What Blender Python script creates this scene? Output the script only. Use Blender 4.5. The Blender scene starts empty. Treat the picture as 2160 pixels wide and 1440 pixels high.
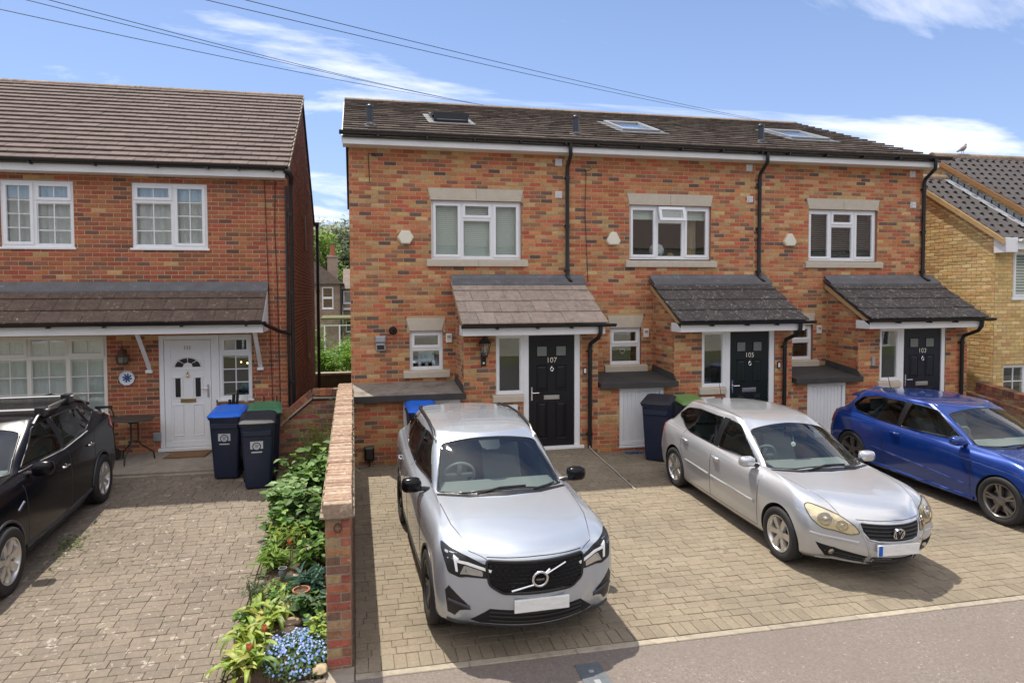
import bpy, bmesh, math, random
from mathutils import Vector, Matrix
from mathutils.bvhtree import BVHTree
from mathutils.geometry import delaunay_2d_cdt

random.seed(11)
D = bpy.data
SC = bpy.context.scene
COL = SC.collection
rad = math.radians

# ---------------------------------------------------------------- camera
CAM_H = 2.829
cam_d = D.cameras.new('camera')
cam_d.sensor_width = 36.0
cam_d.lens = 36.0 * 1353.7 / 2160.0
cam_d.shift_x = (1080 - 1017.0) / 2160.0
cam_d.shift_y = -(720 - 673.7) / 2160.0
cam_d.clip_end = 2000
cam = D.objects.new('camera', cam_d)
COL.objects.link(cam)
_yaw, _pit, _rol = rad(11.327), rad(-2.090), rad(-0.299)
_f = Vector((math.sin(_yaw) * math.cos(_pit), math.cos(_yaw) * math.cos(_pit), math.sin(_pit)))
_r = Vector((math.cos(_yaw), -math.sin(_yaw), 0))
_u = _r.cross(_f)
_r2 = math.cos(_rol) * _r + math.sin(_rol) * _u
_u2 = _r2.cross(_f)
cam.matrix_world = Matrix(((_r2.x, _u2.x, -_f.x, 0), (_r2.y, _u2.y, -_f.y, 0), (_r2.z, _u2.z, -_f.z, CAM_H), (0, 0, 0, 1)))
SC.camera = cam
CAMP = Vector((0, 0, CAM_H))


def px(p):
    """pixel position and distance of a world point in the 2160-wide picture: used only to choose which repeats become parts"""
    d = Vector(p) - CAMP
    w = max(d.dot(_f), 0.01)
    return 1017 + 1353.7 * d.dot(_r2) / w, 673.7 - 1353.7 * d.dot(_u2) / w, w


# ---------------------------------------------------------------- light
SUN_V = Vector((-0.16, 0.42, 1.0)).normalized()          # towards the sun: high, behind the houses
EXPOSURE = 1.30
SKY = 0.068
SUN_E = 2.45
world = D.worlds.new('World')
SC.world = world
world.use_nodes = True
nt = world.node_tree
for n in list(nt.nodes):
    nt.nodes.remove(n)
N = nt.nodes.new
L = nt.links.new
out = N('ShaderNodeOutputWorld')
bg = N('ShaderNodeBackground')
bg.inputs['Strength'].default_value = SKY
sky = N('ShaderNodeTexSky')
sky.sky_type = 'NISHITA'
sky.sun_disc = False
sky.sun_elevation = math.asin(SUN_V.z)
sky.sun_rotation = math.atan2(SUN_V.x, SUN_V.y)
sky.air_density = 1.0
sky.dust_density = 0.4
sky.ozone_density = 2.2
tc = N('ShaderNodeTexCoord')
sep = N('ShaderNodeSeparateXYZ')
L(tc.outputs['Generated'], sep.inputs[0])
zc = N('ShaderNodeMath'); zc.operation = 'MAXIMUM'; zc.inputs[1].default_value = 0.0
L(sep.outputs['Z'], zc.inputs[0])
zo = N('ShaderNodeMath'); zo.operation = 'ADD'; zo.inputs[1].default_value = 0.16
L(zc.outputs[0], zo.inputs[0])
dv = N('ShaderNodeVectorMath'); dv.operation = 'DIVIDE'
cmb = N('ShaderNodeCombineXYZ')
for i in range(3):
    L(zo.outputs[0], cmb.inputs[i])
L(tc.outputs['Generated'], dv.inputs[0]); L(cmb.outputs[0], dv.inputs[1])
mp = N('ShaderNodeMapping'); mp.inputs['Scale'].default_value = (0.55, 1.25, 0.3); mp.inputs['Location'].default_value = (-10.69, 9.63, 5.59)  # offset chosen to gather added bright clouds out of view, filling the facades
L(dv.outputs[0], mp.inputs[0])
nz = N('ShaderNodeTexNoise'); nz.inputs['Scale'].default_value = 0.9; nz.inputs['Detail'].default_value = 9; nz.inputs['Roughness'].default_value = 0.58
nz.inputs['Distortion'].default_value = 0.5
L(mp.outputs[0], nz.inputs['Vector'])
cr = N('ShaderNodeMapRange'); cr.inputs['From Min'].default_value = 0.48; cr.inputs['From Max'].default_value = 0.70
cr.inputs['To Max'].default_value = 0.9
L(nz.outputs['Fac'], cr.inputs['Value'])
# pale veil towards the horizon
hz = N('ShaderNodeMapRange'); hz.inputs['From Min'].default_value = 0.02; hz.inputs['From Max'].default_value = 0.42
hz.inputs['To Min'].default_value = 0.55; hz.inputs['To Max'].default_value = 0.12
L(sep.outputs['Z'], hz.inputs['Value'])
mx0 = N('ShaderNodeMix'); mx0.data_type = 'RGBA'
mx0.inputs['B'].default_value = (3.6, 4.8, 7.8, 1)
L(hz.outputs[0], mx0.inputs['Factor']); L(sky.outputs[0], mx0.inputs['A'])
mx = N('ShaderNodeMix'); mx.data_type = 'RGBA'
mx.inputs['B'].default_value = (17.5, 16.2, 14.4, 1)
L(cr.outputs[0], mx.inputs['Factor']); L(mx0.outputs['Result'], mx.inputs['A'])
bal = N('ShaderNodeMix'); bal.data_type = 'RGBA'; bal.blend_type = 'MULTIPLY'; bal.inputs['Factor'].default_value = 1.0
bal.inputs['B'].default_value = (0.82, 0.83, 0.89, 1)
L(mx.outputs['Result'], bal.inputs['A'])
L(bal.outputs['Result'], bg.inputs['Color'])
L(bg.outputs[0], out.inputs[0])

sun_d = D.lights.new('sun', 'SUN')
sun_d.energy = SUN_E
sun_d.angle = rad(0.6)
sun_d.color = (1.0, 0.94, 0.83)
sun = D.objects.new('sun', sun_d)
sun.rotation_euler = SUN_V.to_track_quat('Z', 'Y').to_euler()
sun.location = (0, 0, 30)
COL.objects.link(sun)

SC.view_settings.view_transform = 'Standard'
try:
    SC.view_settings.look = 'None'
except Exception:
    pass
SC.view_settings.exposure = EXPOSURE
SC.view_settings.gamma = 1
SC.view_settings.use_curve_mapping = False

# ---------------------------------------------------------------- mesh helpers


class MB:
    def __init__(s):
        s.v = []; s.f = []; s.m = []

    def add(s, vs, fs, m=0):
        o = len(s.v)
        s.v += [tuple(p) for p in vs]
        s.f += [tuple(i + o for i in f) for f in fs]
        s.m += [m] * len(fs)

    def box(s, x0, x1, y0, y1, z0, z1, m=0):
        s.add([(x0, y0, z0), (x1, y0, z0), (x1, y1, z0), (x0, y1, z0), (x0, y0, z1), (x1, y0, z1), (x1, y1, z1), (x0, y1, z1)],
              [(3, 2, 1, 0), (4, 5, 6, 7), (0, 1, 5, 4), (1, 2, 6, 5), (2, 3, 7, 6), (3, 0, 4, 7)], m)

    def bbox(s, x0, x1, y0, y1, z0, z1, c=0.004, m=0):
        """box whose front (-Y) edges are chamfered"""
        s.add([(x0, y1, z0), (x1, y1, z0), (x1, y1, z1), (x0, y1, z1),
               (x0, y0 + c, z0), (x1, y0 + c, z0), (x1, y0 + c, z1), (x0, y0 + c, z1),
               (x0 + c, y0, z0 + c), (x1 - c, y0, z0 + c), (x1 - c, y0, z1 - c), (x0 + c, y0, z1 - c)],
              [(3, 2, 1, 0)[::-1], (0, 1, 5, 4), (1, 2, 6, 5), (2, 3, 7, 6), (3, 0, 4, 7),
               (4, 5, 9, 8), (5, 6, 10, 9), (6, 7, 11, 10), (7, 4, 8, 11), (8, 9, 10, 11)], m)

    def obox(s, M, sx, sy, sz, m=0):
        vs = [M @ Vector((x * sx / 2, y * sy / 2, z * sz / 2)) for z in (-1, 1) for y in (-1, 1) for x in (-1, 1)]
        s.add(vs, [(0, 2, 3, 1), (4, 5, 7, 6), (0, 1, 5, 4), (1, 3, 7, 5), (3, 2, 6, 7), (2, 0, 4, 6)], m)

    def prism(s, a, b, m=0):
        """closed solid between two matching outlines a and b"""
        n = len(a)
        s.add(list(a) + list(b), [tuple(range(n))[::-1], tuple(range(n, 2 * n))] + [(i, (i + 1) % n, n + (i + 1) % n, n + i) for i in range(n)], m)

    def tube(s, path, r, n=8, m=0, closed=False, caps=True):
        P = [Vector(p) for p in path]
        R = r if isinstance(r, (list, tuple)) else [r] * len(P)
        rings = []
        up = None
        for i, p in enumerate(P):
            if closed:
                t = P[(i + 1) % len(P)] - P[i - 1]
            else:
                t = P[min(i + 1, len(P) - 1)] - P[max(i - 1, 0)]
            t.normalize()
            if up is None:
                up = Vector((0, 0, 1)) if abs(t.z) < 0.9 else Vector((1, 0, 0))
            a = t.cross(up)
            if a.length < 1e-4:
                a = t.cross(Vector((0.3, 1, 0.2)))
            a.normalize()
            up = a.cross(t)
            rings.append([p + R[i] * (math.cos(2 * math.pi * k / n) * a + math.sin(2 * math.pi * k / n) * up) for k in range(n)])
        vs = [q for rg in rings for q in rg]
        fs = []
        K = len(P)
        for i in range(K if closed else K - 1):
            for k in range(n):
                j = (i + 1) % K
                fs.append((i * n + k, i * n + (k + 1) % n, j * n + (k + 1) % n, j * n + k))
        if caps and not closed:
            fs.append(tuple(range(n))[::-1]); fs.append(tuple((K - 1) * n + k for k in range(n)))
        s.add(vs, fs, m)

    def lathe(s, prof, M=None, n=20, m=0):
        """profile of (radius, height) spun round local Z, then moved by M"""
        M = M or Matrix()
        vs = []; fs = []
        for r, h in prof:
            for k in range(n):
                a = 2 * math.pi * k / n
                vs.append(M @ Vector((r * math.cos(a), r * math.sin(a), h)))
        for i in range(len(prof) - 1):
            for k in range(n):
                fs.append((i * n + k, i * n + (k + 1) % n, (i + 1) * n + (k + 1) % n, (i + 1) * n + k))
        fs.append(tuple(range(n))[::-1]); fs.append(tuple((len(prof) - 1) * n + k for k in range(n)))
        s.add(vs, fs, m)

    def mesh(s, name, mats, smooth=False, angle=None):
        me = D.meshes.new(name)
        me.from_pydata(s.v, [], s.f)
        for mt in (mats if isinstance(mats, (list, tuple)) else [mats]):
            me.materials.append(mt)
        if len(me.polygons) == len(s.m) and any(s.m):
            me.polygons.foreach_set('material_index', s.m)
        if smooth:
            me.polygons.foreach_set('use_smooth', [True] * len(me.polygons))
            me.set_sharp_from_angle(angle=rad(angle or 40))
        me.update()
        return me

    def build(s, name, mats, parent=None, smooth=False, angle=None):
        return link(name, s.mesh(name, mats, smooth, angle), parent)


WROOT = {}


def link(name, me, parent=None, M=None):
    o = D.objects.new(name, me)
    COL.objects.link(o)
    if parent is not None:
        o.parent = parent
        if parent.name in WROOT:
            o.matrix_parent_inverse = Matrix.Translation(-WROOT[parent.name])
    if M is not None:
        o.matrix_basis = M
    return o


def tag(o, label=None, cat=None, group=None, kind=None):
    for k, v in (('label', label), ('category', cat), ('group', group), ('kind', kind)):
        if v:
            o[k] = v
    return o


def thing(name, label, cat, loc=(0, 0, 0), rz=0.0, group=None, world_parts=False):
    o = D.objects.new(name, None)
    o.empty_display_size = 0.2
    COL.objects.link(o)
    o.location = loc
    o.rotation_euler = (0, 0, rz)
    if world_parts:
        WROOT[o.name] = Vector(loc)
    return tag(o, label, cat, group)


def copy_tree(o, loc=None, rz=None, label=None, parent=None):
    c = o.copy()
    COL.objects.link(c)
    if parent is not None:
        c.parent = parent
    for ch in list(o.children):
        copy_tree(ch, parent=c)
    if loc is not None:
        c.location = loc
    if rz is not None:
        c.rotation_euler = (0, 0, rz)
    if label:
        c['label'] = label
    return c


def text_mesh(txt, size, depth, name, mat, parent, M, bold=0.0):
    cu = D.curves.new(name, 'FONT')
    cu.body = txt
    cu.size = size
    cu.extrude = depth
    cu.offset = bold
    cu.align_x = 'CENTER'; cu.align_y = 'CENTER'
    t = D.objects.new(name + '_curve', cu)
    COL.objects.link(t)
    dg = bpy.context.evaluated_depsgraph_get()
    me = D.meshes.new_from_object(t.evaluated_get(dg))
    me.name = name
    D.objects.remove(t); D.curves.remove(cu)
    me.materials.clear(); me.materials.append(mat)
    return link(name, me, parent, M)


# ---------------------------------------------------------------- materials
def srgb(r, g, b):
    def f(c):
        c /= 255.0
        return c / 12.92 if c <= 0.04045 else ((c + 0.055) / 1.055) ** 2.4
    return (f(r), f(g), f(b), 1)


def mat(name, col, rough=0.6, metal=0.0, vary=0.0, noise=0.0, nscale=20.0, bump=0.0, bscale=120.0, spots=None, coat=0.0, spec=None, hue=0.0,
        stain=None, stretch=(1, 1, 1), trans=0.0):
    m = D.materials.new(name)
    m.use_nodes = True
    t = m.node_tree
    b = t.nodes['Principled BSDF']
    b.inputs['Roughness'].default_value = rough
    b.inputs['Metallic'].default_value = metal
    if coat:
        b.inputs['Coat Weight'].default_value = coat
        b.inputs['Coat Roughness'].default_value = 0.03
    if spec is not None:
        b.inputs['Specular IOR Level'].default_value = spec
    col = tuple(col[:3]) + (1,)
    b.inputs['Base Color'].default_value = col
    nn = t.nodes.new; ln = t.links.new
    cur = None
    pos = None

    def P():
        nonlocal pos
        if pos is None:
            g = nn('ShaderNodeNewGeometry')
            mpn = nn('ShaderNodeMapping'); mpn.inputs['Scale'].default_value = stretch
            ln(g.outputs['Position'], mpn.inputs[0])
            pos = mpn.outputs[0]
        return pos
    if vary or hue:
        g = nn('ShaderNodeNewGeometry'); oi = nn('ShaderNodeObjectInfo')
        ad = nn('ShaderNodeMath'); ad.operation = 'ADD'
        ln(g.outputs['Random Per Island'], ad.inputs[0]); ln(oi.outputs['Random'], ad.inputs[1])
        fr = nn('ShaderNodeMath'); fr.operation = 'FRACT'; ln(ad.outputs[0], fr.inputs[0])
        hs = nn('ShaderNodeHueSaturation'); hs.inputs['Color'].default_value = col
        mr = nn('ShaderNodeMapRange'); mr.inputs['To Min'].default_value = 1 - vary; mr.inputs['To Max'].default_value = 1 + vary
        ln(fr.outputs[0], mr.inputs['Value']); ln(mr.outputs[0], hs.inputs['Value'])
        if hue:
            m2 = nn('ShaderNodeMath'); m2.operation = 'MULTIPLY'; m2.inputs[1].default_value = 7.31; ln(fr.outputs[0], m2.inputs[0])
            f2 = nn('ShaderNodeMath'); f2.operation = 'FRACT'; ln(m2.outputs[0], f2.inputs[0])
            mh = nn('ShaderNodeMapRange'); mh.inputs['To Min'].default_value = 0.5 - hue; mh.inputs['To Max'].default_value = 0.5 + hue
            ln(f2.outputs[0], mh.inputs['Value']); ln(mh.outputs[0], hs.inputs['Hue'])
        cur = hs.outputs[0]
    if noise:
        tx = nn('ShaderNodeTexNoise'); tx.inputs['Scale'].default_value = nscale; tx.inputs['Detail'].default_value = 6; tx.inputs['Roughness'].default_value = 0.65
        ln(P(), tx.inputs['Vector'])
        mr = nn('ShaderNodeMapRange'); mr.inputs['From Min'].default_value = 0.25; mr.inputs['From Max'].default_value = 0.75
        mr.inputs['To Min'].default_value = 1 - noise; mr.inputs['To Max'].default_value = 1 + noise
        ln(tx.outputs['Fac'], mr.inputs['Value'])
        mu = nn('ShaderNodeMix'); mu.data_type = 'RGBA'; mu.blend_type = 'MULTIPLY'; mu.inputs['Factor'].default_value = 1
        if cur is None:
            mu.inputs['A'].default_value = col
        else:
            ln(cur, mu.inputs['A'])
        ln(mr.outputs[0], mu.inputs['B'])
        cur = mu.outputs['Result']
    for sp in (spots or []):
        scol, scale, lo, hi, amt = sp[:5]
        tx = nn('ShaderNodeTexNoise'); tx.inputs['Scale'].default_value = scale; tx.inputs['Detail'].default_value = 4; tx.inputs['Roughness'].default_value = 0.6
        tx.inputs['Distortion'].default_value = sp[5] if len(sp) > 5 else 0.3
        ln(P(), tx.inputs['Vector'])
        mr = nn('ShaderNodeMapRange'); mr.inputs['From Min'].default_value = lo; mr.inputs['From Max'].default_value = hi; mr.inputs['To Max'].default_value = amt
        ln(tx.outputs['Fac'], mr.inputs['Value'])
        mu = nn('ShaderNodeMix'); mu.data_type = 'RGBA'
        mu.inputs['B'].default_value = tuple(scol[:3]) + (1,)
        if cur is None:
            mu.inputs['A'].default_value = col
        else:
            ln(cur, mu.inputs['A'])
        ln(mr.outputs[0], mu.inputs['Factor'])
        cur = mu.outputs['Result']
    if cur is not None:
        ln(cur, b.inputs['Base Color'])
    if bump:
        tx = nn('ShaderNodeTexNoise'); tx.inputs['Scale'].default_value = bscale; tx.inputs['Detail'].default_value = 5
        ln(P(), tx.inputs['Vector'])
        bp = nn('ShaderNodeBump'); bp.inputs['Strength'].default_value = bump; bp.inputs['Distance'].default_value = 0.01
        ln(tx.outputs['Fac'], bp.inputs['Height']); ln(bp.outputs[0], b.inputs['Normal'])
    if trans:
        tr = nn('ShaderNodeBsdfTranslucent')
        ms = nn('ShaderNodeMixShader'); ms.inputs[0].default_value = trans
        if cur is not None:
            ln(cur, tr.inputs['Color'])
        else:
            tr.inputs['Color'].default_value = col
        o = t.nodes['Material Output']
        ln(b.outputs[0], ms.inputs[1]); ln(tr.outputs[0], ms.inputs[2]); ln(ms.outputs[0], o.inputs[0])
    return m


def glass(name, tint, refl=0.08, rough=0.01):
    """thin pane: fresnel reflection over a tinted see-through sheet"""
    m = D.materials.new(name)
    m.use_nodes = True
    t = m.node_tree
    for n in list(t.nodes):
        t.nodes.remove(n)
    nn = t.nodes.new; ln = t.links.new
    o = nn('ShaderNodeOutputMaterial')
    ms = nn('ShaderNodeMixShader')
    tr = nn('ShaderNodeBsdfTransparent'); tr.inputs[0].default_value = tuple(tint[:3]) + (1,)
    gl = nn('ShaderNodeBsdfGlossy'); gl.inputs['Roughness'].default_value = rough; gl.inputs['Color'].default_value = (1, 1, 1, 1)
    fr = nn('ShaderNodeLayerWeight'); fr.inputs['Blend'].default_value = 0.5
    pw = nn('ShaderNodeMath'); pw.operation = 'POWER'; pw.inputs[1].default_value = 5.0
    ln(fr.outputs['Facing'], pw.inputs[0])
    mr = nn('ShaderNodeMapRange')
    mr.inputs['To Min'].default_value = refl * 0.6; mr.inputs['To Max'].default_value = 0.95
    g = nn('ShaderNodeNewGeometry')
    tx = nn('ShaderNodeTexNoise'); tx.inputs['Scale'].default_value = 2.2; tx.inputs['Detail'].default_value = 1
    bp = nn('ShaderNodeBump'); bp.inputs['Strength'].default_value = 0.012; bp.inputs['Distance'].default_value = 0.05
    ln(g.outputs['Position'], tx.inputs['Vector']); ln(tx.outputs['Fac'], bp.inputs['Height']); ln(bp.outputs[0], gl.inputs['Normal'])
    ln(pw.outputs[0], mr.inputs['Value']); ln(mr.outputs[0], ms.inputs[0])
    ln(tr.outputs[0], ms.inputs[1]); ln(gl.outputs[0], ms.inputs[2]); ln(ms.outputs[0], o.inputs[0])
    return m


M = {}
M['white'] = mat('white_upvc', (0.78, 0.79, 0.80), 0.35, noise=0.04, nscale=6)
M['cream_upvc'] = mat('cream_upvc', (0.70, 0.68, 0.62), 0.4, noise=0.05, nscale=6)
M['fascia'] = mat('white_board', (0.74, 0.74, 0.73), 0.45, noise=0.08, nscale=3, stretch=(0.5, 1, 3))
M['black_pvc'] = mat('black_plastic', (0.012, 0.012, 0.013), 0.32, noise=0.15, nscale=8)
M['navy_pvc'] = mat('dark_grey_plastic', (0.03, 0.034, 0.042), 0.4, noise=0.15, nscale=8)
M['stone'] = mat('cast_stone', (0.52, 0.46, 0.37), 0.85, noise=0.10, nscale=9, bump=0.25, bscale=160)
M['lead'] = mat('lead_flashing', (0.115, 0.118, 0.126), 0.55, noise=0.25, nscale=5, bump=0.3, bscale=14, spots=[((0.32, 0.34, 0.36), 7, 0.60, 0.75, 0.5)])
M['felt'] = mat('roofing_felt', (0.045, 0.042, 0.040), 0.8, noise=0.3, nscale=5, bump=0.4, bscale=60)
M['felt_dry'] = mat('weathered_roofing_felt', (0.22, 0.19, 0.16), 0.9, noise=0.3, nscale=4, bump=0.4, bscale=60, spots=[((0.07, 0.065, 0.06), 3.2, 0.5, 0.72, 0.8)])
M['glass'] = glass('window_glass', (0.93, 0.96, 0.95), 0.13)
M['glass_frost'] = mat('obscured_glass', (0.16, 0.18, 0.16), 0.25, noise=0.15, nscale=40, bump=0.3, bscale=220)
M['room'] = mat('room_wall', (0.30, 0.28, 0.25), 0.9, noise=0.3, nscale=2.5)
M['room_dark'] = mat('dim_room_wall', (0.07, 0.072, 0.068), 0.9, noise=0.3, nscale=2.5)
M['net'] = mat('net_curtain', (0.82, 0.85, 0.84), 0.9, noise=0.10, nscale=30, trans=0.35)
M['blind'] = mat('blind_slats', (0.76, 0.80, 0.74), 0.6, trans=0.2)
M['dark_slat'] = mat('grey_blind_slats', (0.16, 0.17, 0.17), 0.5)
M['door_black'] = mat('black_door_paint', (0.006, 0.006, 0.009), 0.38, noise=0.15, nscale=3, spec=0.35)
M['door_green'] = mat('black_green_door_paint', (0.005, 0.010, 0.010), 0.38, noise=0.15, nscale=3, spec=0.35)
M['door_navy'] = mat('navy_door_paint', (0.007, 0.010, 0.020), 0.38, noise=0.15, nscale=3, spec=0.35)
M['chrome'] = mat('chrome', (0.75, 0.75, 0.76), 0.16, 1.0)
M['steel'] = mat('brushed_steel', (0.55, 0.55, 0.56), 0.32, 1.0)
M['brass'] = mat('brass', (0.55, 0.42, 0.20), 0.3, 1.0)
M['iron'] = mat('black_iron', (0.014, 0.013, 0.012), 0.45, noise=0.2, nscale=20)
M['rust'] = mat('rusty_iron', (0.085, 0.035, 0.02), 0.75, noise=0.4, nscale=25)
M['cream'] = mat('cream_plastic', (0.72, 0.68, 0.55), 0.4)
M['grey_metal'] = mat('grey_metal', (0.35, 0.36, 0.38), 0.4, 0.3)
M['timber'] = mat('bare_timber', (0.45, 0.29, 0.13), 0.75, noise=0.25, nscale=6, stretch=(1, 8, 8))
M['rubber'] = mat('rubber', (0.018, 0.018, 0.019), 0.75, noise=0.25, nscale=30, bump=0.15, bscale=90)

# bricks: base colours of single bricks
BR = {
    'brick_red': (0.452, 0.133, 0.061), 'brick_orange': (0.497, 0.203, 0.086), 'brick_buff': (0.486, 0.288, 0.133), 'brick_sand': (0.542, 0.356, 0.169),
    'brick_brown': (0.282, 0.136, 0.077), 'brick_dark': (0.141, 0.090, 0.072),
    'old_red': (0.356, 0.104, 0.052), 'old_rust': (0.384, 0.141, 0.066), 'old_brown': (0.243, 0.099, 0.059), 'old_dark': (0.158, 0.084, 0.059),
    'yellow_brick': (0.64, 0.45, 0.195), 'yellow_pale': (0.7, 0.525, 0.26), 'yellow_tan': (0.58, 0.365, 0.15), 'shaded_brown': (0.150, 0.075, 0.052), 'shaded_red': (0.190, 0.085, 0.055), 'yellow_dark': (0.58, 0.4, 0.17),  # brown and red here are darkened for the side gable's shade
}
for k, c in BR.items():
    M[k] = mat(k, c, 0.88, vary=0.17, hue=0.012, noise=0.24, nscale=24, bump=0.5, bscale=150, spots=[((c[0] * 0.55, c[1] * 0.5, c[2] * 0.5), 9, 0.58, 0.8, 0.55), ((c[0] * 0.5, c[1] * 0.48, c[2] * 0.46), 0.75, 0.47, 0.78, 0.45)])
GB = {'wall_red': (0.300, 0.100, 0.060), 'wall_rust': (0.300, 0.150, 0.075), 'wall_sand': (0.330, 0.225, 0.120), 'wall_brown': (0.170, 0.090, 0.060)}
for k, c in GB.items():
    M[k] = mat(k, c, 0.92, vary=0.2, hue=0.015, noise=0.35, nscale=22, bump=0.8, bscale=90,
               spots=[((0.46, 0.40, 0.33), 30, 0.62, 0.72, 0.7), ((0.09, 0.07, 0.05), 8, 0.60, 0.78, 0.6)])
M['mortar'] = mat('mortar_buff', (0.48, 0.335, 0.20), 0.95, noise=0.15, nscale=30, bump=0.4, bscale=200)
M['mortar_old'] = mat('mortar_tan', (0.50, 0.335, 0.20), 0.95, noise=0.18, nscale=30, bump=0.4, bscale=200)
M['mortar_yellow'] = mat('mortar_sand', (0.42, 0.30, 0.14), 0.95, noise=0.15, nscale=30, bump=0.4, bscale=200)
M['mortar_dirty'] = mat('mortar_grey', (0.27, 0.235, 0.185), 0.95, noise=0.3, nscale=18, bump=0.5, bscale=120)
LICH = (0.42, 0.40, 0.34)
M['tile_brown'] = mat('brown_roof_tile', (0.080, 0.058, 0.044), 0.9, vary=0.28, hue=0.012, noise=0.35, nscale=9, bump=0.6, bscale=90,
                      spots=[((0.24, 0.18, 0.13), 6, 0.58, 0.76, 0.55), ((0.035, 0.03, 0.027), 4, 0.58, 0.75, 0.7)])
M['tile_plum'] = mat('plum_roof_tile', (0.120, 0.086, 0.074), 0.9, vary=0.13, noise=0.25, nscale=7, bump=0.5, bscale=90,
                     spots=[((0.40, 0.35, 0.30), 22, 0.66, 0.74, 0.7), ((0.055, 0.042, 0.038), 5, 0.58, 0.76, 0.5)])
M['tile_buff'] = mat('buff_porch_tile', (0.345, 0.275, 0.225), 0.9, vary=0.12, noise=0.25, nscale=11, bump=0.5, bscale=90,
                     spots=[((0.42, 0.38, 0.32), 16, 0.57, 0.66, 0.7, 1.2), ((0.10, 0.08, 0.065), 5, 0.58, 0.75, 0.5)])
M['tile_grey'] = mat('grey_porch_tile', (0.066, 0.057, 0.053), 0.85, vary=0.14, noise=0.25, nscale=11, bump=0.5, bscale=90,
                     spots=[(LICH, 15, 0.575, 0.66, 0.75, 1.4), ((0.19, 0.16, 0.14), 5, 0.58, 0.74, 0.5)])
M['tile_mauve'] = mat('brown_porch_tile', (0.105, 0.072, 0.055), 0.9, vary=0.10, noise=0.3, nscale=9, bump=0.5, bscale=90,
                      spots=[(LICH, 18, 0.62, 0.69, 0.65, 1.0), ((0.22, 0.15, 0.095), 8, 0.56, 0.7, 0.5, 1.2)])
M['tile_slate'] = mat('slate_grey_tile', (0.058, 0.050, 0.050), 0.85, vary=0.10, noise=0.2, nscale=9, bump=0.3, bscale=60)
M['ridge_tile'] = mat('ridge_tile', (0.22, 0.16, 0.11), 0.9, vary=0.2, noise=0.35, nscale=8, bump=0.5, bscale=80, spots=[(LICH, 12, 0.60, 0.7, 0.5)])

# ================================================================ builders for walls, roofs and windows
_full = {}


def brick_mesh(mk, ln=0.214, h=0.064, d=0.016):
    k = (mk, ln, h, d)
    if k not in _full:
        b = MB()
        c = 0.004
        b.add([(-ln / 2, d, -h / 2), (ln / 2, d, -h / 2), (ln / 2, d, h / 2), (-ln / 2, d, h / 2),
               (-ln / 2, c, -h / 2), (ln / 2, c, -h / 2), (ln / 2, c, h / 2), (-ln / 2, c, h / 2),
               (-ln / 2 + c, 0, -h / 2 + c), (ln / 2 - c, 0, -h / 2 + c), (ln / 2 - c, 0, h / 2 - c), (-ln / 2 + c, 0, h / 2 - c)],
              [(0, 1, 5, 4), (1, 2, 6, 5), (2, 3, 7, 6), (3, 0, 4, 7), (4, 5, 9, 8), (5, 6, 10, 9), (6, 7, 11, 10), (7, 4, 8, 11), (8, 9, 10, 11)])
        _full[k] = b.mesh('brick', M[mk])
    return _full[k]


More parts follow.
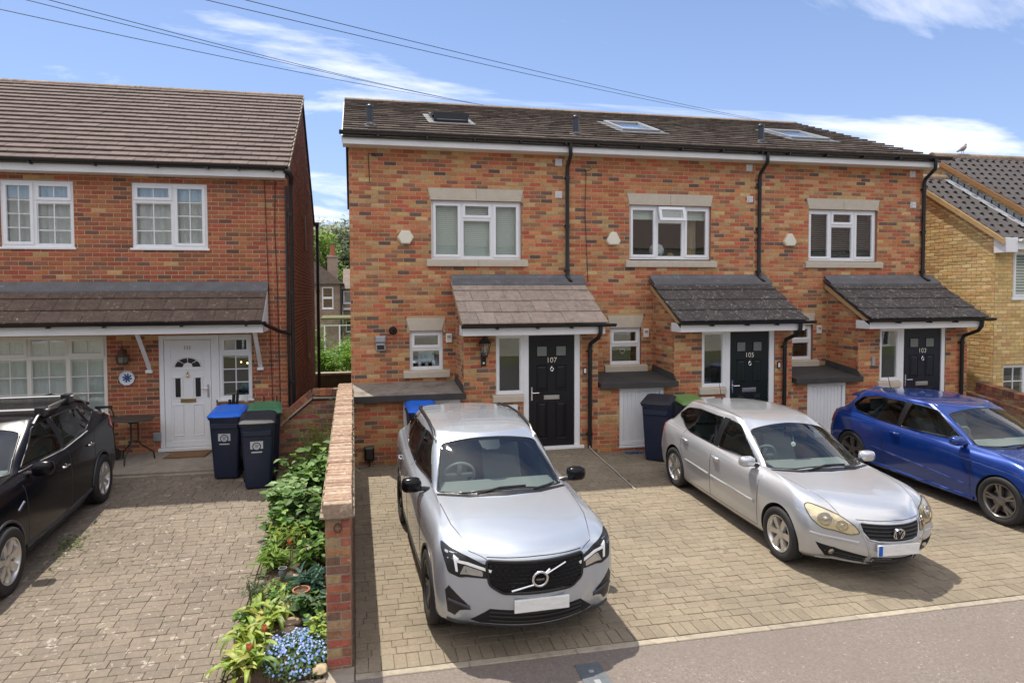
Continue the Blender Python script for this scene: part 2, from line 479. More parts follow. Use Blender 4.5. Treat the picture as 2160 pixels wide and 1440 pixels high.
class Bricks:
    """collects the bricks of one building; the 300 that show largest become parts, the rest one mesh of real bricks"""

    def __init__(s, palette, ln=0.214, h=0.064, joint=0.011, proud=0.005):
        s.c = []; s.pal = palette; s.ln = ln; s.h = h; s.j = joint; s.pr = proud
        s.names = [p[0] for p in palette]; s.wt = [p[1] for p in palette]
        s.last = None

    def pick(s):
        return random.choices(s.names, s.wt)[0]

    def lay(s, O, U, Nn, u0, u1, v0, v1, holes=(), top=None, left=None, hide=None, phase=0.0, soldier=False):
        """courses on the plane through O spanned by U and Z, facing Nn"""
        O = Vector(O); U = Vector(U); Nn = Vector(Nn)
        ph = s.h + s.j; pl = s.ln + s.j
        r = int(math.floor((O.z + v0) / ph + 0.5))
        while True:
            zb = r * ph - O.z + s.j / 2
            zt = zb + s.h
            if zb >= v1 - 0.01:
                break
            if zt <= v0 + 0.01:
                r += 1; continue
            za, zz = max(zb, v0), min(zt, v1)
            segs = [(u0, u1)]
            zm = (za + zz) / 2
            if top is not None:
                segs = [q for q in top(zm) if q[1] - q[0] > 0.02]
            for (ha, hb, hc, hd) in holes:
                if hd <= za + 0.004 or hc >= zz - 0.004:
                    continue
                ns = []
                for a, b in segs:
                    if hb <= a or ha >= b:
                        ns.append((a, b)); continue
                    if ha - a > 0.02:
                        ns.append((a, ha))
                    if b - hb > 0.02:
                        ns.append((hb, b))
                segs = ns
            off = phase + (pl / 2 if r % 2 else 0.0)
            for a, b in segs:
                k = math.floor((a - off) / pl)
                while True:
                    xa = off + k * pl + s.j / 2; xb = xa + s.ln
                    if xa >= b:
                        break
                    ca, cb = max(xa, a + 0.003), min(xb, b - 0.003)
                    if cb - ca > 0.025:
                        full = (cb - ca > s.ln - 0.002) and (zz - za > s.h - 0.002)
                        s.c.append((O, U, Nn, (ca + cb) / 2, zm, cb - ca, zz - za, s.pick(), full, hide))
                    k += 1
            r += 1

    def finish(s, wall, limit=300, stuff_name='brickwork'):
        cand = []
        for i, c in enumerate(s.c):
            O, U, Nn, u, v, l, h, mk, full, hide = c
            p = O + U * u + Vector((0, 0, v))
            if not full or (CAMP - p).dot(Nn) <= 0:
                continue
            x, y, w = px(p)
            if x < 4 or x > 2156 or y < 4 or y > 1436:
                continue
            if hide and hide(x, y, p):
                continue
            cand.append((w / max((CAMP - p).normalized().dot(Nn), 0.05) ** 0.5, i))
        cand.sort()
        chosen = set(i for _, i in cand[:limit])
        b = MB()
        idx = {n: k for k, n in enumerate(s.names)}
        for i, c in enumerate(s.c):
            O, U, Nn, u, v, l, h, mk, full, hide = c
            p = O + U * u + Vector((0, 0, v)) + Nn * (s.pr + random.uniform(-0.002, 0.002))
            if i in chosen:
                inn = -Nn
                T = Matrix(((U.x, inn.x, 0, p.x), (U.y, inn.y, 0, p.y), (U.z, inn.z, 1, p.z), (0, 0, 0, 1)))
                link('brick', brick_mesh(mk, s.ln, s.h), wall, T)
                continue
            c4 = 0.004
            hu = U * (l / 2); hv = Vector((0, 0, h / 2)); bk = -Nn * 0.016
            cu = U * c4; cv = Vector((0, 0, c4)); cn = -Nn * c4
            q = [p - hu - hv + bk, p + hu - hv + bk, p + hu + hv + bk, p - hu + hv + bk,
                 p - hu - hv + cn, p + hu - hv + cn, p + hu + hv + cn, p - hu + hv + cn,
                 p - hu - hv + cu + cv, p + hu - hv - cu + cv, p + hu + hv - cu - cv, p - hu + hv + cu - cv]
            b.add(q, [(0, 1, 5, 4), (1, 2, 6, 5), (2, 3, 7, 6), (3, 0, 4, 7), (4, 5, 9, 8), (5, 6, 10, 9), (6, 7, 11, 10), (7, 4, 8, 11), (8, 9, 10, 11)], idx[mk])
        if b.v:
            o = b.build(stuff_name, [M[n] for n in s.names], wall)
            o['kind'] = 'stuff'


def slab(b, x0, x1, z0, z1, y, th, holes=(), m=0, mr=1):
    """upright slab facing -Y with rectangular holes; reveals get material mr"""
    xs = sorted(set([x0, x1] + [min(max(h[i], x0), x1) for h in holes for i in (0, 1)]))
    zs = sorted(set([z0, z1] + [min(max(h[i], z0), z1) for h in holes for i in (2, 3)]))

    def solid(i, j):
        if i < 0 or j < 0 or i >= len(xs) - 1 or j >= len(zs) - 1:
            return False
        cx, cz = (xs[i] + xs[i + 1]) / 2, (zs[j] + zs[j + 1]) / 2
        return not any(h[0] < cx < h[1] and h[2] < cz < h[3] for h in holes)
    for i in range(len(xs) - 1):
        for j in range(len(zs) - 1):
            if not solid(i, j):
                continue
            a, c, e, f = xs[i], xs[i + 1], zs[j], zs[j + 1]
            b.add([(a, y, e), (c, y, e), (c, y, f), (a, y, f)], [(0, 1, 2, 3)], m)
            b.add([(a, y + th, e), (c, y + th, e), (c, y + th, f), (a, y + th, f)], [(3, 2, 1, 0)], m)
            if not solid(i - 1, j):
                b.add([(a, y, e), (a, y, f), (a, y + th, f), (a, y + th, e)], [(0, 1, 2, 3)], mr)
            if not solid(i + 1, j):
                b.add([(c, y, e), (c, y, f), (c, y + th, f), (c, y + th, e)], [(3, 2, 1, 0)], mr)
            if not solid(i, j - 1):
                b.add([(a, y, e), (c, y, e), (c, y + th, e), (a, y + th, e)], [(3, 2, 1, 0)], mr)
            if not solid(i, j + 1):
                b.add([(a, y, f), (c, y, f), (c, y + th, f), (a, y + th, f)], [(0, 1, 2, 3)], mr)


_tile = {}


def tile_mesh(kind, w, ln, th, mk):
    k = (kind, w, ln, th, mk)
    if k not in _tile:
        b = MB()
        if kind == 'flat':
            c = 0.006
            b.add([(0.002, 0, 0), (w - 0.002, 0, 0), (w - 0.002, ln, 0), (0.002, ln, 0),
                   (0.002, 0, th - c), (w - 0.002, 0, th - c), (w - 0.002, ln, th), (0.002, ln, th), (0.004, c, th), (w - 0.004, c, th)],
                  [(3, 2, 1, 0), (0, 1, 5, 4), (4, 5, 9, 8), (8, 9, 6, 7), (1, 2, 6, 9, 5), (3, 0, 4, 8, 7)])
        else:                                  # waved tile: flat pan and raised roll with a drooping front edge
            n = 8
            pr = [(w * i / n, 0.034 * max(0.0, math.sin(math.pi * (i / n - 0.42) / 0.58)) if i / n > 0.42 else -0.006 * math.sin(math.pi * i / n / 0.42)) for i in range(n + 1)]
            vs = []
            for y in (0, ln):
                vs += [(x, y, z + th) for x, z in pr]
            vs += [(x, 0, z * 0.9 - 0.004) for x, z in pr]
            q = n + 1
            fs = [(i, i + 1, q + i + 1, q + i) for i in range(n)] + [(2 * q + i, 2 * q + i + 1, i + 1, i) for i in range(n)]
            b.add(vs, fs)
        _tile[k] = b.mesh('roof_tile', M[mk], smooth=(kind != 'flat'), angle=50)
    return _tile[k]


def tile_roof(roof, E, U, S, width, length, gauge, tw, th, mk, kind='flat', jitter=0.006, bond=True, limit=300, hide=None, clip=None, holes=()):
    """courses of tiles on the plane with eave corner E, eave direction U and up-slope direction S"""
    E = Vector(E); U = Vector(U).normalized(); S = Vector(S).normalized(); Nn = U.cross(S)
    rows = int(round(length / gauge))
    g = length / rows
    ln = g + 0.055
    tilt = math.atan((th * 1.05) / g)
    S2 = (S * math.cos(tilt) - Nn * math.sin(tilt)).normalized(); N2 = U.cross(S2)
    L_ = []
    for r in range(rows):
        off = (tw / 2 if (bond and r % 2) else 0.0)
        k = 0
        a = -off
        while a < width - 0.01:
            xa, xb = max(a, 0.0), min(a + tw, width)
            a += tw
            if xb - xa < 0.04:
                continue
            if clip and not clip((xa + xb) / 2, r * g):
                continue
            if any(h[0] < (xa + xb) / 2 < h[1] and h[2] < (r + 0.5) * g < h[3] for h in holes):
                continue
            p = E + U * xa + S * (r * g) + Nn * (th * 1.05)
            L_.append((p, xb - xa))
    order = []
    for i, (p, w_) in enumerate(L_):
        x, y, w = px(p)
        vis = 0 <= x <= 2160 and 0 <= y <= 1440 and not (hide and hide(x, y))
        order.append((0 if vis else 1, w, i))
    order.sort()
    ch = set(i for _, _, i in order[:limit])
    b = MB()
    for i, (p, w_) in enumerate(L_):
        j = random.uniform(-jitter, jitter)
        S3 = (S2 + N2 * j).normalized(); N3 = U.cross(S3)
        q = p + N2 * random.uniform(0, jitter * 0.5)
        T = Matrix(((U.x, S3.x, N3.x, q.x), (U.y, S3.y, N3.y, q.y), (U.z, S3.z, N3.z, q.z), (0, 0, 0, 1)))
        if i in ch:
            me = tile_mesh(kind, tw, ln, th, mk)
            if abs(w_ - tw) > 1e-4:
                T = T @ Matrix.Diagonal((w_ / tw, 1, 1, 1))
            link('roof_tile', me, roof, T)
        else:
            src = tile_mesh(kind, tw, ln, th, mk)
            T = T @ Matrix.Diagonal((w_ / tw, 1, 1, 1))
            b.add([T @ v.co for v in src.vertices], [tuple(f.vertices) for f in src.polygons])
    if b.v:
        o = b.build('tiling', M[mk], roof, smooth=(kind != 'flat'), angle=50)
        o['kind'] = 'stuff'
    return Nn


def rect_frame(b, x0, x1, z0, z1, w, y0, y1, c=0.004):
    b.bbox(x0, x1, y0, y1, z1 - w, z1, c)
    b.bbox(x0, x1, y0, y1, z0, z0 + w, c)
    b.bbox(x0, x0 + w, y0, y1, z0 + w, z1 - w, c)
    b.bbox(x1 - w, x1, y0, y1, z0 + w, z1 - w, c)


def window(house, x0, x1, z0, z1, y, lights, fm='white', recess=0.055, room='room', inside=None, sill=True, gm='glass', hung=False, depth=0.9):
    """window facing -Y; lights: (fx0, fx1, fz0, fz1, opens, bars across, bars up)"""
    W, H = x1 - x0, z1 - z0
    f = MB()
    panes = []
    yf = y + recess
    for (a, b_, c, d, opens, nx, nz) in lights:
        lx0, lx1, lz0, lz1 = x0 + a * W, x0 + b_ * W, z0 + c * H, z0 + d * H
        ol = 0.050 if a < 0.01 else 0.030; orr = 0.050 if b_ > 0.99 else 0.030
        ob = 0.055 if c < 0.01 else 0.030; ot = 0.050 if d > 0.99 else 0.030
        ix0, ix1, iz0, iz1 = lx0 + ol, lx1 - orr, lz0 + ob, lz1 - ot
        f.bbox(lx0, lx1, yf, yf + 0.07, iz1, lz1)
        f.bbox(lx0, lx1, yf, yf + 0.07, lz0, iz0)
        f.bbox(lx0, ix0, yf, yf + 0.07, iz0, iz1)
        f.bbox(ix1, lx1, yf, yf + 0.07, iz0, iz1)
        if opens:
            rect_frame(f, ix0 - 0.012, ix1 + 0.012, iz0 - 0.012, iz1 + 0.012, 0.052, yf - 0.014, yf - 0.002)
            rect_frame(f, ix0, ix1, iz0, iz1, 0.040, yf + 0.001, yf + 0.03)
            ix0 += 0.040; ix1 -= 0.040; iz0 += 0.040; iz1 -= 0.040
        else:
            rect_frame(f, ix0, ix1, iz0, iz1, 0.014, yf + 0.010, yf + 0.03, 0.006)
            ix0 += 0.014; ix1 -= 0.014; iz0 += 0.014; iz1 -= 0.014
        panes.append((ix0, ix1, iz0, iz1, nx, nz))
    w = f.build('window', M[fm], house)
    for (a, b_, c, d, nx, nz) in panes:
        g = MB()
        for i in range(1, nx):
            xx = a + (b_ - a) * i / nx
            g.bbox(xx - 0.009, xx + 0.009, yf + 0.008, yf + 0.034, c, d, 0.006)
        for j in range(1, nz):
            zz = c + (d - c) * j / nz
            for i in range(nx):
                xa = a + (b_ - a) * i / nx + (0.009 if i else 0); xb = a + (b_ - a) * (i + 1) / nx - (0.009 if i < nx - 1 else 0)
                g.bbox(xa, xb, yf + 0.009, yf + 0.033, zz - 0.009, zz + 0.009, 0.006)
        if g.v:
            g.build('glazing_bar', M[fm], w)
        for i in range(nx):
            for j in range(nz):
                p = MB()
                p.box(a + (b_ - a) * i / nx + 0.001, a + (b_ - a) * (i + 1) / nx - 0.001, yf + 0.018, yf + 0.024, c + (d - c) * j / nz + 0.001, c + (d - c) * (j + 1) / nz - 0.001)
                p.build('pane', M[gm], w)
    r = MB()                                   # the room seen through the glass
    ya, yb = yf + 0.075, yf + depth
    m_ = 0.12
    r.add([(x0 - m_, ya, z0 - m_), (x1 + m_, ya, z0 - m_), (x1 + m_, ya, z1 + m_), (x0 - m_, ya, z1 + m_),
           (x0 - m_, yb, z0 - m_), (x1 + m_, yb, z0 - m_), (x1 + m_, yb, z1 + m_), (x0 - m_, yb, z1 + m_)],
          [(4, 5, 6, 7), (0, 1, 5, 4), (1, 2, 6, 5), (2, 3, 7, 6), (3, 0, 4, 7)])
    r.build('room', M[room], w)
    if sill:
        s = MB()
        s.bbox(x0 - 0.03, x1 + 0.03, y - 0.035, yf + 0.005, z0 - 0.035, z0 + 0.004, 0.006)
        s.build('sill', M[fm], w)
    if inside:
        inside(w, x0, x1, z0, z1, yf + 0.10)
    return w


def net_curtain(zt=0.0, amp=0.018, gap=0.0):
    def fn(w, x0, x1, z0, z1, y):
        b = MB()
        n = 90
        vs = []
        ph = random.uniform(0, 6)
        for z in (z0, z1 - zt):
            for i in range(n + 1):
                t = i / n
                vs.append((x0 + (x1 - x0) * t, y + amp * (math.sin(ph + t * 46) + 0.6 * math.sin(t * 83 + z)) * (1.2 if z == z0 else 0.8), z))
        b.add(vs, [(i, i + 1, n + 2 + i, n + 1 + i) for i in range(n)])
        b.build('net_curtain', M['net'], w, smooth=True, angle=80)
    return fn


def venetian(z_to=0.0, pitch=0.036, tilt=1.0, mk='blind', zfrom=None):
    def fn(w, x0, x1, z0, z1, y):
        b = MB()
        z = z1 - 0.03
        while z > z0 + z_to:
            dy = 0.021 * math.cos(tilt); dz = 0.021 * math.sin(tilt)
            b.add([(x0, y - dy, z - dz), (x1, y - dy, z - dz), (x1, y + dy, z + dz), (x0, y + dy, z + dz)], [(0, 1, 2, 3)])
            z -= pitch
        o = b.build('blind', M[mk], w)
        o['kind'] = 'stuff'
    return fn


def lintel(house, x0, x1, z0, z1, y, splay, joint=True):
    parts = [(x0, (x0 + x1) / 2), ((x0 + x1) / 2, x1)] if joint else [(x0, x1)]
    for k, (a, b_) in enumerate(parts):
        sl = splay if k == 0 else 0.0
        sr = splay if k == len(parts) - 1 else 0.0
        g = 0.002 if joint else 0
        b = MB()
        o = [(a + (g if k else 0), z1), (b_ - (g if k == 0 else 0), z1), (b_ - sr - (g if k == 0 else 0), z0), (a + sl + (g if k else 0), z0)]
        c = 0.006
        cx = sum(q[0] for q in o) / 4; cz = sum(q[1] for q in o) / 4
        inn = [(q[0] + (c if q[0] < cx else -c), q[1] + (c if q[1] < cz else -c)) for q in o]
        b.add([(q[0], y + 0.05, q[1]) for q in o] + [(q[0], y - 0.018, q[1]) for q in o] + [(q[0], y - 0.024, q[1]) for q in inn],
              [(0, 1, 5, 4), (1, 2, 6, 5), (2, 3, 7, 6), (3, 0, 4, 7), (4, 5, 9, 8), (5, 6, 10, 9), (6, 7, 11, 10), (7, 4, 8, 11), (8, 9, 10, 11)])
        b.build('lintel', M['stone'], house)


def stone_sill(house, x0, x1, z0, z1, y, joint=True, proud=0.06):
    ps = [(x0, (x0 + x1) / 2 - 0.002), ((x0 + x1) / 2 + 0.002, x1)] if joint else [(x0, x1)]
    for a, b_ in ps:
        b = MB()
        b.add([(a, y - proud, z0), (b_, y - proud, z0), (b_, y + 0.05, z0), (a, y + 0.05, z0),
               (a, y - proud, z1 - 0.018), (b_, y - proud, z1 - 0.018), (b_, y - proud + 0.008, z1 - 0.010), (a, y - proud + 0.008, z1 - 0.010), (b_, y + 0.05, z1 + 0.008), (a, y + 0.05, z1 + 0.008)],
              [(3, 2, 1, 0), (0, 1, 5, 4), (4, 5, 6, 7), (7, 6, 8, 9), (1, 2, 8, 6, 5), (3, 0, 4, 7, 9)])
        b.build('stone_sill', M['stone'], house)


def gutter(house, x0, x1, y, z, r=0.055, mk='black_pvc', clips=()):
    b = MB()
    n = 8
    vs = []; fs = []
    ring = [(math.cos(math.pi * k / n), math.sin(math.pi * k / n)) for k in range(n + 1)]
    pr = [(y - r * c, z - r * s_) for c, s_ in ring] + [(y + (r - 0.006) * c, z - (r - 0.006) * s_) for c, s_ in ring]
    pr = [(y - (r) * c, z - r * s_) for c, s_ in ring] + [(y - (r - 0.006) * c, z - (r - 0.006) * s_) for c, s_ in reversed(ring)]
    b.prism([(x0, p[0], p[1]) for p in pr], [(x1, p[0], p[1]) for p in pr])
    for e in (x0, x1):
        d = -0.006 if e == x0 else 0.006
        b.prism([(e + d, y - r * c, z - r * s_) for c, s_ in ring], [(e, y - r * c, z - r * s_) for c, s_ in ring])
    for cx in clips:
        b.box(cx - 0.016, cx + 0.016, y - r - 0.006, y + r, z - r - 0.022, z - r + 0.01)
    return b.build('gutter', M[mk], house, smooth=True, angle=35)


def downpipe(house, path, r=0.034, clips=(), mk='black_pvc'):
    b = MB()
    b.tube(path, r, 10)
    for c in clips:
        b.tube([(c[0], c[1], c[2] - 0.025), (c[0], c[1], c[2] + 0.025)], r + 0.012, 10)
        b.box(c[0] - 0.055, c[0] + 0.055, c[1] + 0.015, c[1] + 0.055, c[2] - 0.012, c[2] + 0.012)
    return b.build('downpipe', M[mk], house, smooth=True, angle=50)


# ---------------------------------------------------------------- paving
_pv = {}


def paver_mesh(ln, wd, mk):
    k = (round(ln, 3), round(wd, 3), mk)
    if k not in _pv:
        b = MB()
        c = 0.004
        x, y = ln / 2 - 0.0020, wd / 2 - 0.0020
        b.add([(-x, -y, -0.02), (x, -y, -0.02), (x, y, -0.02), (-x, y, -0.02), (-x, -y, -c * 0.8), (x, -y, -c * 0.8), (x, y, -c * 0.8), (-x, y, -c * 0.8),
               (-x + c, -y + c, 0), (x - c, -y + c, 0), (x - c, y - c, 0), (-x + c, y - c, 0)],
              [(0, 1, 5, 4), (1, 2, 6, 5), (2, 3, 7, 6), (3, 0, 4, 7), (4, 5, 9, 8), (5, 6, 10, 9), (6, 7, 11, 10), (7, 4, 8, 11), (8, 9, 10, 11)])
        _pv[k] = b.mesh('paving_block', M[mk])
    return _pv[k]


def pave(parent, x0, x1, y0, y1, zf, mats, wts, row=0.105, lens=(0.21,), bond=0.5, limit=300, inside=None, wob=0.005, hide=None, border=0.0):
    """blocks in rows along X on the plane z = zf(y)"""
    k = (zf(y1) - zf(y0)) / (y1 - y0)
    ang = math.atan(k)
    items = []
    rows = int(round((y1 - y0 - border) / row))
    if border:                                        # soldier course along the near edge
        x = x0
        while x < x1 - 0.03:
            w = min(0.104, x1 - x)
            items.append((x + w / 2, y0 + border / 2, border, w, True))
            x += w
    for r in range(rows):
        y = y0 + border + (r + 0.5) * row
        x = x0 - ((bond * lens[0]) if r % 2 else 0.0) - (random.choice((0, 0, 0.03)) if len(lens) > 1 else 0)
        while x < x1 - 0.005:
            ln = lens[0] if len(lens) == 1 else random.choice(lens)
            a, b_ = max(x, x0), min(x + ln, x1)
            x += ln
            if b_ - a < 0.03:
                continue
            if inside and not inside((a + b_) / 2, y):
                continue
            items.append(((a + b_) / 2, y, b_ - a, row, False))
    order = []
    for i, it in enumerate(items):
        X, Y, w = px((it[0], it[1], zf(it[1])))
        vis = 0 <= X <= 2160 and 0 <= Y <= 1440 and not (hide and hide(it[0], it[1], X, Y))
        order.append((0 if vis else 1, w, i))
    order.sort()
    ch = set(i for _, _, i in order[:limit])
    b = MB()
    for i, (cx, cy, ln, wd, rot) in enumerate(items):
        mk = random.choices(range(len(mats)), wts)[0]
        T = Matrix.Translation((cx, cy, zf(cy) + random.uniform(-wob, wob) * 0.5)) @ Matrix.Rotation(ang + random.uniform(-0.012, 0.012), 4, 'X') @ Matrix.Rotation(random.uniform(-0.012, 0.012), 4, 'Y') @ Matrix.Rotation(random.uniform(-0.016, 0.016), 4, 'Z')
        if rot:
            T = T @ Matrix.Rotation(math.pi / 2, 4, 'Z')
        me = paver_mesh(ln, wd, mats[mk])
        if i in ch:
            link('paving_block', me, parent, T)
        else:
            b.add([T @ v.co for v in me.vertices], [tuple(f.vertices) for f in me.polygons], mk)
    if b.v:
        o = b.build('block_paving', [M[m_] for m_ in mats], parent)
        o['kind'] = 'stuff'

# ================================================================ the setting
YM, YP, YL = 11.72, 10.85, 12.0


def gz(y):
    """ground height: the drives fall gently towards the road"""
    return -0.03 * (10.85 - y) if y < 10.85 else 0.0


M['earth'] = mat('bare_earth', (0.10, 0.085, 0.05), 0.95, noise=0.4, nscale=1.5, bump=0.4, bscale=12, spots=[((0.07, 0.11, 0.025), 0.7, 0.45, 0.6, 0.8)])
M['soil'] = mat('garden_soil', (0.075, 0.050, 0.032), 0.95, noise=0.5, nscale=14, bump=0.9, bscale=50, spots=[((0.22, 0.15, 0.09), 26, 0.60, 0.68, 0.8)])
M['asphalt'] = mat('reddish_asphalt', (0.172, 0.143, 0.124), 0.9, noise=0.34, nscale=42, bump=0.6, bscale=110,
                   spots=[((0.40, 0.35, 0.31), 34, 0.63, 0.69, 0.8), ((0.085, 0.072, 0.066), 38, 0.62, 0.70, 0.7), ((0.150, 0.122, 0.105), 0.9, 0.42, 0.75, 0.7)])
M['road'] = mat('road_asphalt', (0.075, 0.072, 0.07), 0.9, noise=0.3, nscale=80, bump=0.4, bscale=150)
M['concrete'] = mat('concrete', (0.27, 0.235, 0.19), 0.9, noise=0.22, nscale=7, bump=0.3, bscale=120, spots=[((0.13, 0.12, 0.085), 3.0, 0.52, 0.72, 0.7)])
M['edging'] = mat('concrete_edging', (0.30, 0.26, 0.20), 0.9, noise=0.25, nscale=12, bump=0.3, bscale=120, vary=0.1, spots=[((0.16, 0.14, 0.11), 5, 0.56, 0.7, 0.6)])
M['joint'] = mat('joint_sand', (0.125, 0.103, 0.073), 0.95, noise=0.4, nscale=20)
PV = dict(vary=0.06, hue=0.004, noise=0.20, nscale=30, bump=0.35, bscale=150)
M['paver_buff'] = mat('buff_paver', (0.222, 0.184, 0.130), 0.9, spots=[((0.13, 0.11, 0.08), 1.0, 0.46, 0.72, 0.6), ((0.06, 0.052, 0.045), 2.6, 0.66, 0.72, 0.55), ((0.40, 0.35, 0.27), 14, 0.66, 0.74, 0.45)], **PV)
M['paver_tan'] = mat('tan_paver', (0.208, 0.170, 0.119), 0.9, spots=[((0.12, 0.10, 0.075), 1.0, 0.46, 0.72, 0.6), ((0.06, 0.052, 0.045), 2.6, 0.66, 0.72, 0.55), ((0.40, 0.35, 0.27), 14, 0.66, 0.74, 0.45)], **PV)
LS = [((0.115, 0.092, 0.068), 0.8, 0.42, 0.70, 0.6), ((0.44, 0.40, 0.34), 9.0, 0.61, 0.67, 0.6, 1.6), ((0.46, 0.42, 0.37), 26, 0.665, 0.71, 0.7, 0.8)]
M['paver_old'] = mat('weathered_paver', (0.195, 0.158, 0.120), 0.92, spots=LS, **PV)
M['paver_grey'] = mat('grey_brown_paver', (0.175, 0.143, 0.110), 0.92, spots=LS, **PV)

b = MB()
X0, X1 = -400, 400
prof = [(-400, -0.36), (3.0, -0.36), (4.9, -0.212), (10.85, -0.03), (26, -0.06), (30, -0.9), (48, -2.4), (70, -2.5), (120, 6.0), (190, 17.0), (260, 15.0), (600, -10)]
vs = []
for y, z in prof:
    vs += [(X0, y, z), (X1, y, z)]
b.add(vs, [(2 * i, 2 * i + 1, 2 * i + 3, 2 * i + 2) for i in range(len(prof) - 1)])
tag(b.build('ground', M['earth']), 'bare ground and hillside under and beyond the houses', 'ground', kind='structure')

b = MB()                                        # footway in front of the drives
b.add([(-60, 2.55, -0.246), (60, 2.55, -0.246), (60, 5.02, -0.172), (-60, 5.02, -0.172), (-60, 2.55, -0.5), (60, 2.55, -0.5), (60, 5.02, -0.5), (-60, 5.02, -0.5)],
      [(0, 1, 2, 3), (4, 5, 1, 0), (7, 3, 2, 6)])
pavement = tag(b.build('pavement', M['asphalt']), 'reddish grey asphalt footway across the front of the drives', 'pavement', kind='structure')
b = MB()
x = -40.0
while x < 40:
    b.bbox(x, x + 0.905, 2.42, 2.545, -0.50, -0.242, 0.012)
    x += 0.915
tag(b.build('kerb', M['edging']), 'concrete kerb along the road', 'kerb', kind='structure')
b = MB()
b.box(-200, 200, -6.5, 2.415, -0.60, -0.352)
tag(b.build('road', M['road']), 'dark asphalt road below the kerb', 'road', kind='structure')

# drive of the terrace
b = MB()
b.add([(-0.06, 5.12, gz(5.12) - 0.012), (13.2, 5.12, gz(5.12) - 0.012), (13.2, 10.85, -0.012), (-0.06, 10.85, -0.012)], [(0, 1, 2, 3)])
drive = tag(b.build('driveway', M['joint']), 'block paved drive in front of the terrace', 'driveway', kind='structure')
pave(drive, -0.02, 12.6, 5.12, 10.85, gz, ['paver_buff', 'paver_tan'], [3, 2], row=0.104, lens=(0.205, 0.205, 0.135), bond=0.5, border=0.205,
     inside=lambda x, y: not (2.95 < x < 4.08 and y > 8.93), hide=lambda x, y, X, Y: (0.55 < x < 2.55 and 5.0 < y < 9.6))
b = MB()
x = -0.02
while x < 12.6:                                 # concrete edging strip between drive and footway
    b.bbox(x, min(x + 0.912, 12.6), 5.03, 5.10, gz(5.03) - 0.12, gz(5.05) + 0.006, 0.006)
    x += 0.916
b.build('edging_strip', M['edging'], drive)

# ramp up to the first black door
b = MB()
rz0, rz1 = gz(8.9), 0.115
rf = lambda y: rz0 + (rz1 - rz0) * (y - 8.9) / (10.85 - 8.9)
b.prism([(2.93, 8.9, rz0 - 0.03), (2.93, 10.84, -0.02), (2.93, 10.84, rz1 - 0.012), (2.93, 8.9, rz0 - 0.006)],
        [(4.09, 8.9, rz0 - 0.03), (4.09, 10.84, -0.02), (4.09, 10.84, rz1 - 0.012), (4.09, 8.9, rz0 - 0.006)])
ramp = tag(b.build('ramp', M['joint']), 'block paved ramp rising to the black door numbered 107', 'ramp', kind='structure')
pave(ramp, 2.94, 4.075, 8.92, 10.83, rf, ['paver_buff', 'paver_tan'], [2, 3], row=0.106, lens=(0.142,), bond=0.5)
b = MB()
b.tube([(4.10, 10.80, 0.20), (4.10, 10.74, rf(10.74) + 0.01), (4.092, 10.2, rf(10.2) + 0.006), (4.10, 9.6, rf(9.6) + 0.006), (4.085, 9.0, rf(9.0) + 0.006), (4.075, 8.80, gz(8.8) + 0.008)], 0.009, 6)
tag(b.build('cable', mat('pale_cable', (0.42, 0.40, 0.35), 0.6)), 'thin white cable lying along the edge of the paved ramp', 'cable')

# drive of the left house
b = MB()
b.add([(-9.0, 5.02, gz(5.02) - 0.012), (-1.02, 5.02, gz(5.02) - 0.012), (-1.02, 10.95, -0.012), (-9.0, 10.95, -0.012)], [(0, 1, 2, 3)])
drive2 = tag(b.build('driveway', M['joint']), 'weathered block paved drive with pale lichen patches beside the flower bed', 'driveway', kind='structure')
pave(drive2, -7.0, -1.10, 5.03, 10.92, gz, ['paver_old', 'paver_grey'], [1, 1], row=0.110, lens=(0.155, 0.155, 0.205), bond=0.12,
     hide=lambda x, y, X, Y: x < -3.4)
b = MB()
y = 5.03
while y < 10.0:
    b.prism([(-1.095, y, gz(y) - 0.1), (-1.045, y, gz(y) - 0.1), (-1.045, y, gz(y) + 0.012), (-1.095, y, gz(y) + 0.012)],
            [(-1.095, y + 0.9, gz(y + 0.9) - 0.1), (-1.045, y + 0.9, gz(y + 0.9) - 0.1), (-1.045, y + 0.9, gz(y + 0.9) + 0.012), (-1.095, y + 0.9, gz(y + 0.9) + 0.012)])
    y += 0.906
b.bbox(-1.10, -0.25, 5.015, 5.075, -0.3, gz(5.04) + 0.02, 0.01)
b.build('edging_strip', M['paver_old'], drive2)
b = MB()
b.prism([(-9, 10.93, -0.2), (-9, 11.99, -0.2), (-9, 11.99, 0.145), (-9, 10.93, 0.055)], [(-1.14, 10.93, -0.2), (-1.14, 11.99, -0.2), (-1.14, 11.99, 0.145), (-1.14, 10.93, 0.055)])
apron = tag(b.build('concrete_apron', M['concrete']), 'stained concrete step along the front of the left house', 'step', kind='structure')
b = MB()
b.bbox(-9, -1.14, 10.88, 10.926, -0.15, 0.022, 0.008)
b.build('edging_strip', M['edging'], apron)

# flower bed
b = MB()
nx, ny = 8, 50
vs = []
for j in range(ny + 1):
    y = 5.04 + (10.84 - 5.04) * j / ny
    for i in range(nx + 1):
        x = -1.04 + 0.78 * i / nx
        e = min(i, nx - i) / (nx / 2)
        vs.append((x, y, (gz(y) - 0.25) if j in (0, ny) or i in (0, nx) else gz(y) - 0.01 + 0.09 * min(1, e * 1.6) + random.uniform(-0.02, 0.02)))
b.add(vs, [(j * (nx + 1) + i, j * (nx + 1) + i + 1, (j + 1) * (nx + 1) + i + 1, (j + 1) * (nx + 1) + i) for j in range(ny) for i in range(nx)])
tag(b.build('flower_bed', M['soil'], smooth=True, angle=80), 'narrow bed of dark soil along the brick garden wall', 'flower bed', kind='structure')

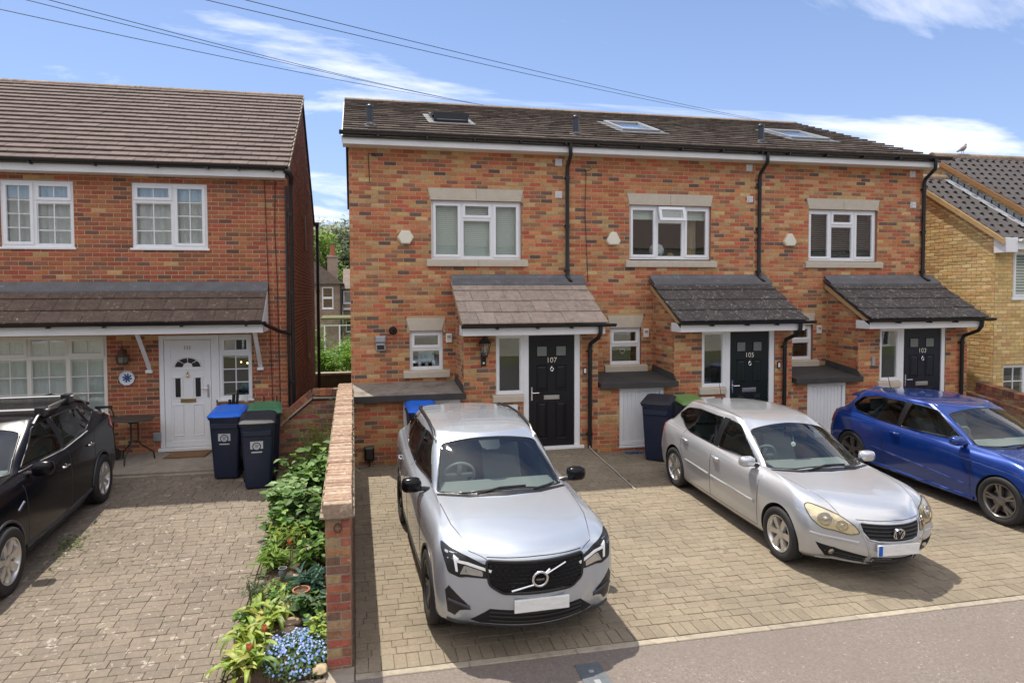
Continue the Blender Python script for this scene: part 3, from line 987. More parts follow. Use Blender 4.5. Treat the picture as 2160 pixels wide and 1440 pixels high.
# ================================================================ the terrace of three
PAL = [('brick_red', 30), ('brick_orange', 30), ('brick_buff', 20), ('brick_sand', 4), ('brick_brown', 15), ('brick_dark', 6)]
XS = [-0.05, 3.97, 7.97, 12.0]
XPL = [1.845, 5.775, 9.68]
XPR = [4.29, 8.22, 12.25]
XBL = [-0.05, 4.29, 8.22]
WIN = [(1.408, 3.109), (5.279, 7.016), (9.230, 10.877)]
SWN = [(0.998, 1.611), (4.883, 5.529), (8.745, 9.365)]
FRM = [(2.416, 3.956), (6.332, 7.849), (10.181, 11.728)]
LEAF = [(3.011, 3.849), (6.925, 7.738), (10.752, 11.636)]
BIN = [(0.80, 1.79), (4.702, 5.576), (8.564, 9.421)]
BZ = [(1.17, 1.265), (1.255, 1.352), (1.222, 1.348)]
NUM = ['107', '105', '103']
EZ, EY, SL = 5.60, 11.33, 0.42
RIDGE_Y = 15.95
cs, sn = 1 / math.hypot(1, SL), SL / math.hypot(1, SL)
LBL = ['brick end house numbered 107 with a pale tiled porch behind the SUV', 'middle brick house numbered 105 with an open top window light',
       'brick house numbered 103 at the far end of the terrace behind the blue car']


def door(house, x0, x1, z0, z1, y, mk, number):
    """composite six-panel door leaf facing -Y"""
    W, H = x1 - x0, z1 - z0
    b = MB()
    b.box(x0, x1, y, y + 0.05, z0, z1)
    leaf = b.build('door', M[mk], house)
    cols = [(0.17, 0.41), (0.59, 0.83)]
    rows = [(0.06, 0.40), (0.50, 0.735)]
    for cx in cols:
        for rz in rows:
            b = MB()
            a, c, d, e = x0 + cx[0] * W, x0 + cx[1] * W, z0 + rz[0] * H, z0 + rz[1] * H
            rect_frame(b, a, c, d, e, 0.022, y - 0.010, y + 0.002, 0.008)
            b.add([(a + 0.03, y - 0.002, d + 0.03), (c - 0.03, y - 0.002, d + 0.03), (c - 0.03, y - 0.002, e - 0.03), (a + 0.03, y - 0.002, e - 0.03),
                   (a + 0.06, y - 0.010, d + 0.06), (c - 0.06, y - 0.010, d + 0.06), (c - 0.06, y - 0.010, e - 0.06), (a + 0.06, y - 0.010, e - 0.06)],
                  [(4, 5, 6, 7), (0, 1, 5, 4), (1, 2, 6, 5), (2, 3, 7, 6), (3, 0, 4, 7)])
            b.build('door_panel', M[mk], leaf)
        b = MB()
        b.box(x0 + cx[0] * W + 0.012, x0 + cx[1] * W - 0.012, y - 0.004, y + 0.001, z0 + 0.815 * H, z0 + 0.90 * H)
        g = b.build('door_glass', M['glass_frost'], leaf)
        b = MB()
        rect_frame(b, x0 + cx[0] * W, x0 + cx[1] * W, z0 + 0.809 * H, z0 + 0.906 * H, 0.013, y - 0.010, y + 0.001)
        b.build('glass_bead', M[mk], leaf)
    xc = (x0 + x1) / 2
    text_mesh(number, 0.130, 0.005, 'house_number', M['chrome'], leaf, Matrix.Translation((xc, y - 0.008, z0 + 0.775 * H)) @ Matrix.Rotation(math.pi / 2, 4, 'X'), 0.0)
    b = MB()                                                                   # ring knocker
    zk = z0 + 0.70 * H
    b.tube([(xc, y - 0.014, zk + 0.045), (xc, y - 0.018, zk + 0.02)], [0.012, 0.009], 8)
    b.tube([(xc + 0.026 * math.sin(t * math.pi / 8), y - 0.02, zk - 0.012 + 0.03 * math.cos(t * math.pi / 8)) for t in range(16)], 0.009, 6, closed=True)
    b.tube([(xc, y - 0.002, zk - 0.045), (xc, y - 0.022, zk - 0.045)], 0.009, 8)
    b.build('knocker', M['chrome'], leaf, smooth=True)
    b = MB()                                                                   # letter plate
    zl = z0 + 0.44 * H
    b.bbox(xc - 0.145, xc + 0.145, y - 0.014, y, zl - 0.04, zl + 0.04, 0.006)
    b.bbox(xc - 0.125, xc + 0.125, y - 0.020, y - 0.014, zl - 0.018, zl + 0.026, 0.004)
    b.build('letterbox', M['steel'], leaf)
    b = MB()                                                                   # lever handle
    xh, zh = x0 + 0.055, z0 + 0.475 * H
    b.bbox(xh - 0.014, xh + 0.014, y - 0.012, y, zh - 0.12, zh + 0.12, 0.004)
    b.tube([(xh, y - 0.01, zh + 0.02), (xh, y - 0.05, zh + 0.02), (xh + 0.12, y - 0.052, zh + 0.022)], 0.010, 8)
    b.build('handle', M['chrome'], leaf, smooth=True)
    return leaf


houses = []
ROOF_L = math.hypot(RIDGE_Y - EY, (RIDGE_Y - EY) * SL)
for i in range(3):
    xa, xb = XS[i], XS[i + 1]
    h = thing('terraced_house', LBL[i], 'house', ((xa + xb) / 2, 14, 0), group='houses of the brick terrace', world_parts=True)
    houses.append(h)
    pl, pr, bl = XPL[i], XPR[i], XBL[i]
    # ---- mortar walls with openings
    w1, w2 = WIN[i], SWN[i]
    hol = [(w1[0], w1[1], 3.505, 4.582), (w2[0], w2[1], 1.47, 2.20)]
    b = MB()
    slab(b, xa, xb, -0.05, 5.49, YM, 0.28, hol)
    fr, lf = FRM[i], LEAF[i]
    zs = 1.105                                                  # sill height of the side light
    pz = 2.20
    hp = [(fr[0], lf[0] - 0.10, zs, 2.155), (lf[0] - 0.10, fr[1], 0.095, 2.155)]
    hb = [(BIN[i][0], BIN[i][1], 0.10, BZ[i][0] - 0.10)]
    slab(b, pl, pr, -0.2, pz, YP, 0.10, hp)
    slab(b, bl if i else -0.05, pl, -0.2, BZ[i][0] - 0.085, YP, 0.10, hb)
    b.prism([(pl, YP + 0.10, -0.1), (pl, YM, -0.1), (pl, YM, 2.97), (pl, YP + 0.10, 2.42)], [(pl + 0.1, YP + 0.10, -0.1), (pl + 0.1, YM, -0.1), (pl + 0.1, YM, 2.97), (pl + 0.1, YP + 0.10, 2.42)])
    b.prism([(pl, YP, 2.201), (pl, YP + 0.1, 2.201), (pl, YP + 0.1, 2.42), (pl, YP, 2.36)], [(pl + 0.1, YP, 2.201), (pl + 0.1, YP + 0.1, 2.201), (pl + 0.1, YP + 0.1, 2.42), (pl + 0.1, YP, 2.36)])
    if i == 2:
        b.prism([(pr - 0.1, YP + 0.101, -0.1), (pr - 0.1, YM + 0.2, -0.1), (pr - 0.1, YM + 0.2, 2.97), (pr - 0.1, YP + 0.101, 2.42)], [(pr, YP + 0.101, -0.1), (pr, YM + 0.2, -0.1), (pr, YM + 0.2, 2.97), (pr, YP + 0.101, 2.42)])
    # gables, party walls and back wall
    for gx, end in ((xa, i == 0), (xb - 0.25, i == 2)):
        t0 = 0.0 if end else 0.06
        z_ = lambda y: 5.46 + (min(y, 2 * RIDGE_Y - y) - EY) * SL
        pts = [(YM + 0.281, -0.05), (20.3, -0.05), (20.3, z_(20.3)), (RIDGE_Y, z_(RIDGE_Y)), (YM + 0.281, z_(YM + 0.281))]
        b.prism([(gx + t0, p, q) for p, q in pts], [(gx + 0.25 - t0, p, q) for p, q in pts])
    b.box(xa + 0.26, xb - 0.26, 20.0, 20.29, -0.05, 5.49)
    wall = b.build('wall', [M['mortar'], M['brick_brown']], h)
    # ---- bricks
    B = Bricks(PAL)
    hid = [lambda x, y, p: (p.z < 1.45 and 0.5 < p.x < 2.75) or (p.z < 3.2 and p.y > 11.5 and 1.8 < p.x < 4.3),
           lambda x, y, p: (p.z < 0.95 and p.x > 4.9) or (p.z < 3.2 and p.y > 11.5 and 5.6 < p.x),
           lambda x, y, p: (p.z < 0.9) or (p.z < 3.2 and p.y > 11.5 and 9.4 < p.x)][i]
    lz = 4.79
    hl = [(w1[0] - 0.03, w1[1] + 0.03, 4.582, 4.805), (w1[0] - 0.095, w1[1] + 0.112, 3.378, 3.505), (w2[0] - 0.045, w2[1] + 0.04, 2.20, 2.425), (w2[0] - 0.12, w2[1] + 0.115, 1.345, 1.47)]
    B.lay((0, YM, 0), (1, 0, 0), (0, -1, 0), xa, xb, 0.0, 5.47, hol + hl, hide=hid)
    hs = [(fr[0] - 0.07, lf[0] - 0.10, zs - 0.125, zs)]
    B.lay((0, YP, 0), (1, 0, 0), (0, -1, 0), pl, pr, -0.12, 2.17, hp + hs, hide=hid, phase=0.04)
    B.lay((0, YP, 0), (1, 0, 0), (0, -1, 0), bl if i else -0.05, pl, -0.12, BZ[i][0] - 0.09, hb, hide=hid, phase=0.04)
    B.lay((pl, YM, 0), (0, -1, 0), (-1, 0, 0), 0.0, YM - YP, -0.1, 2.98, top=lambda z: [(0.0, min(YM - YP, (3.03 - z) / 0.62))] if z > 2.40 else [(0.0, YM - YP)], phase=-0.08)
    if i == 2:
        B.lay((pr, YP, 0), (0, 1, 0), (1, 0, 0), 0.0, YM + 0.2 - YP, -0.1, 2.98, top=lambda z: [(max(0.0, 0.87 - (3.03 - z) / 0.62), 1.07)] if z > 2.40 else [(0.0, 1.07)])
        B.lay((12.0, YM, 0), (0, 1, 0), (1, 0, 0), 0.0, 8.58, 2.2, 7.4, top=lambda z: [(max(0, (z - 5.46) / SL - 0.39), min(8.58, 8.85 - (z - 5.46) / SL))])
    if i == 0:
        B.lay((-0.05, 20.3, 0), (0, -1, 0), (-1, 0, 0), 0.0, 8.58, -0.05, 7.4, top=lambda z: [(max(0, (z - 5.46) / SL - 0.27), min(8.58, 8.97 - (z - 5.46) / SL))])
    B.finish(wall)
    # ---- main roof
    b = MB()
    rx0, rx1 = (xa - 0.10 if i == 0 else xa), (xb + 0.10 if i == 2 else xb)
    zr = EZ + (RIDGE_Y - EY) * SL
    b.prism([(rx0, EY + 0.06, EZ - 0.03), (rx0, RIDGE_Y, zr - 0.055), (rx0, 2 * RIDGE_Y - EY, EZ - 0.055), (rx0, 2 * RIDGE_Y - EY, EZ - 0.02), (rx0, RIDGE_Y, zr - 0.02), (rx0, EY + 0.06, EZ - 0.005)],
            [(rx1, EY + 0.06, EZ - 0.03), (rx1, RIDGE_Y, zr - 0.055), (rx1, 2 * RIDGE_Y - EY, EZ - 0.055), (rx1, 2 * RIDGE_Y - EY, EZ - 0.02), (rx1, RIDGE_Y, zr - 0.02), (rx1, EY + 0.06, EZ - 0.005)])
    roof = b.build('roof', M['felt'], h)
    skx = [(1.62, 2.32), (5.66, 6.52), (9.72, 10.72)][i]
    sky_ = [(3.75 - 2.0, 2.75), (1.75, 2.95), (1.78, 2.95)][i]
    tile_roof(roof, (rx0, EY, EZ), (1, 0, 0), (0, cs, sn), rx1 - rx0, ROOF_L, 0.272, 0.298, 0.030, 'tile_brown', jitter=0.012,
              holes=[(skx[0] - rx0 + 0.1, skx[1] - rx0 - 0.1, sky_[0] + 0.1, sky_[1] - 0.1)])
    b = MB()
    x = rx0
    while x < rx1 - 0.02:
        e = min(x + 0.45, rx1)
        n = 8
        ring = [(RIDGE_Y + 0.125 * math.cos(math.pi * k / n), zr - 0.075 + 0.145 * math.sin(math.pi * k / n)) for k in range(n + 1)]
        rr = MB()
        rr.prism([(x + 0.002, p, q + 0.004 * random.random()) for p, q in ring], [(e - 0.002, p, q) for p, q in ring])
        rr.build('ridge_tile', M['ridge_tile'], roof, smooth=True, angle=50)
        x = e
    # rooflight lying on the slope
    def on(x, s, n):
        return Vector((x, EY + s * cs - n * sn, EZ + s * sn + n * cs))
    b = MB()
    x0, x1, s0, s1 = skx[0], skx[1], sky_[0], sky_[1]
    def rbox(b, a, c, d, e, n0, n1, m=0, lift=0.0):
        q = [on(x_, s_, n_) for n_ in (n0, n1) for x_, s_ in ((a, d), (c, d), (c, e), (a, e))]
        b.add(q, [(3, 2, 1, 0), (4, 5, 6, 7), (0, 1, 5, 4), (1, 2, 6, 5), (2, 3, 7, 6), (3, 0, 4, 7)], m)
    for (a, c, d, e) in ((x0, x1, s0, s0 + 0.07), (x0, x1, s1 - 0.09, s1), (x0, x0 + 0.06, s0 + 0.07, s1 - 0.09), (x1 - 0.06, x1, s0 + 0.07, s1 - 0.09)):
        rbox(b, a, c, d, e, 0.0, 0.10)
    if i == 0:
        fr_ = b.build('rooflight', M['navy_pvc'], h)
        # sash tipped open about its middle
        mid = (s0 + s1) / 2
        T = Matrix.Translation(on((x0 + x1) / 2, mid, 0.12)) @ Matrix.Rotation(math.atan(SL) - rad(11), 4, 'X')
        b = MB()
        for (px_, py_, sx_, sy_) in ((0, -0.46, 0.72, 0.07), (0, 0.46, 0.72, 0.07), (-0.33, 0, 0.06, 0.85), (0.33, 0, 0.06, 0.85)):
            b.obox(T @ Matrix.Translation((px_, py_, 0)), sx_, sy_, 0.06)
        b.obox(T @ Matrix.Translation((0, -0.49, -0.055)), 0.70, 0.03, 0.10)
        sash = b.build('sash', M['navy_pvc'], fr_)
        b = MB(); b.obox(T @ Matrix.Translation((0, 0, 0.01)), 0.60, 0.85, 0.012)
        b.build('pane', M['glass'], fr_)
        b = MB(); rbox(b, x0 + 0.06, x1 - 0.06, s0 + 0.07, s1 - 0.09, -0.30, -0.28)
        b.build('room', M['room_dark'], fr_)
    else:
        fr_ = b.build('rooflight', M['grey_metal'], h)
        b = MB(); rbox(b, x0 + 0.06, x1 - 0.06, s0 + 0.07, s1 - 0.09, 0.06, 0.072)
        b.build('pane', M['glass'], fr_)
        b = MB(); rbox(b, x0 + 0.06, x1 - 0.06, s0 + 0.07, s1 - 0.09, 0.0, 0.01)
        b.build('blind', M['blind'], fr_)
    b = MB()
    rbox(b, x0 - 0.12, x0 - 0.002, s0 - 0.1, s1 + 0.1, 0.045, 0.058)
    rbox(b, x1 + 0.002, x1 + 0.12, s0 - 0.1, s1 + 0.1, 0.045, 0.058)
    rbox(b, x0 - 0.12, x1 + 0.12, s0 - 0.22, s0 - 0.102, 0.050, 0.062)
    b.build('flashing', M['lead'], fr_)
    # flue pipe through the roof
    fx, fy = [(0.34, 12.16), (4.34, 12.16), (8.54, 12.34)][i]
    fz = EZ + (fy - EY) * SL
    b = MB()
    b.tube([(fx, fy, fz - 0.1), (fx, fy, fz + 0.36)], 0.060, 14)
    b.tube([(fx, fy, fz + 0.355), (fx, fy, fz + 0.36), (fx, fy, fz + 0.40), (fx, fy, fz + 0.41)], [0.06, 0.070, 0.070, 0.06], 14)
    fl = b.build('flue_pipe', M['navy_pvc'], h, smooth=True)
    b = MB(); b.obox(Matrix.Translation((fx, fy, fz + 0.045)) @ Matrix.Rotation(math.atan(SL), 4, 'X'), 0.20, 0.24, 0.014)
    b.lathe([(0.075, 0.0), (0.064, 0.04)], Matrix.Translation((fx, fy, fz + 0.05)), 14)
    b.build('flue_collar', M['lead'], fl)
    # ---- eaves
    b = MB(); b.bbox(rx0, rx1 - (0.004 if i < 2 else 0), YM - 0.29, YM - 0.265, 5.472, 5.625, 0.004)
    b.build('fascia', M['fascia'], h)
    b = MB(); b.box(rx0, rx1 - (0.004 if i < 2 else 0), YM - 0.264, YM - 0.002, 5.474, 5.490)
    b.build('soffit', M['cream_upvc'], h)
    if i == 0:
        b = MB(); b.prism([(rx0 - 0.02, EY + 0.10, 5.474), (rx0 - 0.02, RIDGE_Y, zr - 0.20), (rx0 - 0.02, RIDGE_Y, zr - 0.03), (rx0 - 0.02, EY + 0.10, EZ + 0.01)],
                          [(rx0 - 0.001, EY + 0.10, 5.474), (rx0 - 0.001, RIDGE_Y, zr - 0.20), (rx0 - 0.001, RIDGE_Y, zr - 0.03), (rx0 - 0.001, EY + 0.10, EZ + 0.01)])
        b.build('bargeboard', M['fascia'], h)
    gutter(h, rx0 - (0.05 if i == 0 else 0), rx1 + (0.20 if i == 2 else -0.004), YM - 0.355, 5.675, 0.062, clips=[xa + 0.5 + k * 0.85 for k in range(5)])
    # ---- rainwater pipes
    dx = [3.995, 8.059, 11.979][i]
    yo = YM - 0.355; yw = YM - 0.055
    zb = [3.08, 3.08, 3.10][i]
    downpipe(h, [(dx - 0.04, yo, 5.62), (dx - 0.04, yo, 5.50), (dx - 0.03, yo + 0.02, 5.43), (dx, yw - 0.03, 5.27), (dx, yw, 5.20), (dx, yw, zb + 0.14), (dx + 0.012, yw - 0.02, zb + 0.07), (dx + 0.03, yw - 0.13, zb + 0.0)],
             0.036, clips=[(dx, yw, 5.05), (dx, yw, 4.15), (dx, yw, 3.30)])
    # ---- main window, small window
    if i == 0:
        lights = [(0, 0.335, 0, 1, True, 1, 1), (0.335, 0.675, 0.70, 1, True, 1, 1), (0.335, 0.675, 0, 0.70, False, 1, 1), (0.675, 1, 0, 1, True, 1, 1)]
        window(h, w1[0], w1[1], 3.505, 4.582, YM, lights, inside=venetian(), sill=False, room='room')
    elif i == 1:
        def clutter(w, x0, x1, z0, z1, y):
            b = MB(); b.box(x0, x1, y, y + 0.01, z1 - 0.26, z1); b.build('blind', M['blind'], w)
            b = MB(); b.lathe([(0.05, 0), (0.13, 0.07), (0.15, 0.16), (0.11, 0.25), (0.05, 0.28)], Matrix.Translation((x0 + 0.72, y + 0.16, z0 + 0.05)), 18)
            b.build('lamp', M['net'], w, smooth=True, angle=80)
            b = MB(); b.lathe([(0.01, 0.19), (0.03, 0.12), (0.075, 0.09), (0.09, 0.04), (0.06, 0.0)][::-1], Matrix.Translation((x0 + 1.44, y + 0.16, z0 + 0.05)), 16)
            b.lathe([(0.05, 0), (0.07, 0.05), (0.04, 0.10)], Matrix.Translation((x0 + 1.02, y + 0.16, z0 + 0.05)), 12)
            b.build('ornament', mat('amber_ornament', (0.45, 0.22, 0.06), 0.4), w, smooth=True, angle=80)
            b = MB()
            n = 24
            xs = [x0 + 1.24 + 0.34 * k / n for k in range(n + 1)]
            vs = [(x, y + 0.14 + 0.02 * math.sin(k * 1.9), z) for z in (z0, z1) for k, x in enumerate(xs)]
            b.add(vs, [(k, k + 1, n + 2 + k, n + 1 + k) for k in range(n)])
            b.build('curtain', mat('tan_curtain', (0.42, 0.34, 0.22), 0.9), w, smooth=True, angle=80)
        lights = [(0, 0.34, 0, 1, True, 1, 1), (0.34, 0.675, 0.72, 1, False, 1, 1), (0.34, 0.675, 0, 0.72, False, 1, 1), (0.675, 1, 0, 1, True, 1, 1)]
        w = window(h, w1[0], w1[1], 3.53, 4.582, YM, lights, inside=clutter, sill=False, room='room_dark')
        # the top light stands open
        T = Matrix.Translation((w1[0] + 0.507 * 1.737, YM + 0.035, 4.545)) @ Matrix.Rotation(rad(-16), 4, 'X')
        b = MB()
        for (cx, cz, sx, sz) in ((0, -0.03, 0.56, 0.055), (0, -0.255, 0.56, 0.055), (-0.253, -0.142, 0.055, 0.17), (0.253, -0.142, 0.055, 0.17)):
            b.obox(T @ Matrix.Translation((cx, -0.03, cz)), sx, 0.045, sz)
        b.build('casement', M['white'], w)
        b = MB(); b.obox(T @ Matrix.Translation((0, -0.03, -0.142)), 0.45, 0.008, 0.17); b.build('pane', M['glass'], w)
    else:
        lights = [(0, 0.335, 0, 1, True, 1, 1), (0.335, 0.675, 0.70, 1, True, 1, 1), (0.335, 0.675, 0, 0.70, False, 1, 1), (0.675, 1, 0, 1, True, 1, 1)]
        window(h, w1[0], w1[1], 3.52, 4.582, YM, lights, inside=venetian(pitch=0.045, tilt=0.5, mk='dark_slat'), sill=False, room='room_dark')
    lintel(h, w1[0] - 0.065, w1[1] + 0.035, 4.584, 4.805, YM, 0.055)
    stone_sill(h, w1[0] - 0.092, w1[1] + 0.110, 3.380, 3.503, YM)
    sl_ = [(0, 1, 0.54, 1, True, 1, 1), (0, 1, 0, 0.54, False, 1, 1)]
    def trinkets(w, x0, x1, z0, z1, y):
        if i == 0:
            b = MB()
            b.obox(Matrix.Translation(((x0 + x1) / 2 + 0.02, y + 0.12, z0 + 0.24)), 0.30, 0.02, 0.20)
            b.build('picture', mat('pale_blue_print', (0.30, 0.45, 0.52), 0.5, noise=0.5, nscale=14), w)
            b = MB()
            for k, hh in enumerate((0.09, 0.07, 0.12)):
                b.lathe([(0.03, 0), (0.032, hh * 0.7), (0.014, hh)], Matrix.Translation((x0 + 0.2 + 0.13 * k, y + 0.06, z0 + 0.05)), 10)
            b.build('bottle', M['net'], w, smooth=True)
        elif i == 1:
            b = MB()
            xc, zc_ = (x0 + x1) / 2, z0 + 0.26
            b.tube([(xc + 0.055 * 16 / 16 * math.sin(t) ** 3, y, zc_ + 0.0036 * (13 * math.cos(t) - 5 * math.cos(2 * t) - 2 * math.cos(3 * t) - math.cos(4 * t))) for t in [k * 2 * math.pi / 22 for k in range(22)]], 0.006, 5, closed=True)
            b.build('heart_ornament', M['net'], w)
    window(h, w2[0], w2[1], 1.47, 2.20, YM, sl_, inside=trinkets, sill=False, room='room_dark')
    lintel(h, w2[0] - 0.065, w2[1] + 0.04, 2.202, 2.425, YM, 0.06, joint=False)
    stone_sill(h, w2[0] - 0.12, w2[1] + 0.115, 1.345, 1.468, YM, joint=False)
    # ---- porch: canopy of four tile courses
    px0, px1 = pl - 0.10, pr + 0.02
    ytop, ztop, ybot, zbot = YM - 0.02, 3.10, 10.43, 2.335
    S = Vector((0, ytop - ybot, ztop - zbot)); Lp = S.length
    b = MB()
    b.prism([(px0 + 0.02, ybot + 0.02, zbot - 0.03), (px0 + 0.02, ytop, ztop - 0.04), (px0 + 0.02, ytop, ztop - 0.01), (px0 + 0.02, ybot + 0.02, zbot)],
            [(px1 - 0.02, ybot + 0.02, zbot - 0.03), (px1 - 0.02, ytop, ztop - 0.04), (px1 - 0.02, ytop, ztop - 0.01), (px1 - 0.02, ybot + 0.02, zbot)])
    canopy = b.build('porch_roof', M['felt'], h)
    tile_roof(canopy, (px0, ybot, zbot), (1, 0, 0), S, px1 - px0, Lp - 0.02, Lp / 4.2, 0.30, 0.024, 'tile_buff' if i == 0 else 'tile_grey', jitter=0.008, bond=True)
    b = MB()                                            # lead apron flashing in three laps
    for k in range(3):
        a = px0 + 0.02 + (px1 - px0 - 0.04) * k / 3; c = px0 + 0.02 + (px1 - px0 - 0.04) * (k + 1) / 3 + 0.03
        dz = 0.004 * k
        Sn = S.normalized(); Nn = Vector((0, -Sn.z, Sn.y))
        p1 = Vector((0, ytop, ztop)) + Nn * (0.062 + dz); p0 = p1 - Sn * 0.20
        b.add([(a, p0.y, p0.z), (c, p0.y, p0.z), (c, p1.y - 0.02, p1.z), (a, p1.y - 0.02, p1.z), (c, YM - 0.014 - dz, ztop + 0.13), (a, YM - 0.014 - dz, ztop + 0.13),
               (a, p0.y, p0.z - 0.03), (c, p0.y, p0.z - 0.03)],
              [(0, 1, 2, 3), (3, 2, 4, 5), (6, 7, 1, 0)])
    b.build('flashing', M['lead'], canopy)
    for e, s_ in ((px0 + 0.03, 1), (px1 - 0.03, -1)):                       # timber verge boards
        b = MB()
        b.prism([(e, ybot + 0.06, zbot - 0.03), (e, ytop, ztop - 0.042), (e, ytop, ztop - 0.15), (e, ybot + 0.06, zbot - 0.10)],
                [(e + s_ * 0.02, ybot + 0.06, zbot - 0.03), (e + s_ * 0.02, ytop, ztop - 0.042), (e + s_ * 0.02, ytop, ztop - 0.15), (e + s_ * 0.02, ybot + 0.06, zbot - 0.10)])
        b.build('verge_board', M['timber'], canopy)
    b = MB()
    b.bbox(px0 + 0.03, px1 - 0.03, ybot + 0.055, ybot + 0.078, 2.165, 2.325, 0.004)
    b.bbox(px0 + 0.03, px0 + 0.052, ybot + 0.079, YP - 0.012, 2.165, 2.325, 0.004)
    b.bbox(px1 - 0.052, px1 - 0.03, ybot + 0.079, YP + 0.02, 2.165, 2.325, 0.004)
    b.box(px0 + 0.053, px1 - 0.053, ybot + 0.079, YP - 0.001, 2.168, 2.182)
    b.build('fascia', M['fascia'], canopy)
    gutter(h, px0 + 0.0, px1 + 0.13, ybot - 0.005, 2.345, 0.055, clips=[px0 + 0.6, px0 + 1.3, px0 + 1.9])
    # pipe down the front of the porch
    dx = [4.115, 8.02, 12.06][i]
    downpipe(h, [(dx + 0.06, ybot, 2.30), (dx + 0.06, ybot + 0.01, 2.19), (dx + 0.04, ybot + 0.06, 2.10), (dx + 0.0, YP - 0.09, 1.98), (dx, YP - 0.06, 1.90), (dx, YP - 0.06, 0.12 if i == 0 else 0.02)],
             0.036, clips=[(dx, YP - 0.06, 1.84), (dx, YP - 0.06, 0.36)])
    # ---- door set
    b = MB()
    fx0, fx1, lx0, lx1 = fr[0], fr[1], lf[0], lf[1]
    yd = YP + 0.012
    b.bbox(lx1 + 0.004, fx1 - 0.002, yd, yd + 0.07, 0.16, 2.153, 0.004)
    b.bbox(lx0 - 0.105, lx0 - 0.004, yd, yd + 0.07, 0.16, 2.153, 0.004)
    b.bbox(lx0 - 0.004, lx1 + 0.004, yd, yd + 0.07, 2.133, 2.153, 0.004)
    b.bbox(fx0 - 0.03, fx1 + 0.06, yd - 0.045, yd + 0.07, 0.097, 0.158, 0.006) if False else b.bbox(lx0 - 0.12, fx1 + 0.06, yd - 0.055, yd + 0.07, 0.097, 0.158, 0.006)
    b.build('door_frame', M['white'], h)
    door(h, lx0, lx1, 0.165, 2.130, yd + 0.022, ['door_black', 'door_green', 'door_navy'][i], NUM[i])
    window(h, fx0 + 0.002, lx0 - 0.106, zs, 2.153, YP, [(0, 1, 0, 1, False, 1, 1)], recess=0.012, sill=False, room='room_dark', depth=0.7)
    stone_sill(h, fx0 - 0.06, lx0 - 0.11, zs - 0.122, zs - 0.003, YP, joint=False, proud=0.05)
    # ---- bin store: flat felt roof and boarded door
    z1, z2 = BZ[i]
    b0, b1 = (bl + 0.0, pl + (0.0)) if i else (-0.05, pl)
    if i:
        b0 = [0, 4.31, 8.24][i]
    yb_ = YP - 0.12
    b = MB()
    b.prism([(b0, yb_, z1 - 0.085), (b0, YM - 0.013, z2 - 0.085), (b0, YM - 0.013, z2), (b0, yb_ + 0.02, z1)],
            [(b1 + 0.0, yb_, z1 - 0.085), (b1 - 0.012, YM - 0.013, z2 - 0.085), (b1 - 0.012, YM - 0.013, z2), (b1, yb_ + 0.02, z1)])
    st = b.build('flat_roof', M['felt_dry'] if i == 0 else M['felt'], h)
    b = MB()
    b.bbox(b0 - 0.012, b1 + 0.02, yb_ - 0.016, yb_ - 0.002, z1 - 0.095, z1 + 0.012, 0.006)
    b.prism([(pl - 0.035, yb_, z1 + 0.002), (pl - 0.035, YM - 0.02, z2 + 0.002), (pl - 0.013, YM - 0.02, z2 + 0.12), (pl - 0.013, YP + 0.0, z1 + 0.13), (pl - 0.013, yb_, z1 + 0.02)],
            [(pl - 0.0125, yb_, z1 + 0.002), (pl - 0.0125, YM - 0.02, z2 + 0.002), (pl - 0.0115, YM - 0.02, z2 + 0.12), (pl - 0.0115, YP + 0.0, z1 + 0.13), (pl - 0.0115, yb_, z1 + 0.02)])
    b.build('roof_edge', M['felt'], st)
    bx0, bx1 = BIN[i]
    bz1 = z1 - 0.105
    b = MB()
    rect_frame(b, bx0 + 0.003, bx1 - 0.003, 0.103, bz1, 0.075, YP + 0.005, YP + 0.055, 0.006)
    sd = b.build('cupboard_door', M['white'], h)
    n = 9
    for k in range(n):
        a = bx0 + 0.085 + (bx1 - bx0 - 0.17) * k / n; c = bx0 + 0.085 + (bx1 - bx0 - 0.17) * (k + 1) / n
        b = MB(); b.bbox(a + 0.001, c - 0.001, YP + 0.024, YP + 0.045, 0.18, bz1 - 0.078, 0.005)
        b.build('board', M['white'], sd)
    b = MB(); b.bbox(bx0 - 0.01, bx1 + 0.01, YP - 0.03, YP + 0.004, 0.06, 0.100, 0.005); b.build('threshold', M['white'], sd)
    # ---- boxes on the wall
    ax, az = [(0.937, 3.895), (4.928, 3.909), (8.765, 3.926)][i]
    b = MB()
    if i == 0:
        hx = [(ax + 0.148 * math.cos(t * math.pi / 3), az + 0.138 * math.sin(t * math.pi / 3)) for t in range(6)]
    else:
        hx = []
        for t in range(3):
            for d in (-0.36, -0.12, 0.12, 0.36):
                a = rad(90 + 120 * t) + d
                hx.append((ax + 0.142 * math.cos(a), az + 0.142 * math.sin(a)))
    hx = hx[::-1]
    ins = [(ax + (p - ax) * 0.86, az + (q - az) * 0.86) for p, q in hx]
    nn_ = len(hx)
    b.add([(p, YM, q) for p, q in hx] + [(p, YM - 0.065, q) for p, q in hx] + [(p, YM - 0.082, q) for p, q in ins],
          [(k, (k + 1) % nn_, nn_ + (k + 1) % nn_, nn_ + k) for k in range(nn_)] + [(nn_ + k, nn_ + (k + 1) % nn_, 2 * nn_ + (k + 1) % nn_, 2 * nn_ + k) for k in range(nn_)] + [tuple(range(2 * nn_, 3 * nn_))])
    b.build('alarm_box', M['cream'], h)
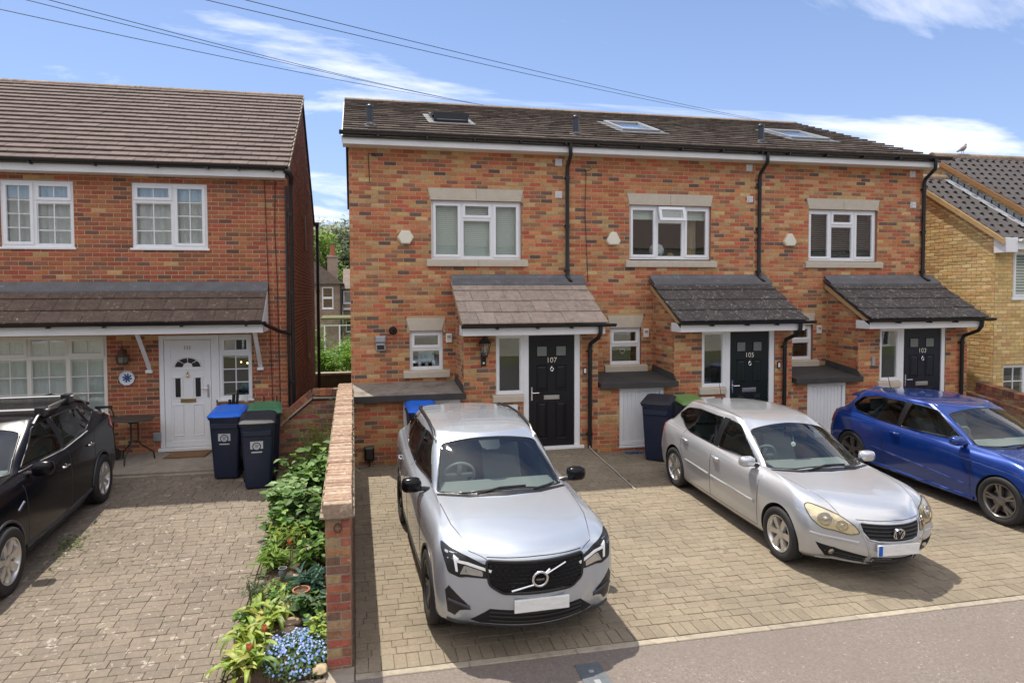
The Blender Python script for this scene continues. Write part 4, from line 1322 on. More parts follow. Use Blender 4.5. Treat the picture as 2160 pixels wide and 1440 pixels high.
    for (vx, vz, hood) in ([(3.838, 4.737, True), (3.838, 5.345, False)], [(7.868, 4.746, True), (7.85, 5.375, False)], [(11.749, 4.719, True), (11.722, 5.375, False)])[i]:
        b = MB()
        b.bbox(vx - 0.065, vx + 0.065, YM - 0.022, YM - 0.0, vz - 0.065, vz + 0.065, 0.006)
        for k in range(4):
            zz = vz - 0.045 + 0.03 * k
            b.add([(vx - 0.05, YM - 0.024, zz), (vx + 0.05, YM - 0.024, zz), (vx + 0.05, YM - 0.045, zz - 0.004), (vx - 0.05, YM - 0.045, zz - 0.004), (vx + 0.05, YM - 0.024, zz + 0.018), (vx - 0.05, YM - 0.024, zz + 0.018)],
                  [(3, 2, 1, 0), (3, 2, 4, 5)])
        b.build('vent', M['white'], h)
    vx, vz = [(1.718, 2.06), (5.62, 2.09), (9.49, 2.10)][i]
    b = MB()
    b.bbox(vx - 0.055, vx + 0.055, YM - 0.05, YM - 0.0, vz - 0.085, vz + 0.085, 0.01)
    vm = b.build('meter_display', M['cream_upvc'], h)
    b = MB(); b.bbox(vx - 0.035, vx + 0.03, YM - 0.054, YM - 0.051, vz + 0.0, vz + 0.05, 0.001); b.build('screen', M['grey_metal'], vm)

# things fixed to the first house
h = houses[0]
b = MB()
b.lathe([(0.075, 0), (0.075, 0.03), (0.045, 0.06), (0.04, 0.11), (0.03, 0.11), (0.03, 0.03)], Matrix.Translation((0.697, YM, 2.213)) @ Matrix.Rotation(math.pi / 2, 4, 'X'), 18)
b.build('boiler_flue', M['black_pvc'], h, smooth=True)
b = MB()
b.bbox(0.375, 0.565, YM - 0.075, YM, 2.0, 2.12, 0.02)
b.bbox(0.385, 0.555, YM - 0.06, YM, 1.85, 1.995, 0.012)
b.build('meter_cover', M['grey_metal'], h)
b = MB(); b.bbox(0.405, 0.535, YM - 0.064, YM - 0.06, 1.875, 1.955, 0.001); b.build('meter_opening', M['iron'], h)
b = MB()
b.bbox(2.50, 2.80, YP - 0.012, YP + 0.01, 0.42, 0.93, 0.006)
b.build('meter_box', M['white'], h)
b = MB(); b.bbox(5.80, 6.10, YP - 0.03, YP + 0.01, 0.50, 0.945, 0.006); b.build('meter_box', M['white'], houses[1])
b = MB(); b.bbox(6.28, 6.60, YP - 0.012, YP + 0.01, 0.42, 0.93, 0.006); b.build('meter_box', M['white'], houses[1])
b = MB()                                         # charging point low on the cupboard wall
b.bbox(0.15, 0.31, YP - 0.12, YP, 0.10, 0.33, 0.03)
b.tube([(0.23, YP - 0.06, 0.12), (0.23, YP - 0.07, -0.0), (0.20, YP - 0.12, -0.0), (0.05, YP - 0.16, 0.0)], 0.012, 6)
b.build('charging_point', M['black_pvc'], h)
for hh, dxx in ((houses[0], 4.035), (houses[1], 7.925)):
    b = MB(); b.bbox(dxx - 0.028, dxx + 0.028, YP - 0.03, YP - 0.002, 1.43, 1.55, 0.006)
    o = b.build('doorbell', M['black_pvc'], hh)
    b = MB(); b.bbox(dxx - 0.02, dxx + 0.02, YP - 0.034, YP - 0.0305, 1.45, 1.53, 0.002); b.build('push', M['white'], o)
b = MB(); b.bbox(9.98, 10.05, YP - 0.035, YP - 0.002, 1.42, 1.60, 0.006); b.build('key_safe', M['grey_metal'], houses[2])
b = MB()
b.tube([(0.29, YM - 0.018, 5.36), (0.30, YM - 0.018, 5.38), (0.42, YM - 0.018, 5.36), (0.43, YM - 0.018, 5.30)], 0.006, 5)
b.tube([(0.29, YM - 0.018, 5.37), (0.31, YM - 0.018, 4.86)], 0.007, 5)
b.build('wire', M['rust'], houses[0])
b = MB()
b.tube([(4.36, YM - 0.018, 5.22), (4.38, YM - 0.018, 5.16), (4.36, YM - 0.018, 4.4), (4.42, YM - 0.018, 3.1)], 0.006, 5)
b.tube([(4.36, YM - 0.018, 5.20), (4.46, YM - 0.018, 5.22), (4.50, YM - 0.018, 5.26)], 0.006, 5)
b.build('wire', M['iron'], houses[1])
# coach lantern by the first door
b = MB()
Lx, Ly = 2.19, YP - 0.15
b.bbox(Lx - 0.045, Lx + 0.045, YP - 0.035, YP, 1.62, 1.86, 0.01)
b.tube([(Lx, YP - 0.03, 1.74), (Lx, YP - 0.09, 1.72), (Lx, Ly, 1.78)], 0.012, 8)
b.lathe([(0.03, 1.78), (0.05, 1.80), (0.05, 1.815)], Matrix.Translation((Lx, Ly, 0)), 6)
b.lathe([(0.105, 2.02), (0.115, 2.04), (0.06, 2.09), (0.05, 2.12), (0.02, 2.13), (0.015, 2.17)], Matrix.Translation((Lx, Ly, 0)), 6)
for k in range(6):
    a = k * math.pi / 3
    b.tube([(Lx + 0.05 * math.cos(a), Ly + 0.05 * math.sin(a), 1.81), (Lx + 0.10 * math.cos(a), Ly + 0.10 * math.sin(a), 2.025)], 0.006, 5)
lan = tag(b.build('wall_lantern', M['iron']), 'black coach lantern on the brick beside the door numbered 107', 'wall lantern')
b = MB(); b.lathe([(0.043, 1.82), (0.093, 2.02)], Matrix.Translation((Lx, Ly, 0)), 6); b.build('lantern_glass', M['glass'], lan)
b = MB(); b.bbox(Lx - 0.016, Lx + 0.016, YP - 0.046, YP - 0.0352, 1.66, 1.69, 0.004); b.build('sensor', M['white'], lan)

# ================================================================ the left house
LX0, LX1 = -8.6, -1.135
LRY = 15.70
LSL = 0.600
LEY, LEZ = 11.66, 5.05
lcs, lsn = 1 / math.hypot(1, LSL), LSL / math.hypot(1, LSL)
LRZ = LEZ + (LRY - LEY) * LSL
LBY = 19.7
PALL = [('old_red', 44), ('old_rust', 28), ('old_brown', 20), ('old_dark', 6), ('brick_buff', 3)]
lh = thing('brick_house', 'dark red brick house with white front door and long tiled canopy, left of the gap', 'house', (-4.8, 15.5, 0), world_parts=True)
WA, WB = (-5.70, -4.60), (-3.70, -2.485)
GW = (-5.95, -4.15)
DR, SW = (-3.325, -2.40), (-2.40, -1.79)
hol = [(WA[0], WA[1], 3.68, 4.79), (WB[0], WB[1], 3.68, 4.80), (GW[0], GW[1], 0.85, 2.185), (DR[0], DR[1], 0.15, 2.165), (SW[0], SW[1], 1.02, 2.165)]
b = MB()
slab(b, LX0, LX1, -0.05, 4.93, YL, 0.28, hol)
for gx in (LX0, LX1 - 0.25):
    z_ = lambda y: LEZ - 0.12 + (min(y, 2 * LRY - y) - LEY) * LSL
    pts = [(YL + 0.281, -0.05), (LBY, -0.05), (LBY, z_(LBY)), (LRY, z_(LRY)), (YL + 0.281, z_(YL + 0.281))]
    b.prism([(gx, p, q) for p, q in pts], [(gx + 0.25, p, q) for p, q in pts])
b.box(LX0 + 0.26, LX1 - 0.26, LBY - 0.28, LBY, -0.05, 4.9)
wall = b.build('wall', [M['mortar_old'], M['old_red']], lh)
B = Bricks(PALL)
hid = lambda x, y, p: p.z < 1.3 and p.x < -3.3
B.lay((0, YL, 0), (1, 0, 0), (0, -1, 0), LX0, LX1, 0.0, 4.92, hol, hide=hid, phase=0.06)
B.finish(wall)
B = Bricks([('shaded_brown', 3), ('shaded_red', 2), ('old_brown', 1)])  # shade of the narrow gap is put into these darker brick colours
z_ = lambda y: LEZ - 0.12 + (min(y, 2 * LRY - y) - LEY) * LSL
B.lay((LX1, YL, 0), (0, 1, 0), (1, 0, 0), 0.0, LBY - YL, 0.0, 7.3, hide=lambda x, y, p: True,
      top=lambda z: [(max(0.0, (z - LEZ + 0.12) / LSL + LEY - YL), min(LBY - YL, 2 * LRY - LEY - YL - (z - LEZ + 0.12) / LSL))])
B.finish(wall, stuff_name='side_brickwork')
# roof
b = MB()
rx0, rx1 = LX0 - 0.05, LX1 + 0.045
b.prism([(rx0, LEY + 0.05, LEZ - 0.03), (rx0, LRY, LRZ - 0.055), (rx0, 2 * LRY - LEY, LEZ - 0.055), (rx0, 2 * LRY - LEY, LEZ - 0.02), (rx0, LRY, LRZ - 0.02), (rx0, LEY + 0.05, LEZ - 0.005)],
        [(rx1, LEY + 0.05, LEZ - 0.03), (rx1, LRY, LRZ - 0.055), (rx1, 2 * LRY - LEY, LEZ - 0.055), (rx1, 2 * LRY - LEY, LEZ - 0.02), (rx1, LRY, LRZ - 0.02), (rx1, LEY + 0.05, LEZ - 0.005)])
roof = b.build('roof', M['felt'], lh)
tile_roof(roof, (rx0, LEY, LEZ), (1, 0, 0), (0, lcs, lsn), rx1 - rx0, math.hypot(LRY - LEY, LRZ - LEZ), 0.245, 0.30, 0.030, 'tile_plum', jitter=0.008)
x = rx0
while x < rx1 - 0.02:
    e = min(x + 0.45, rx1)
    ring = [(LRY + 0.12 * math.cos(math.pi * k / 8), LRZ - 0.05 + 0.115 * math.sin(math.pi * k / 8)) for k in range(9)]
    rr = MB(); rr.prism([(x + 0.002, p, q + 0.004 * random.random()) for p, q in ring], [(e - 0.002, p, q) for p, q in ring])
    rr.build('ridge_tile', M['ridge_tile'], roof, smooth=True, angle=50)
    x = e
n = 17                                            # mortar bedded verge in short lengths
for k in range(n):
    a0, a1 = k / n, (k + 1) / n - 0.006
    q = lambda a, dz: (LEY + 0.04 + (LRY - LEY - 0.04) * a, LEZ + (LRZ - LEZ) * a + dz)
    y0, z0 = q(a0, 0.012); y1, z1 = q(a1, 0.012)
    b = MB(); b.prism([(rx1 + 0.001, y0, z0 - 0.05), (rx1 + 0.001, y1, z1 - 0.05), (rx1 + 0.001, y1, z1 + 0.02), (rx1 + 0.001, y0, z0 + 0.045)],
                      [(rx1 + 0.022, y0, z0 - 0.05), (rx1 + 0.022, y1, z1 - 0.05), (rx1 + 0.022, y1, z1 + 0.02), (rx1 + 0.022, y0, z0 + 0.045)])
    b.build('verge_mortar', M['edging'], roof)
b = MB(); b.bbox(rx0, LX1 - 0.01, YL - 0.255, YL - 0.23, 4.905, 5.045, 0.004); b.build('fascia', M['fascia'], lh)
b = MB(); b.box(rx0, LX1 - 0.01, YL - 0.229, YL - 0.001, 4.907, 4.925); b.build('soffit', M['fascia'], lh)
gutter(lh, rx0, LX1 + 0.0, YL - 0.315, 5.085, 0.06, clips=[-8, -7, -6.1, -5.1, -4.15, -3.2, -2.4, -1.9, -1.35])
b = MB()
b.tube([(LX1 - 0.02, YL - 0.315, 5.03), (LX1 + 0.05, YL - 0.29, 5.01), (LX1 + 0.09, YL - 0.20, 4.93), (LX1 + 0.075, YL - 0.12, 4.83)], [0.05, 0.055, 0.05, 0.042], 10)
b.build('gutter_outlet', M['black_pvc'], lh, smooth=True)
downpipe(lh, [(LX1 + 0.075, YL - 0.12, 4.86), (LX1 + 0.065, YL - 0.07, 4.74), (LX1 + 0.065, YL - 0.07, 0.13)], 0.036,
         clips=[(LX1 + 0.055, YL - 0.07, z) for z in (4.3, 2.9, 1.3)])
b = MB(); b.tube([(LX1 - 0.02, YL - 0.045, 4.8), (LX1 - 0.015, YL - 0.045, 0.14)], 0.022, 8); b.build('cable_duct', M['black_pvc'], lh, smooth=True)
downpipe(lh, [(LX1 + 0.10, LBY + 0.10, 4.95), (LX1 + 0.10, LBY + 0.06, 4.7), (LX1 + 0.10, LBY + 0.05, 0.1)], 0.05, clips=[(LX1 + 0.1, LBY + 0.05, z) for z in (4.5, 3, 1.6)])
b = MB(); b.bbox(LX1 - 0.2, LX1 + 0.16, LBY - 0.02, LBY + 0.22, 4.93, 5.05, 0.02); b.build('gutter_end', M['black_pvc'], lh)
b = MB()
b.tube([(LX1 + 0.035, 15.74, 4.75), (LX1 + 0.035, 16.0, 3.93)], 0.022, 8)
b.build('overflow_pipe', M['grey_metal'], lh, smooth=True)
b = MB()
b.tube([(LX1 + 0.04, 15.6, 2.35), (LX1 + 0.05, 15.63, 2.33), (LX1 + 0.04, 16.2, 1.45)], 0.022, 8)
b.lathe([(0.075, 0.0), (0.09, 0.03), (0.03, 0.06)], Matrix.Translation((LX1 + 0.03, 16.24, 1.38)) @ Matrix.Rotation(math.pi / 2, 4, 'Y'), 14)
b.build('overflow_pipe', M['grey_metal'], lh, smooth=True)
for z in (6.05, 5.62):
    b = MB(); b.tube([(LX1 + 0.02, 16.9, z), (LX1 + 0.03, 17.9, z - 0.1 + 0.05)], 0.010, 5); b.build('wire', M['grey_metal'], lh)
b = MB()
b.tube([(-1.52, YL - 0.014, 4.88), (-1.50, YL - 0.014, 3.9), (-1.47, YL - 0.014, 2.6), (-1.44, YL - 0.014, 0.9)], 0.007, 5)
b.tube([(-1.34, YL - 0.014, 4.88), (-1.36, YL - 0.014, 4.0), (-1.33, YL - 0.014, 3.1), (-1.31, YL - 0.014, 0.8), (-1.42, YL - 0.014, 0.62)], 0.008, 5)
b.build('wire', M['rust'], lh)
# windows
window(lh, WA[0], WA[1], 3.68, 4.79, YL, [(0, 0.46, 0, 1, True, 2, 4), (0.46, 1, 0.69, 1, True, 2, 1), (0.46, 1, 0, 0.69, False, 2, 3)], inside=net_curtain(), recess=0.02, depth=0.5)
window(lh, WB[0], WB[1], 3.68, 4.80, YL, [(0, 0.54, 0.72, 1, True, 2, 1), (0, 0.54, 0, 0.72, False, 2, 3), (0.54, 1, 0, 1, True, 2, 4)], inside=net_curtain(), recess=0.02, depth=0.5)
t3 = [0, 0.335, 0.665, 1]
ls = []
for k in range(3):
    ls += [(t3[k], t3[k + 1], 0.73, 1, k != 1, 2, 1), (t3[k], t3[k + 1], 0, 0.73, False, 2, 3)]
window(lh, GW[0], GW[1], 0.85, 2.185, YL, ls, fm='cream_upvc', inside=net_curtain(), recess=0.01, depth=0.5)
def glow(w, x0, x1, z0, z1, y):
    b = MB(); b.lathe([(0.04, 0), (0.10, 0.06), (0.06, 0.16)], Matrix.Translation((x0 + 0.38, y + 0.25, z0 + 0.08)), 14)
    b.bbox(x0 + 0.06, x1 - 0.06, y + 0.12, y + 0.3, z0 - 0.02, z0 + 0.06)
    b.build('ornament', mat('teal_fabric', (0.10, 0.20, 0.19), 0.8), w, smooth=True)
    b = MB()
    for k, (dx, dz) in enumerate(((0.22, 0.78), (0.33, 0.82), (0.45, 0.80), (0.30, 0.62), (0.41, 0.60), (0.5, 0.75))):
        b.lathe([(0.004, -0.016), (0.014, -0.008), (0.014, 0.008), (0.004, 0.016)], Matrix.Translation((x0 + dx, y + 0.3, z0 + dz)), 8)
    lm = D.materials.new('warm_bulb'); lm.use_nodes = True
    pb = lm.node_tree.nodes['Principled BSDF']; pb.inputs['Emission Color'].default_value = (1, 0.62, 0.28, 1); pb.inputs['Emission Strength'].default_value = 2.2
    b.build('fairy_light', lm, w)
window(lh, SW[0] + 0.06, SW[1], 1.02, 2.165, YL, [(0, 1, 0.71, 1, True, 2, 1), (0, 1, 0, 0.71, False, 2, 3)], inside=glow, recess=0.015, room='room_dark')
# door
b = MB()
b.bbox(DR[0], DR[0] + 0.075, YL + 0.0, YL + 0.07, 0.21, 2.165); b.bbox(DR[1] - 0.075, SW[0] + 0.058, YL + 0.0, YL + 0.07, 0.21, 2.165)
b.bbox(DR[0] + 0.075, DR[1] - 0.075, YL + 0.0, YL + 0.07, 2.095, 2.165)
b.bbox(DR[0] - 0.03, DR[1] + 0.06, YL - 0.07, YL + 0.07, 0.151, 0.207, 0.006)
b.build('door_frame', M['white'], lh)
dx0, dx1, dz0, dz1 = DR[0] + 0.08, DR[1] - 0.08, 0.212, 2.09
W, H = dx1 - dx0, dz1 - dz0
b = MB(); b.box(dx0, dx1, YL + 0.012, YL + 0.06, dz0, dz1)
rect_frame(b, dx0 + 0.002, dx1 - 0.002, dz0 + 0.002, dz1 - 0.002, 0.105, YL + 0.002, YL + 0.0118, 0.006)
dl = b.build('door', M['white'], lh)
xm = (dx0 + dx1) / 2
for s_ in (-1, 1):
    a, c = sorted((xm + s_ * 0.075, xm + s_ * 0.255))
    for (d, e) in ((0.10, 0.40), (0.455, 0.655)):
        b = MB(); rect_frame(b, a, c, dz0 + d * H, dz0 + e * H, 0.02, YL + 0.0, YL + 0.0118, 0.008); b.build('door_panel', M['white'], dl)
    b = MB(); b.box(xm + s_ * 0.165 - 0.042, xm + s_ * 0.165 + 0.042, YL + 0.006, YL + 0.0119, dz0 + 0.468 * H, dz0 + 0.642 * H); b.build('door_glass', M['iron'], dl)
zc = dz0 + 0.745 * H                               # fanlight in four segments
for k in range(4):
    a0, a1 = math.pi * (k + 0.06) / 4, math.pi * (k + 0.94) / 4
    q = [(0.085 * math.cos(a0), 0.085 * math.sin(a0)), (0.21 * math.cos(a0), 0.16 * math.sin(a0)), (0.21 * math.cos((a0 + a1) / 2), 0.16 * math.sin((a0 + a1) / 2)), (0.21 * math.cos(a1), 0.16 * math.sin(a1)), (0.085 * math.cos(a1), 0.085 * math.sin(a1))]
    b = MB(); b.prism([(xm + p, YL + 0.0115, zc + r) for p, r in q], [(xm + p, YL + 0.005, zc + r) for p, r in q]); b.build('fanlight', M['iron'], dl)
b = MB(); b.tube([(xm + 0.235 * math.cos(math.pi * k / 12), YL + 0.006, zc - 0.005 + 0.185 * math.sin(math.pi * k / 12)) for k in range(13)], 0.012, 6)
b.box(xm - 0.25, xm + 0.25, YL + 0.0, YL + 0.0117, zc - 0.05, zc - 0.032)
b.build('fanlight_moulding', M['white'], dl)
text_mesh('111', 0.085, 0.004, 'house_number', M['grey_metal'], dl, Matrix.Translation((xm, YL + 0.004, dz0 + 0.925 * H)) @ Matrix.Rotation(math.pi / 2, 4, 'X'), 0.003)
b = MB()
b.tube([(xm, YL + 0.01, dz0 + 0.70 * H), (xm, YL - 0.015, dz0 + 0.685 * H), (xm, YL - 0.015, dz0 + 0.665 * H), (xm, YL - 0.01, dz0 + 0.65 * H)], [0.008, 0.018, 0.028, 0.008], 8)
b.build('knocker', M['brass'], dl, smooth=True)
b = MB(); b.bbox(xm - 0.125, xm + 0.125, YL - 0.004, YL + 0.0118, dz0 + 0.415 * H, dz0 + 0.45 * H, 0.004); b.build('letterbox', M['brass'], dl)
b = MB(); xh = dx1 - 0.05
b.bbox(xh - 0.016, xh + 0.016, YL - 0.012, YL + 0.0015, dz0 + 0.46 * H, dz0 + 0.58 * H, 0.004); b.tube([(xh, YL - 0.01, dz0 + 0.545 * H), (xh, YL - 0.05, dz0 + 0.545 * H), (xh - 0.11, YL - 0.05, dz0 + 0.545 * H)], 0.010, 8)
b.build('handle', M['steel'], dl, smooth=True)
# canopy over the door and the window
cx0, cx1 = -8.2, -1.50
yb, zb, yt, zt = 11.20, 2.41, YL - 0.02, 2.99
S = Vector((0, yt - yb, zt - zb)); Lp = S.length
b = MB()
b.prism([(cx0 + 0.01, yb + 0.02, zb - 0.03), (cx0 + 0.01, yt, zt - 0.04), (cx0 + 0.01, yt, zt - 0.01), (cx0 + 0.01, yb + 0.02, zb)],
        [(cx1 - 0.01, yb + 0.02, zb - 0.03), (cx1 - 0.01, yt, zt - 0.04), (cx1 - 0.01, yt, zt - 0.01), (cx1 - 0.01, yb + 0.02, zb)])
can = b.build('canopy_roof', M['felt'], lh)
tile_roof(can, (cx0, yb, zb), (1, 0, 0), S, cx1 - cx0, Lp - 0.02, Lp / 3.35, 0.33, 0.026, 'tile_mauve', jitter=0.004, bond=True)
Sn = S.normalized(); Nn = Vector((0, -Sn.z, Sn.y))
for k in range(5):
    a, c = cx0 + (cx1 - cx0) * k / 5, cx0 + (cx1 - cx0) * (k + 1) / 5 + (0.04 if k < 4 else 0.02)
    dz = 0.004 * (k % 2)
    p1 = Vector((0, yt, zt)) + Nn * (0.064 + dz); p0 = p1 - Sn * 0.15
    b = MB(); b.add([(a, p0.y, p0.z), (c, p0.y, p0.z), (c, p1.y - 0.02, p1.z), (a, p1.y - 0.02, p1.z), (c, YL - 0.012 - dz, zt + 0.115), (a, YL - 0.012 - dz, zt + 0.115), (a, p0.y, p0.z - 0.03), (c, p0.y, p0.z - 0.03)],
                    [(0, 1, 2, 3), (3, 2, 4, 5), (6, 7, 1, 0)])
    b.build('flashing', M['lead'], can)
b = MB()
b.bbox(cx0, cx1 - 0.02, yb + 0.075, yb + 0.10, 2.235, 2.375, 0.004)
b.box(cx0, cx1 - 0.021, yb + 0.101, YL - 0.001, 2.236, 2.25)
b.prism([(cx1 - 0.0195, yb + 0.075, 2.235), (cx1 - 0.0195, YL, 2.235), (cx1 - 0.0195, YL, zt - 0.06), (cx1 - 0.0195, yb + 0.075, 2.40)], [(cx1 + 0.002, yb + 0.075, 2.235), (cx1 + 0.002, YL, 2.235), (cx1 + 0.002, YL, zt - 0.06), (cx1 + 0.002, yb + 0.075, 2.40)])
b.build('fascia', M['fascia'], can)
gutter(lh, cx0, cx1 + 0.06, yb - 0.0, 2.425, 0.052, clips=[-7.2, -6.3, -5.5, -4.7, -3.9, -2.75, -1.75])
downpipe(lh, [(cx1 + 0.02, yb, 2.40), (cx1 + 0.06, yb + 0.06, 2.36), (-1.26, 11.78, 2.22), (LX1 + 0.03, YL - 0.08, 2.18)], 0.034)
for bx in (-3.49, -1.66):
    b = MB()
    b.tube([(bx + 0.02, yb + 0.16, 2.235), (bx + 0.02, YL - 0.10, 1.68), (bx + 0.02, YL - 0.045, 1.60)], 0.036, 4)
    b.bbox(bx - 0.035, bx + 0.075, YL - 0.09, YL, 1.53, 1.585, 0.01)
    b.build('bracket', M['fascia'], lh)

# things at the front of the left house
b = MB()
lx, ly = -3.87, YL - 0.12
b.bbox(lx - 0.035, lx + 0.035, YL - 0.02, YL, 1.80, 1.95, 0.006)
b.tube([(lx, YL - 0.01, 1.90), (lx, ly, 1.95), (lx, ly, 1.90)], 0.008, 6)
b.lathe([(0.05, 1.69), (0.085, 1.70), (0.09, 1.735)], Matrix.Translation((lx, ly, 0)), 6)
b.lathe([(0.115, 1.83), (0.06, 1.90), (0.035, 1.93), (0.02, 1.98), (0.004, 2.04)], Matrix.Translation((lx, ly, 0)), 6)
for k in range(6):
    a = k * math.pi / 3
    b.tube([(lx + 0.085 * math.cos(a), ly + 0.085 * math.sin(a), 1.73), (lx + 0.10 * math.cos(a), ly + 0.10 * math.sin(a), 1.84)], 0.007, 5)
la = tag(b.build('wall_lantern', M['rust']), 'rusty lantern on the red brick above the blue and white plate', 'wall lantern')
b = MB(); b.lathe([(0.078, 1.735), (0.092, 1.83)], Matrix.Translation((lx, ly, 0)), 6); b.build('lantern_glass', M['glass_frost'], la)
b = MB()
T = Matrix.Translation((-3.835, YL - 0.002, 1.455)) @ Matrix.Rotation(math.pi / 2, 4, 'X')
b.lathe([(0.08, 0.0), (0.10, 0.005), (0.128, 0.03), (0.128, 0.036), (0.10, 0.014), (0.02, 0.010)], T, 10)
pm = mat('glazed_white', (0.66, 0.69, 0.74), 0.15)
pl_ = tag(b.build('wall_plate', pm, smooth=True, angle=30), 'blue and white china plate hung on the red brick wall', 'plate')
b = MB()
for k in range(8):
    a = k * math.pi / 4
    for r in (0.03, 0.062):
        b.lathe([(0.019, 0.0), (0.010, 0.003)], T @ Matrix.Translation((r * math.cos(a + r * 9), r * math.sin(a + r * 9), 0.0125)), 7)
b.lathe([(0.02, 0.011), (0.01, 0.015)], T, 8)
b.build('plate_pattern', mat('cobalt_glaze', (0.03, 0.06, 0.20), 0.2), pl_)
mb_ = mat('coir', (0.21, 0.115, 0.055), 0.95, noise=0.3, nscale=60, bump=0.8, bscale=300)
b = MB(); b.prism([(-3.18, 11.58, 0.115), (-2.52, 11.58, 0.115), (-2.46, 11.90, 0.142), (-3.10, 11.90, 0.142)], [(-3.18, 11.58, 0.135), (-2.52, 11.58, 0.135), (-2.46, 11.90, 0.162), (-3.10, 11.90, 0.162)])
tag(b.build('doormat', mb_), 'brown coir doormat in front of the white front door', 'doormat')
b = MB(); b.bbox(-3.44, -3.31, YL - 0.07, YL - 0.012, 0.33, 0.49, 0.03)
tag(b.build('outdoor_socket', M['grey_metal']), 'small grey outdoor socket box low on the wall behind the table', 'socket')

tb = thing('bistro_table', 'small round dark bistro table with three curved legs beside the white door', 'table', (-3.62, 11.55, 0.108))
b = MB(); b.lathe([(0.30, 0.70), (0.325, 0.705), (0.325, 0.722), (0.30, 0.728), (0.02, 0.728)], Matrix.Identity(4), 28)
b.build('table_top', mat('mesh_table_top', (0.055, 0.048, 0.042), 0.55, noise=0.4, nscale=60), tb, smooth=True, angle=30)
b = MB(); b.lathe([(0.08, 0.64), (0.10, 0.70), (0.02, 0.70)], Matrix.Identity(4), 12); b.tube([(0.075 * math.cos(t), 0.075 * math.sin(t), 0.33) for t in [k * math.pi / 6 for k in range(12)]], 0.012, 6, closed=True)
b.build('collar', M['iron'], tb, smooth=True)
for k in range(3):
    a = rad(-100 + 120 * k)
    b = MB(); b.tube([(r * math.cos(a), r * math.sin(a), z) for r, z in ((0.07, 0.68), (0.07, 0.34), (0.11, 0.27), (0.20, 0.20), (0.29, 0.13), (0.31, 0.0))], 0.013, 7); b.build('leg', M['iron'], tb, smooth=True)

# wheeled walking frame behind the black car
wf = thing('walking_frame', 'blue framed wheeled walking frame beside the black car and round table', 'walking frame', (-4.12, 11.45, 0.11))
bl = mat('blue_tube', (0.02, 0.06, 0.36), 0.3)
b = MB()
for s_ in (-0.22, 0.22):
    b.tube([(0.16, s_, 0.12), (0.02, s_, 0.62), (-0.04, s_, 0.86)], 0.017, 8); b.tube([(-0.26, s_, 0.12), (-0.12, s_, 0.45), (0.03, s_, 0.60)], 0.017, 8)
b.tube([(0.06, -0.22, 0.46), (0.06, 0.22, 0.46)], 0.014, 8)
b.build('frame', bl, wf, smooth=True)
for wx, wy in ((0.17, -0.22), (0.17, 0.22), (-0.27, -0.22), (-0.27, 0.22)):
    b = MB(); b.tube([(wx, wy - 0.02, 0.10), (wx, wy + 0.02, 0.10)], 0.10, 18); b.build('wheel', M['rubber'], wf, smooth=True, angle=40)
b = MB(); b.bbox(-0.16, 0.10, -0.2, 0.2, 0.60, 0.64, 0.01); b.tube([(-0.04, -0.22, 0.86), (-0.12, -0.24, 0.90), (0.14, -0.24, 0.90)], 0.022, 8); b.tube([(-0.04, 0.22, 0.86), (-0.12, 0.24, 0.90), (0.14, 0.24, 0.90)], 0.022, 8)
b.build('seat', M['black_pvc'], wf)
b = MB(); b.obox(Matrix.Translation((-0.24, -0.1, 0.87)) @ Matrix.Rotation(rad(4), 4, 'Y'), 0.66, 0.36, 0.03); b.build('tray', M['cream_upvc'], wf)
b = MB(); b.tube([(0.12, 0.24, 0.88), (0.16, 0.24, 0.78), (0.15, 0.22, 0.50), (0.18, 0.22, 0.20)], 0.012, 6); b.tube([(0.12, -0.24, 0.88), (0.20, -0.25, 0.74), (0.19, -0.23, 0.40)], 0.012, 6); b.build('brake_cable', M['iron'], wf)

# odds and ends under the small window
st = thing('umbrella_stand', 'black iron stand of sticks beneath the small window by the white door', 'umbrella stand', (-2.16, 11.72, 0.125))
b = MB(); b.tube([(0.14 * math.cos(k * math.pi / 6), 0.10 * math.sin(k * math.pi / 6), 0.02) for k in range(12)], 0.010, 6, closed=True); b.tube([(0.14 * math.cos(k * math.pi / 6), 0.10 * math.sin(k * math.pi / 6), 0.50) for k in range(12)], 0.010, 6, closed=True)
for k in range(6):
    a = k * math.pi / 3; b.tube([(0.14 * math.cos(a), 0.1 * math.sin(a), 0.01), (0.14 * math.cos(a), 0.1 * math.sin(a), 0.5)], 0.008, 5)
b.build('rack', M['iron'], st)
for k, (dx, hh, r) in enumerate(((-0.12, 0.86, 0.022), (-0.05, 0.80, 0.026), (0.01, 0.93, 0.024), (0.06, 1.02, 0.026), (0.11, 1.10, 0.024), (0.02, 0.78, 0.03))):
    b = MB(); b.tube([(dx, 0.02 * (k % 3), 0.03), (dx * 1.3, 0.03, hh * 0.7), (dx * 1.35 + 0.02, 0.03, hh)], [r * 0.5, r, r * 1.1], 7); b.build('stick', M['iron'], st, smooth=True)
b = MB()
for k, (dx, dz, r) in enumerate(((-0.02, 0.66, 0.06), (-0.15, 0.68, 0.055))):
    b.lathe([(0.01, -r), (r * 0.75, -r * 0.66), (r, 0), (r * 0.75, r * 0.66), (0.01, r)], Matrix.Translation((dx, -0.16, dz)) , 12)
b.lathe([(0.05, 0), (0.06, 0.3), (0.03, 0.6)], Matrix.Translation((-0.05, -0.16, 0.02)), 10)
og = mat('piebald_paint', (0.70, 0.70, 0.70), 0.4, spots=[((0.012, 0.012, 0.014), 11, 0.47, 0.5, 1.0)])
tag(b.build('garden_ornament', og, smooth=True, angle=70), 'black and white painted garden ornament behind the blue lidded bin', 'ornament').location = (-2.16, 11.72, 0.125)
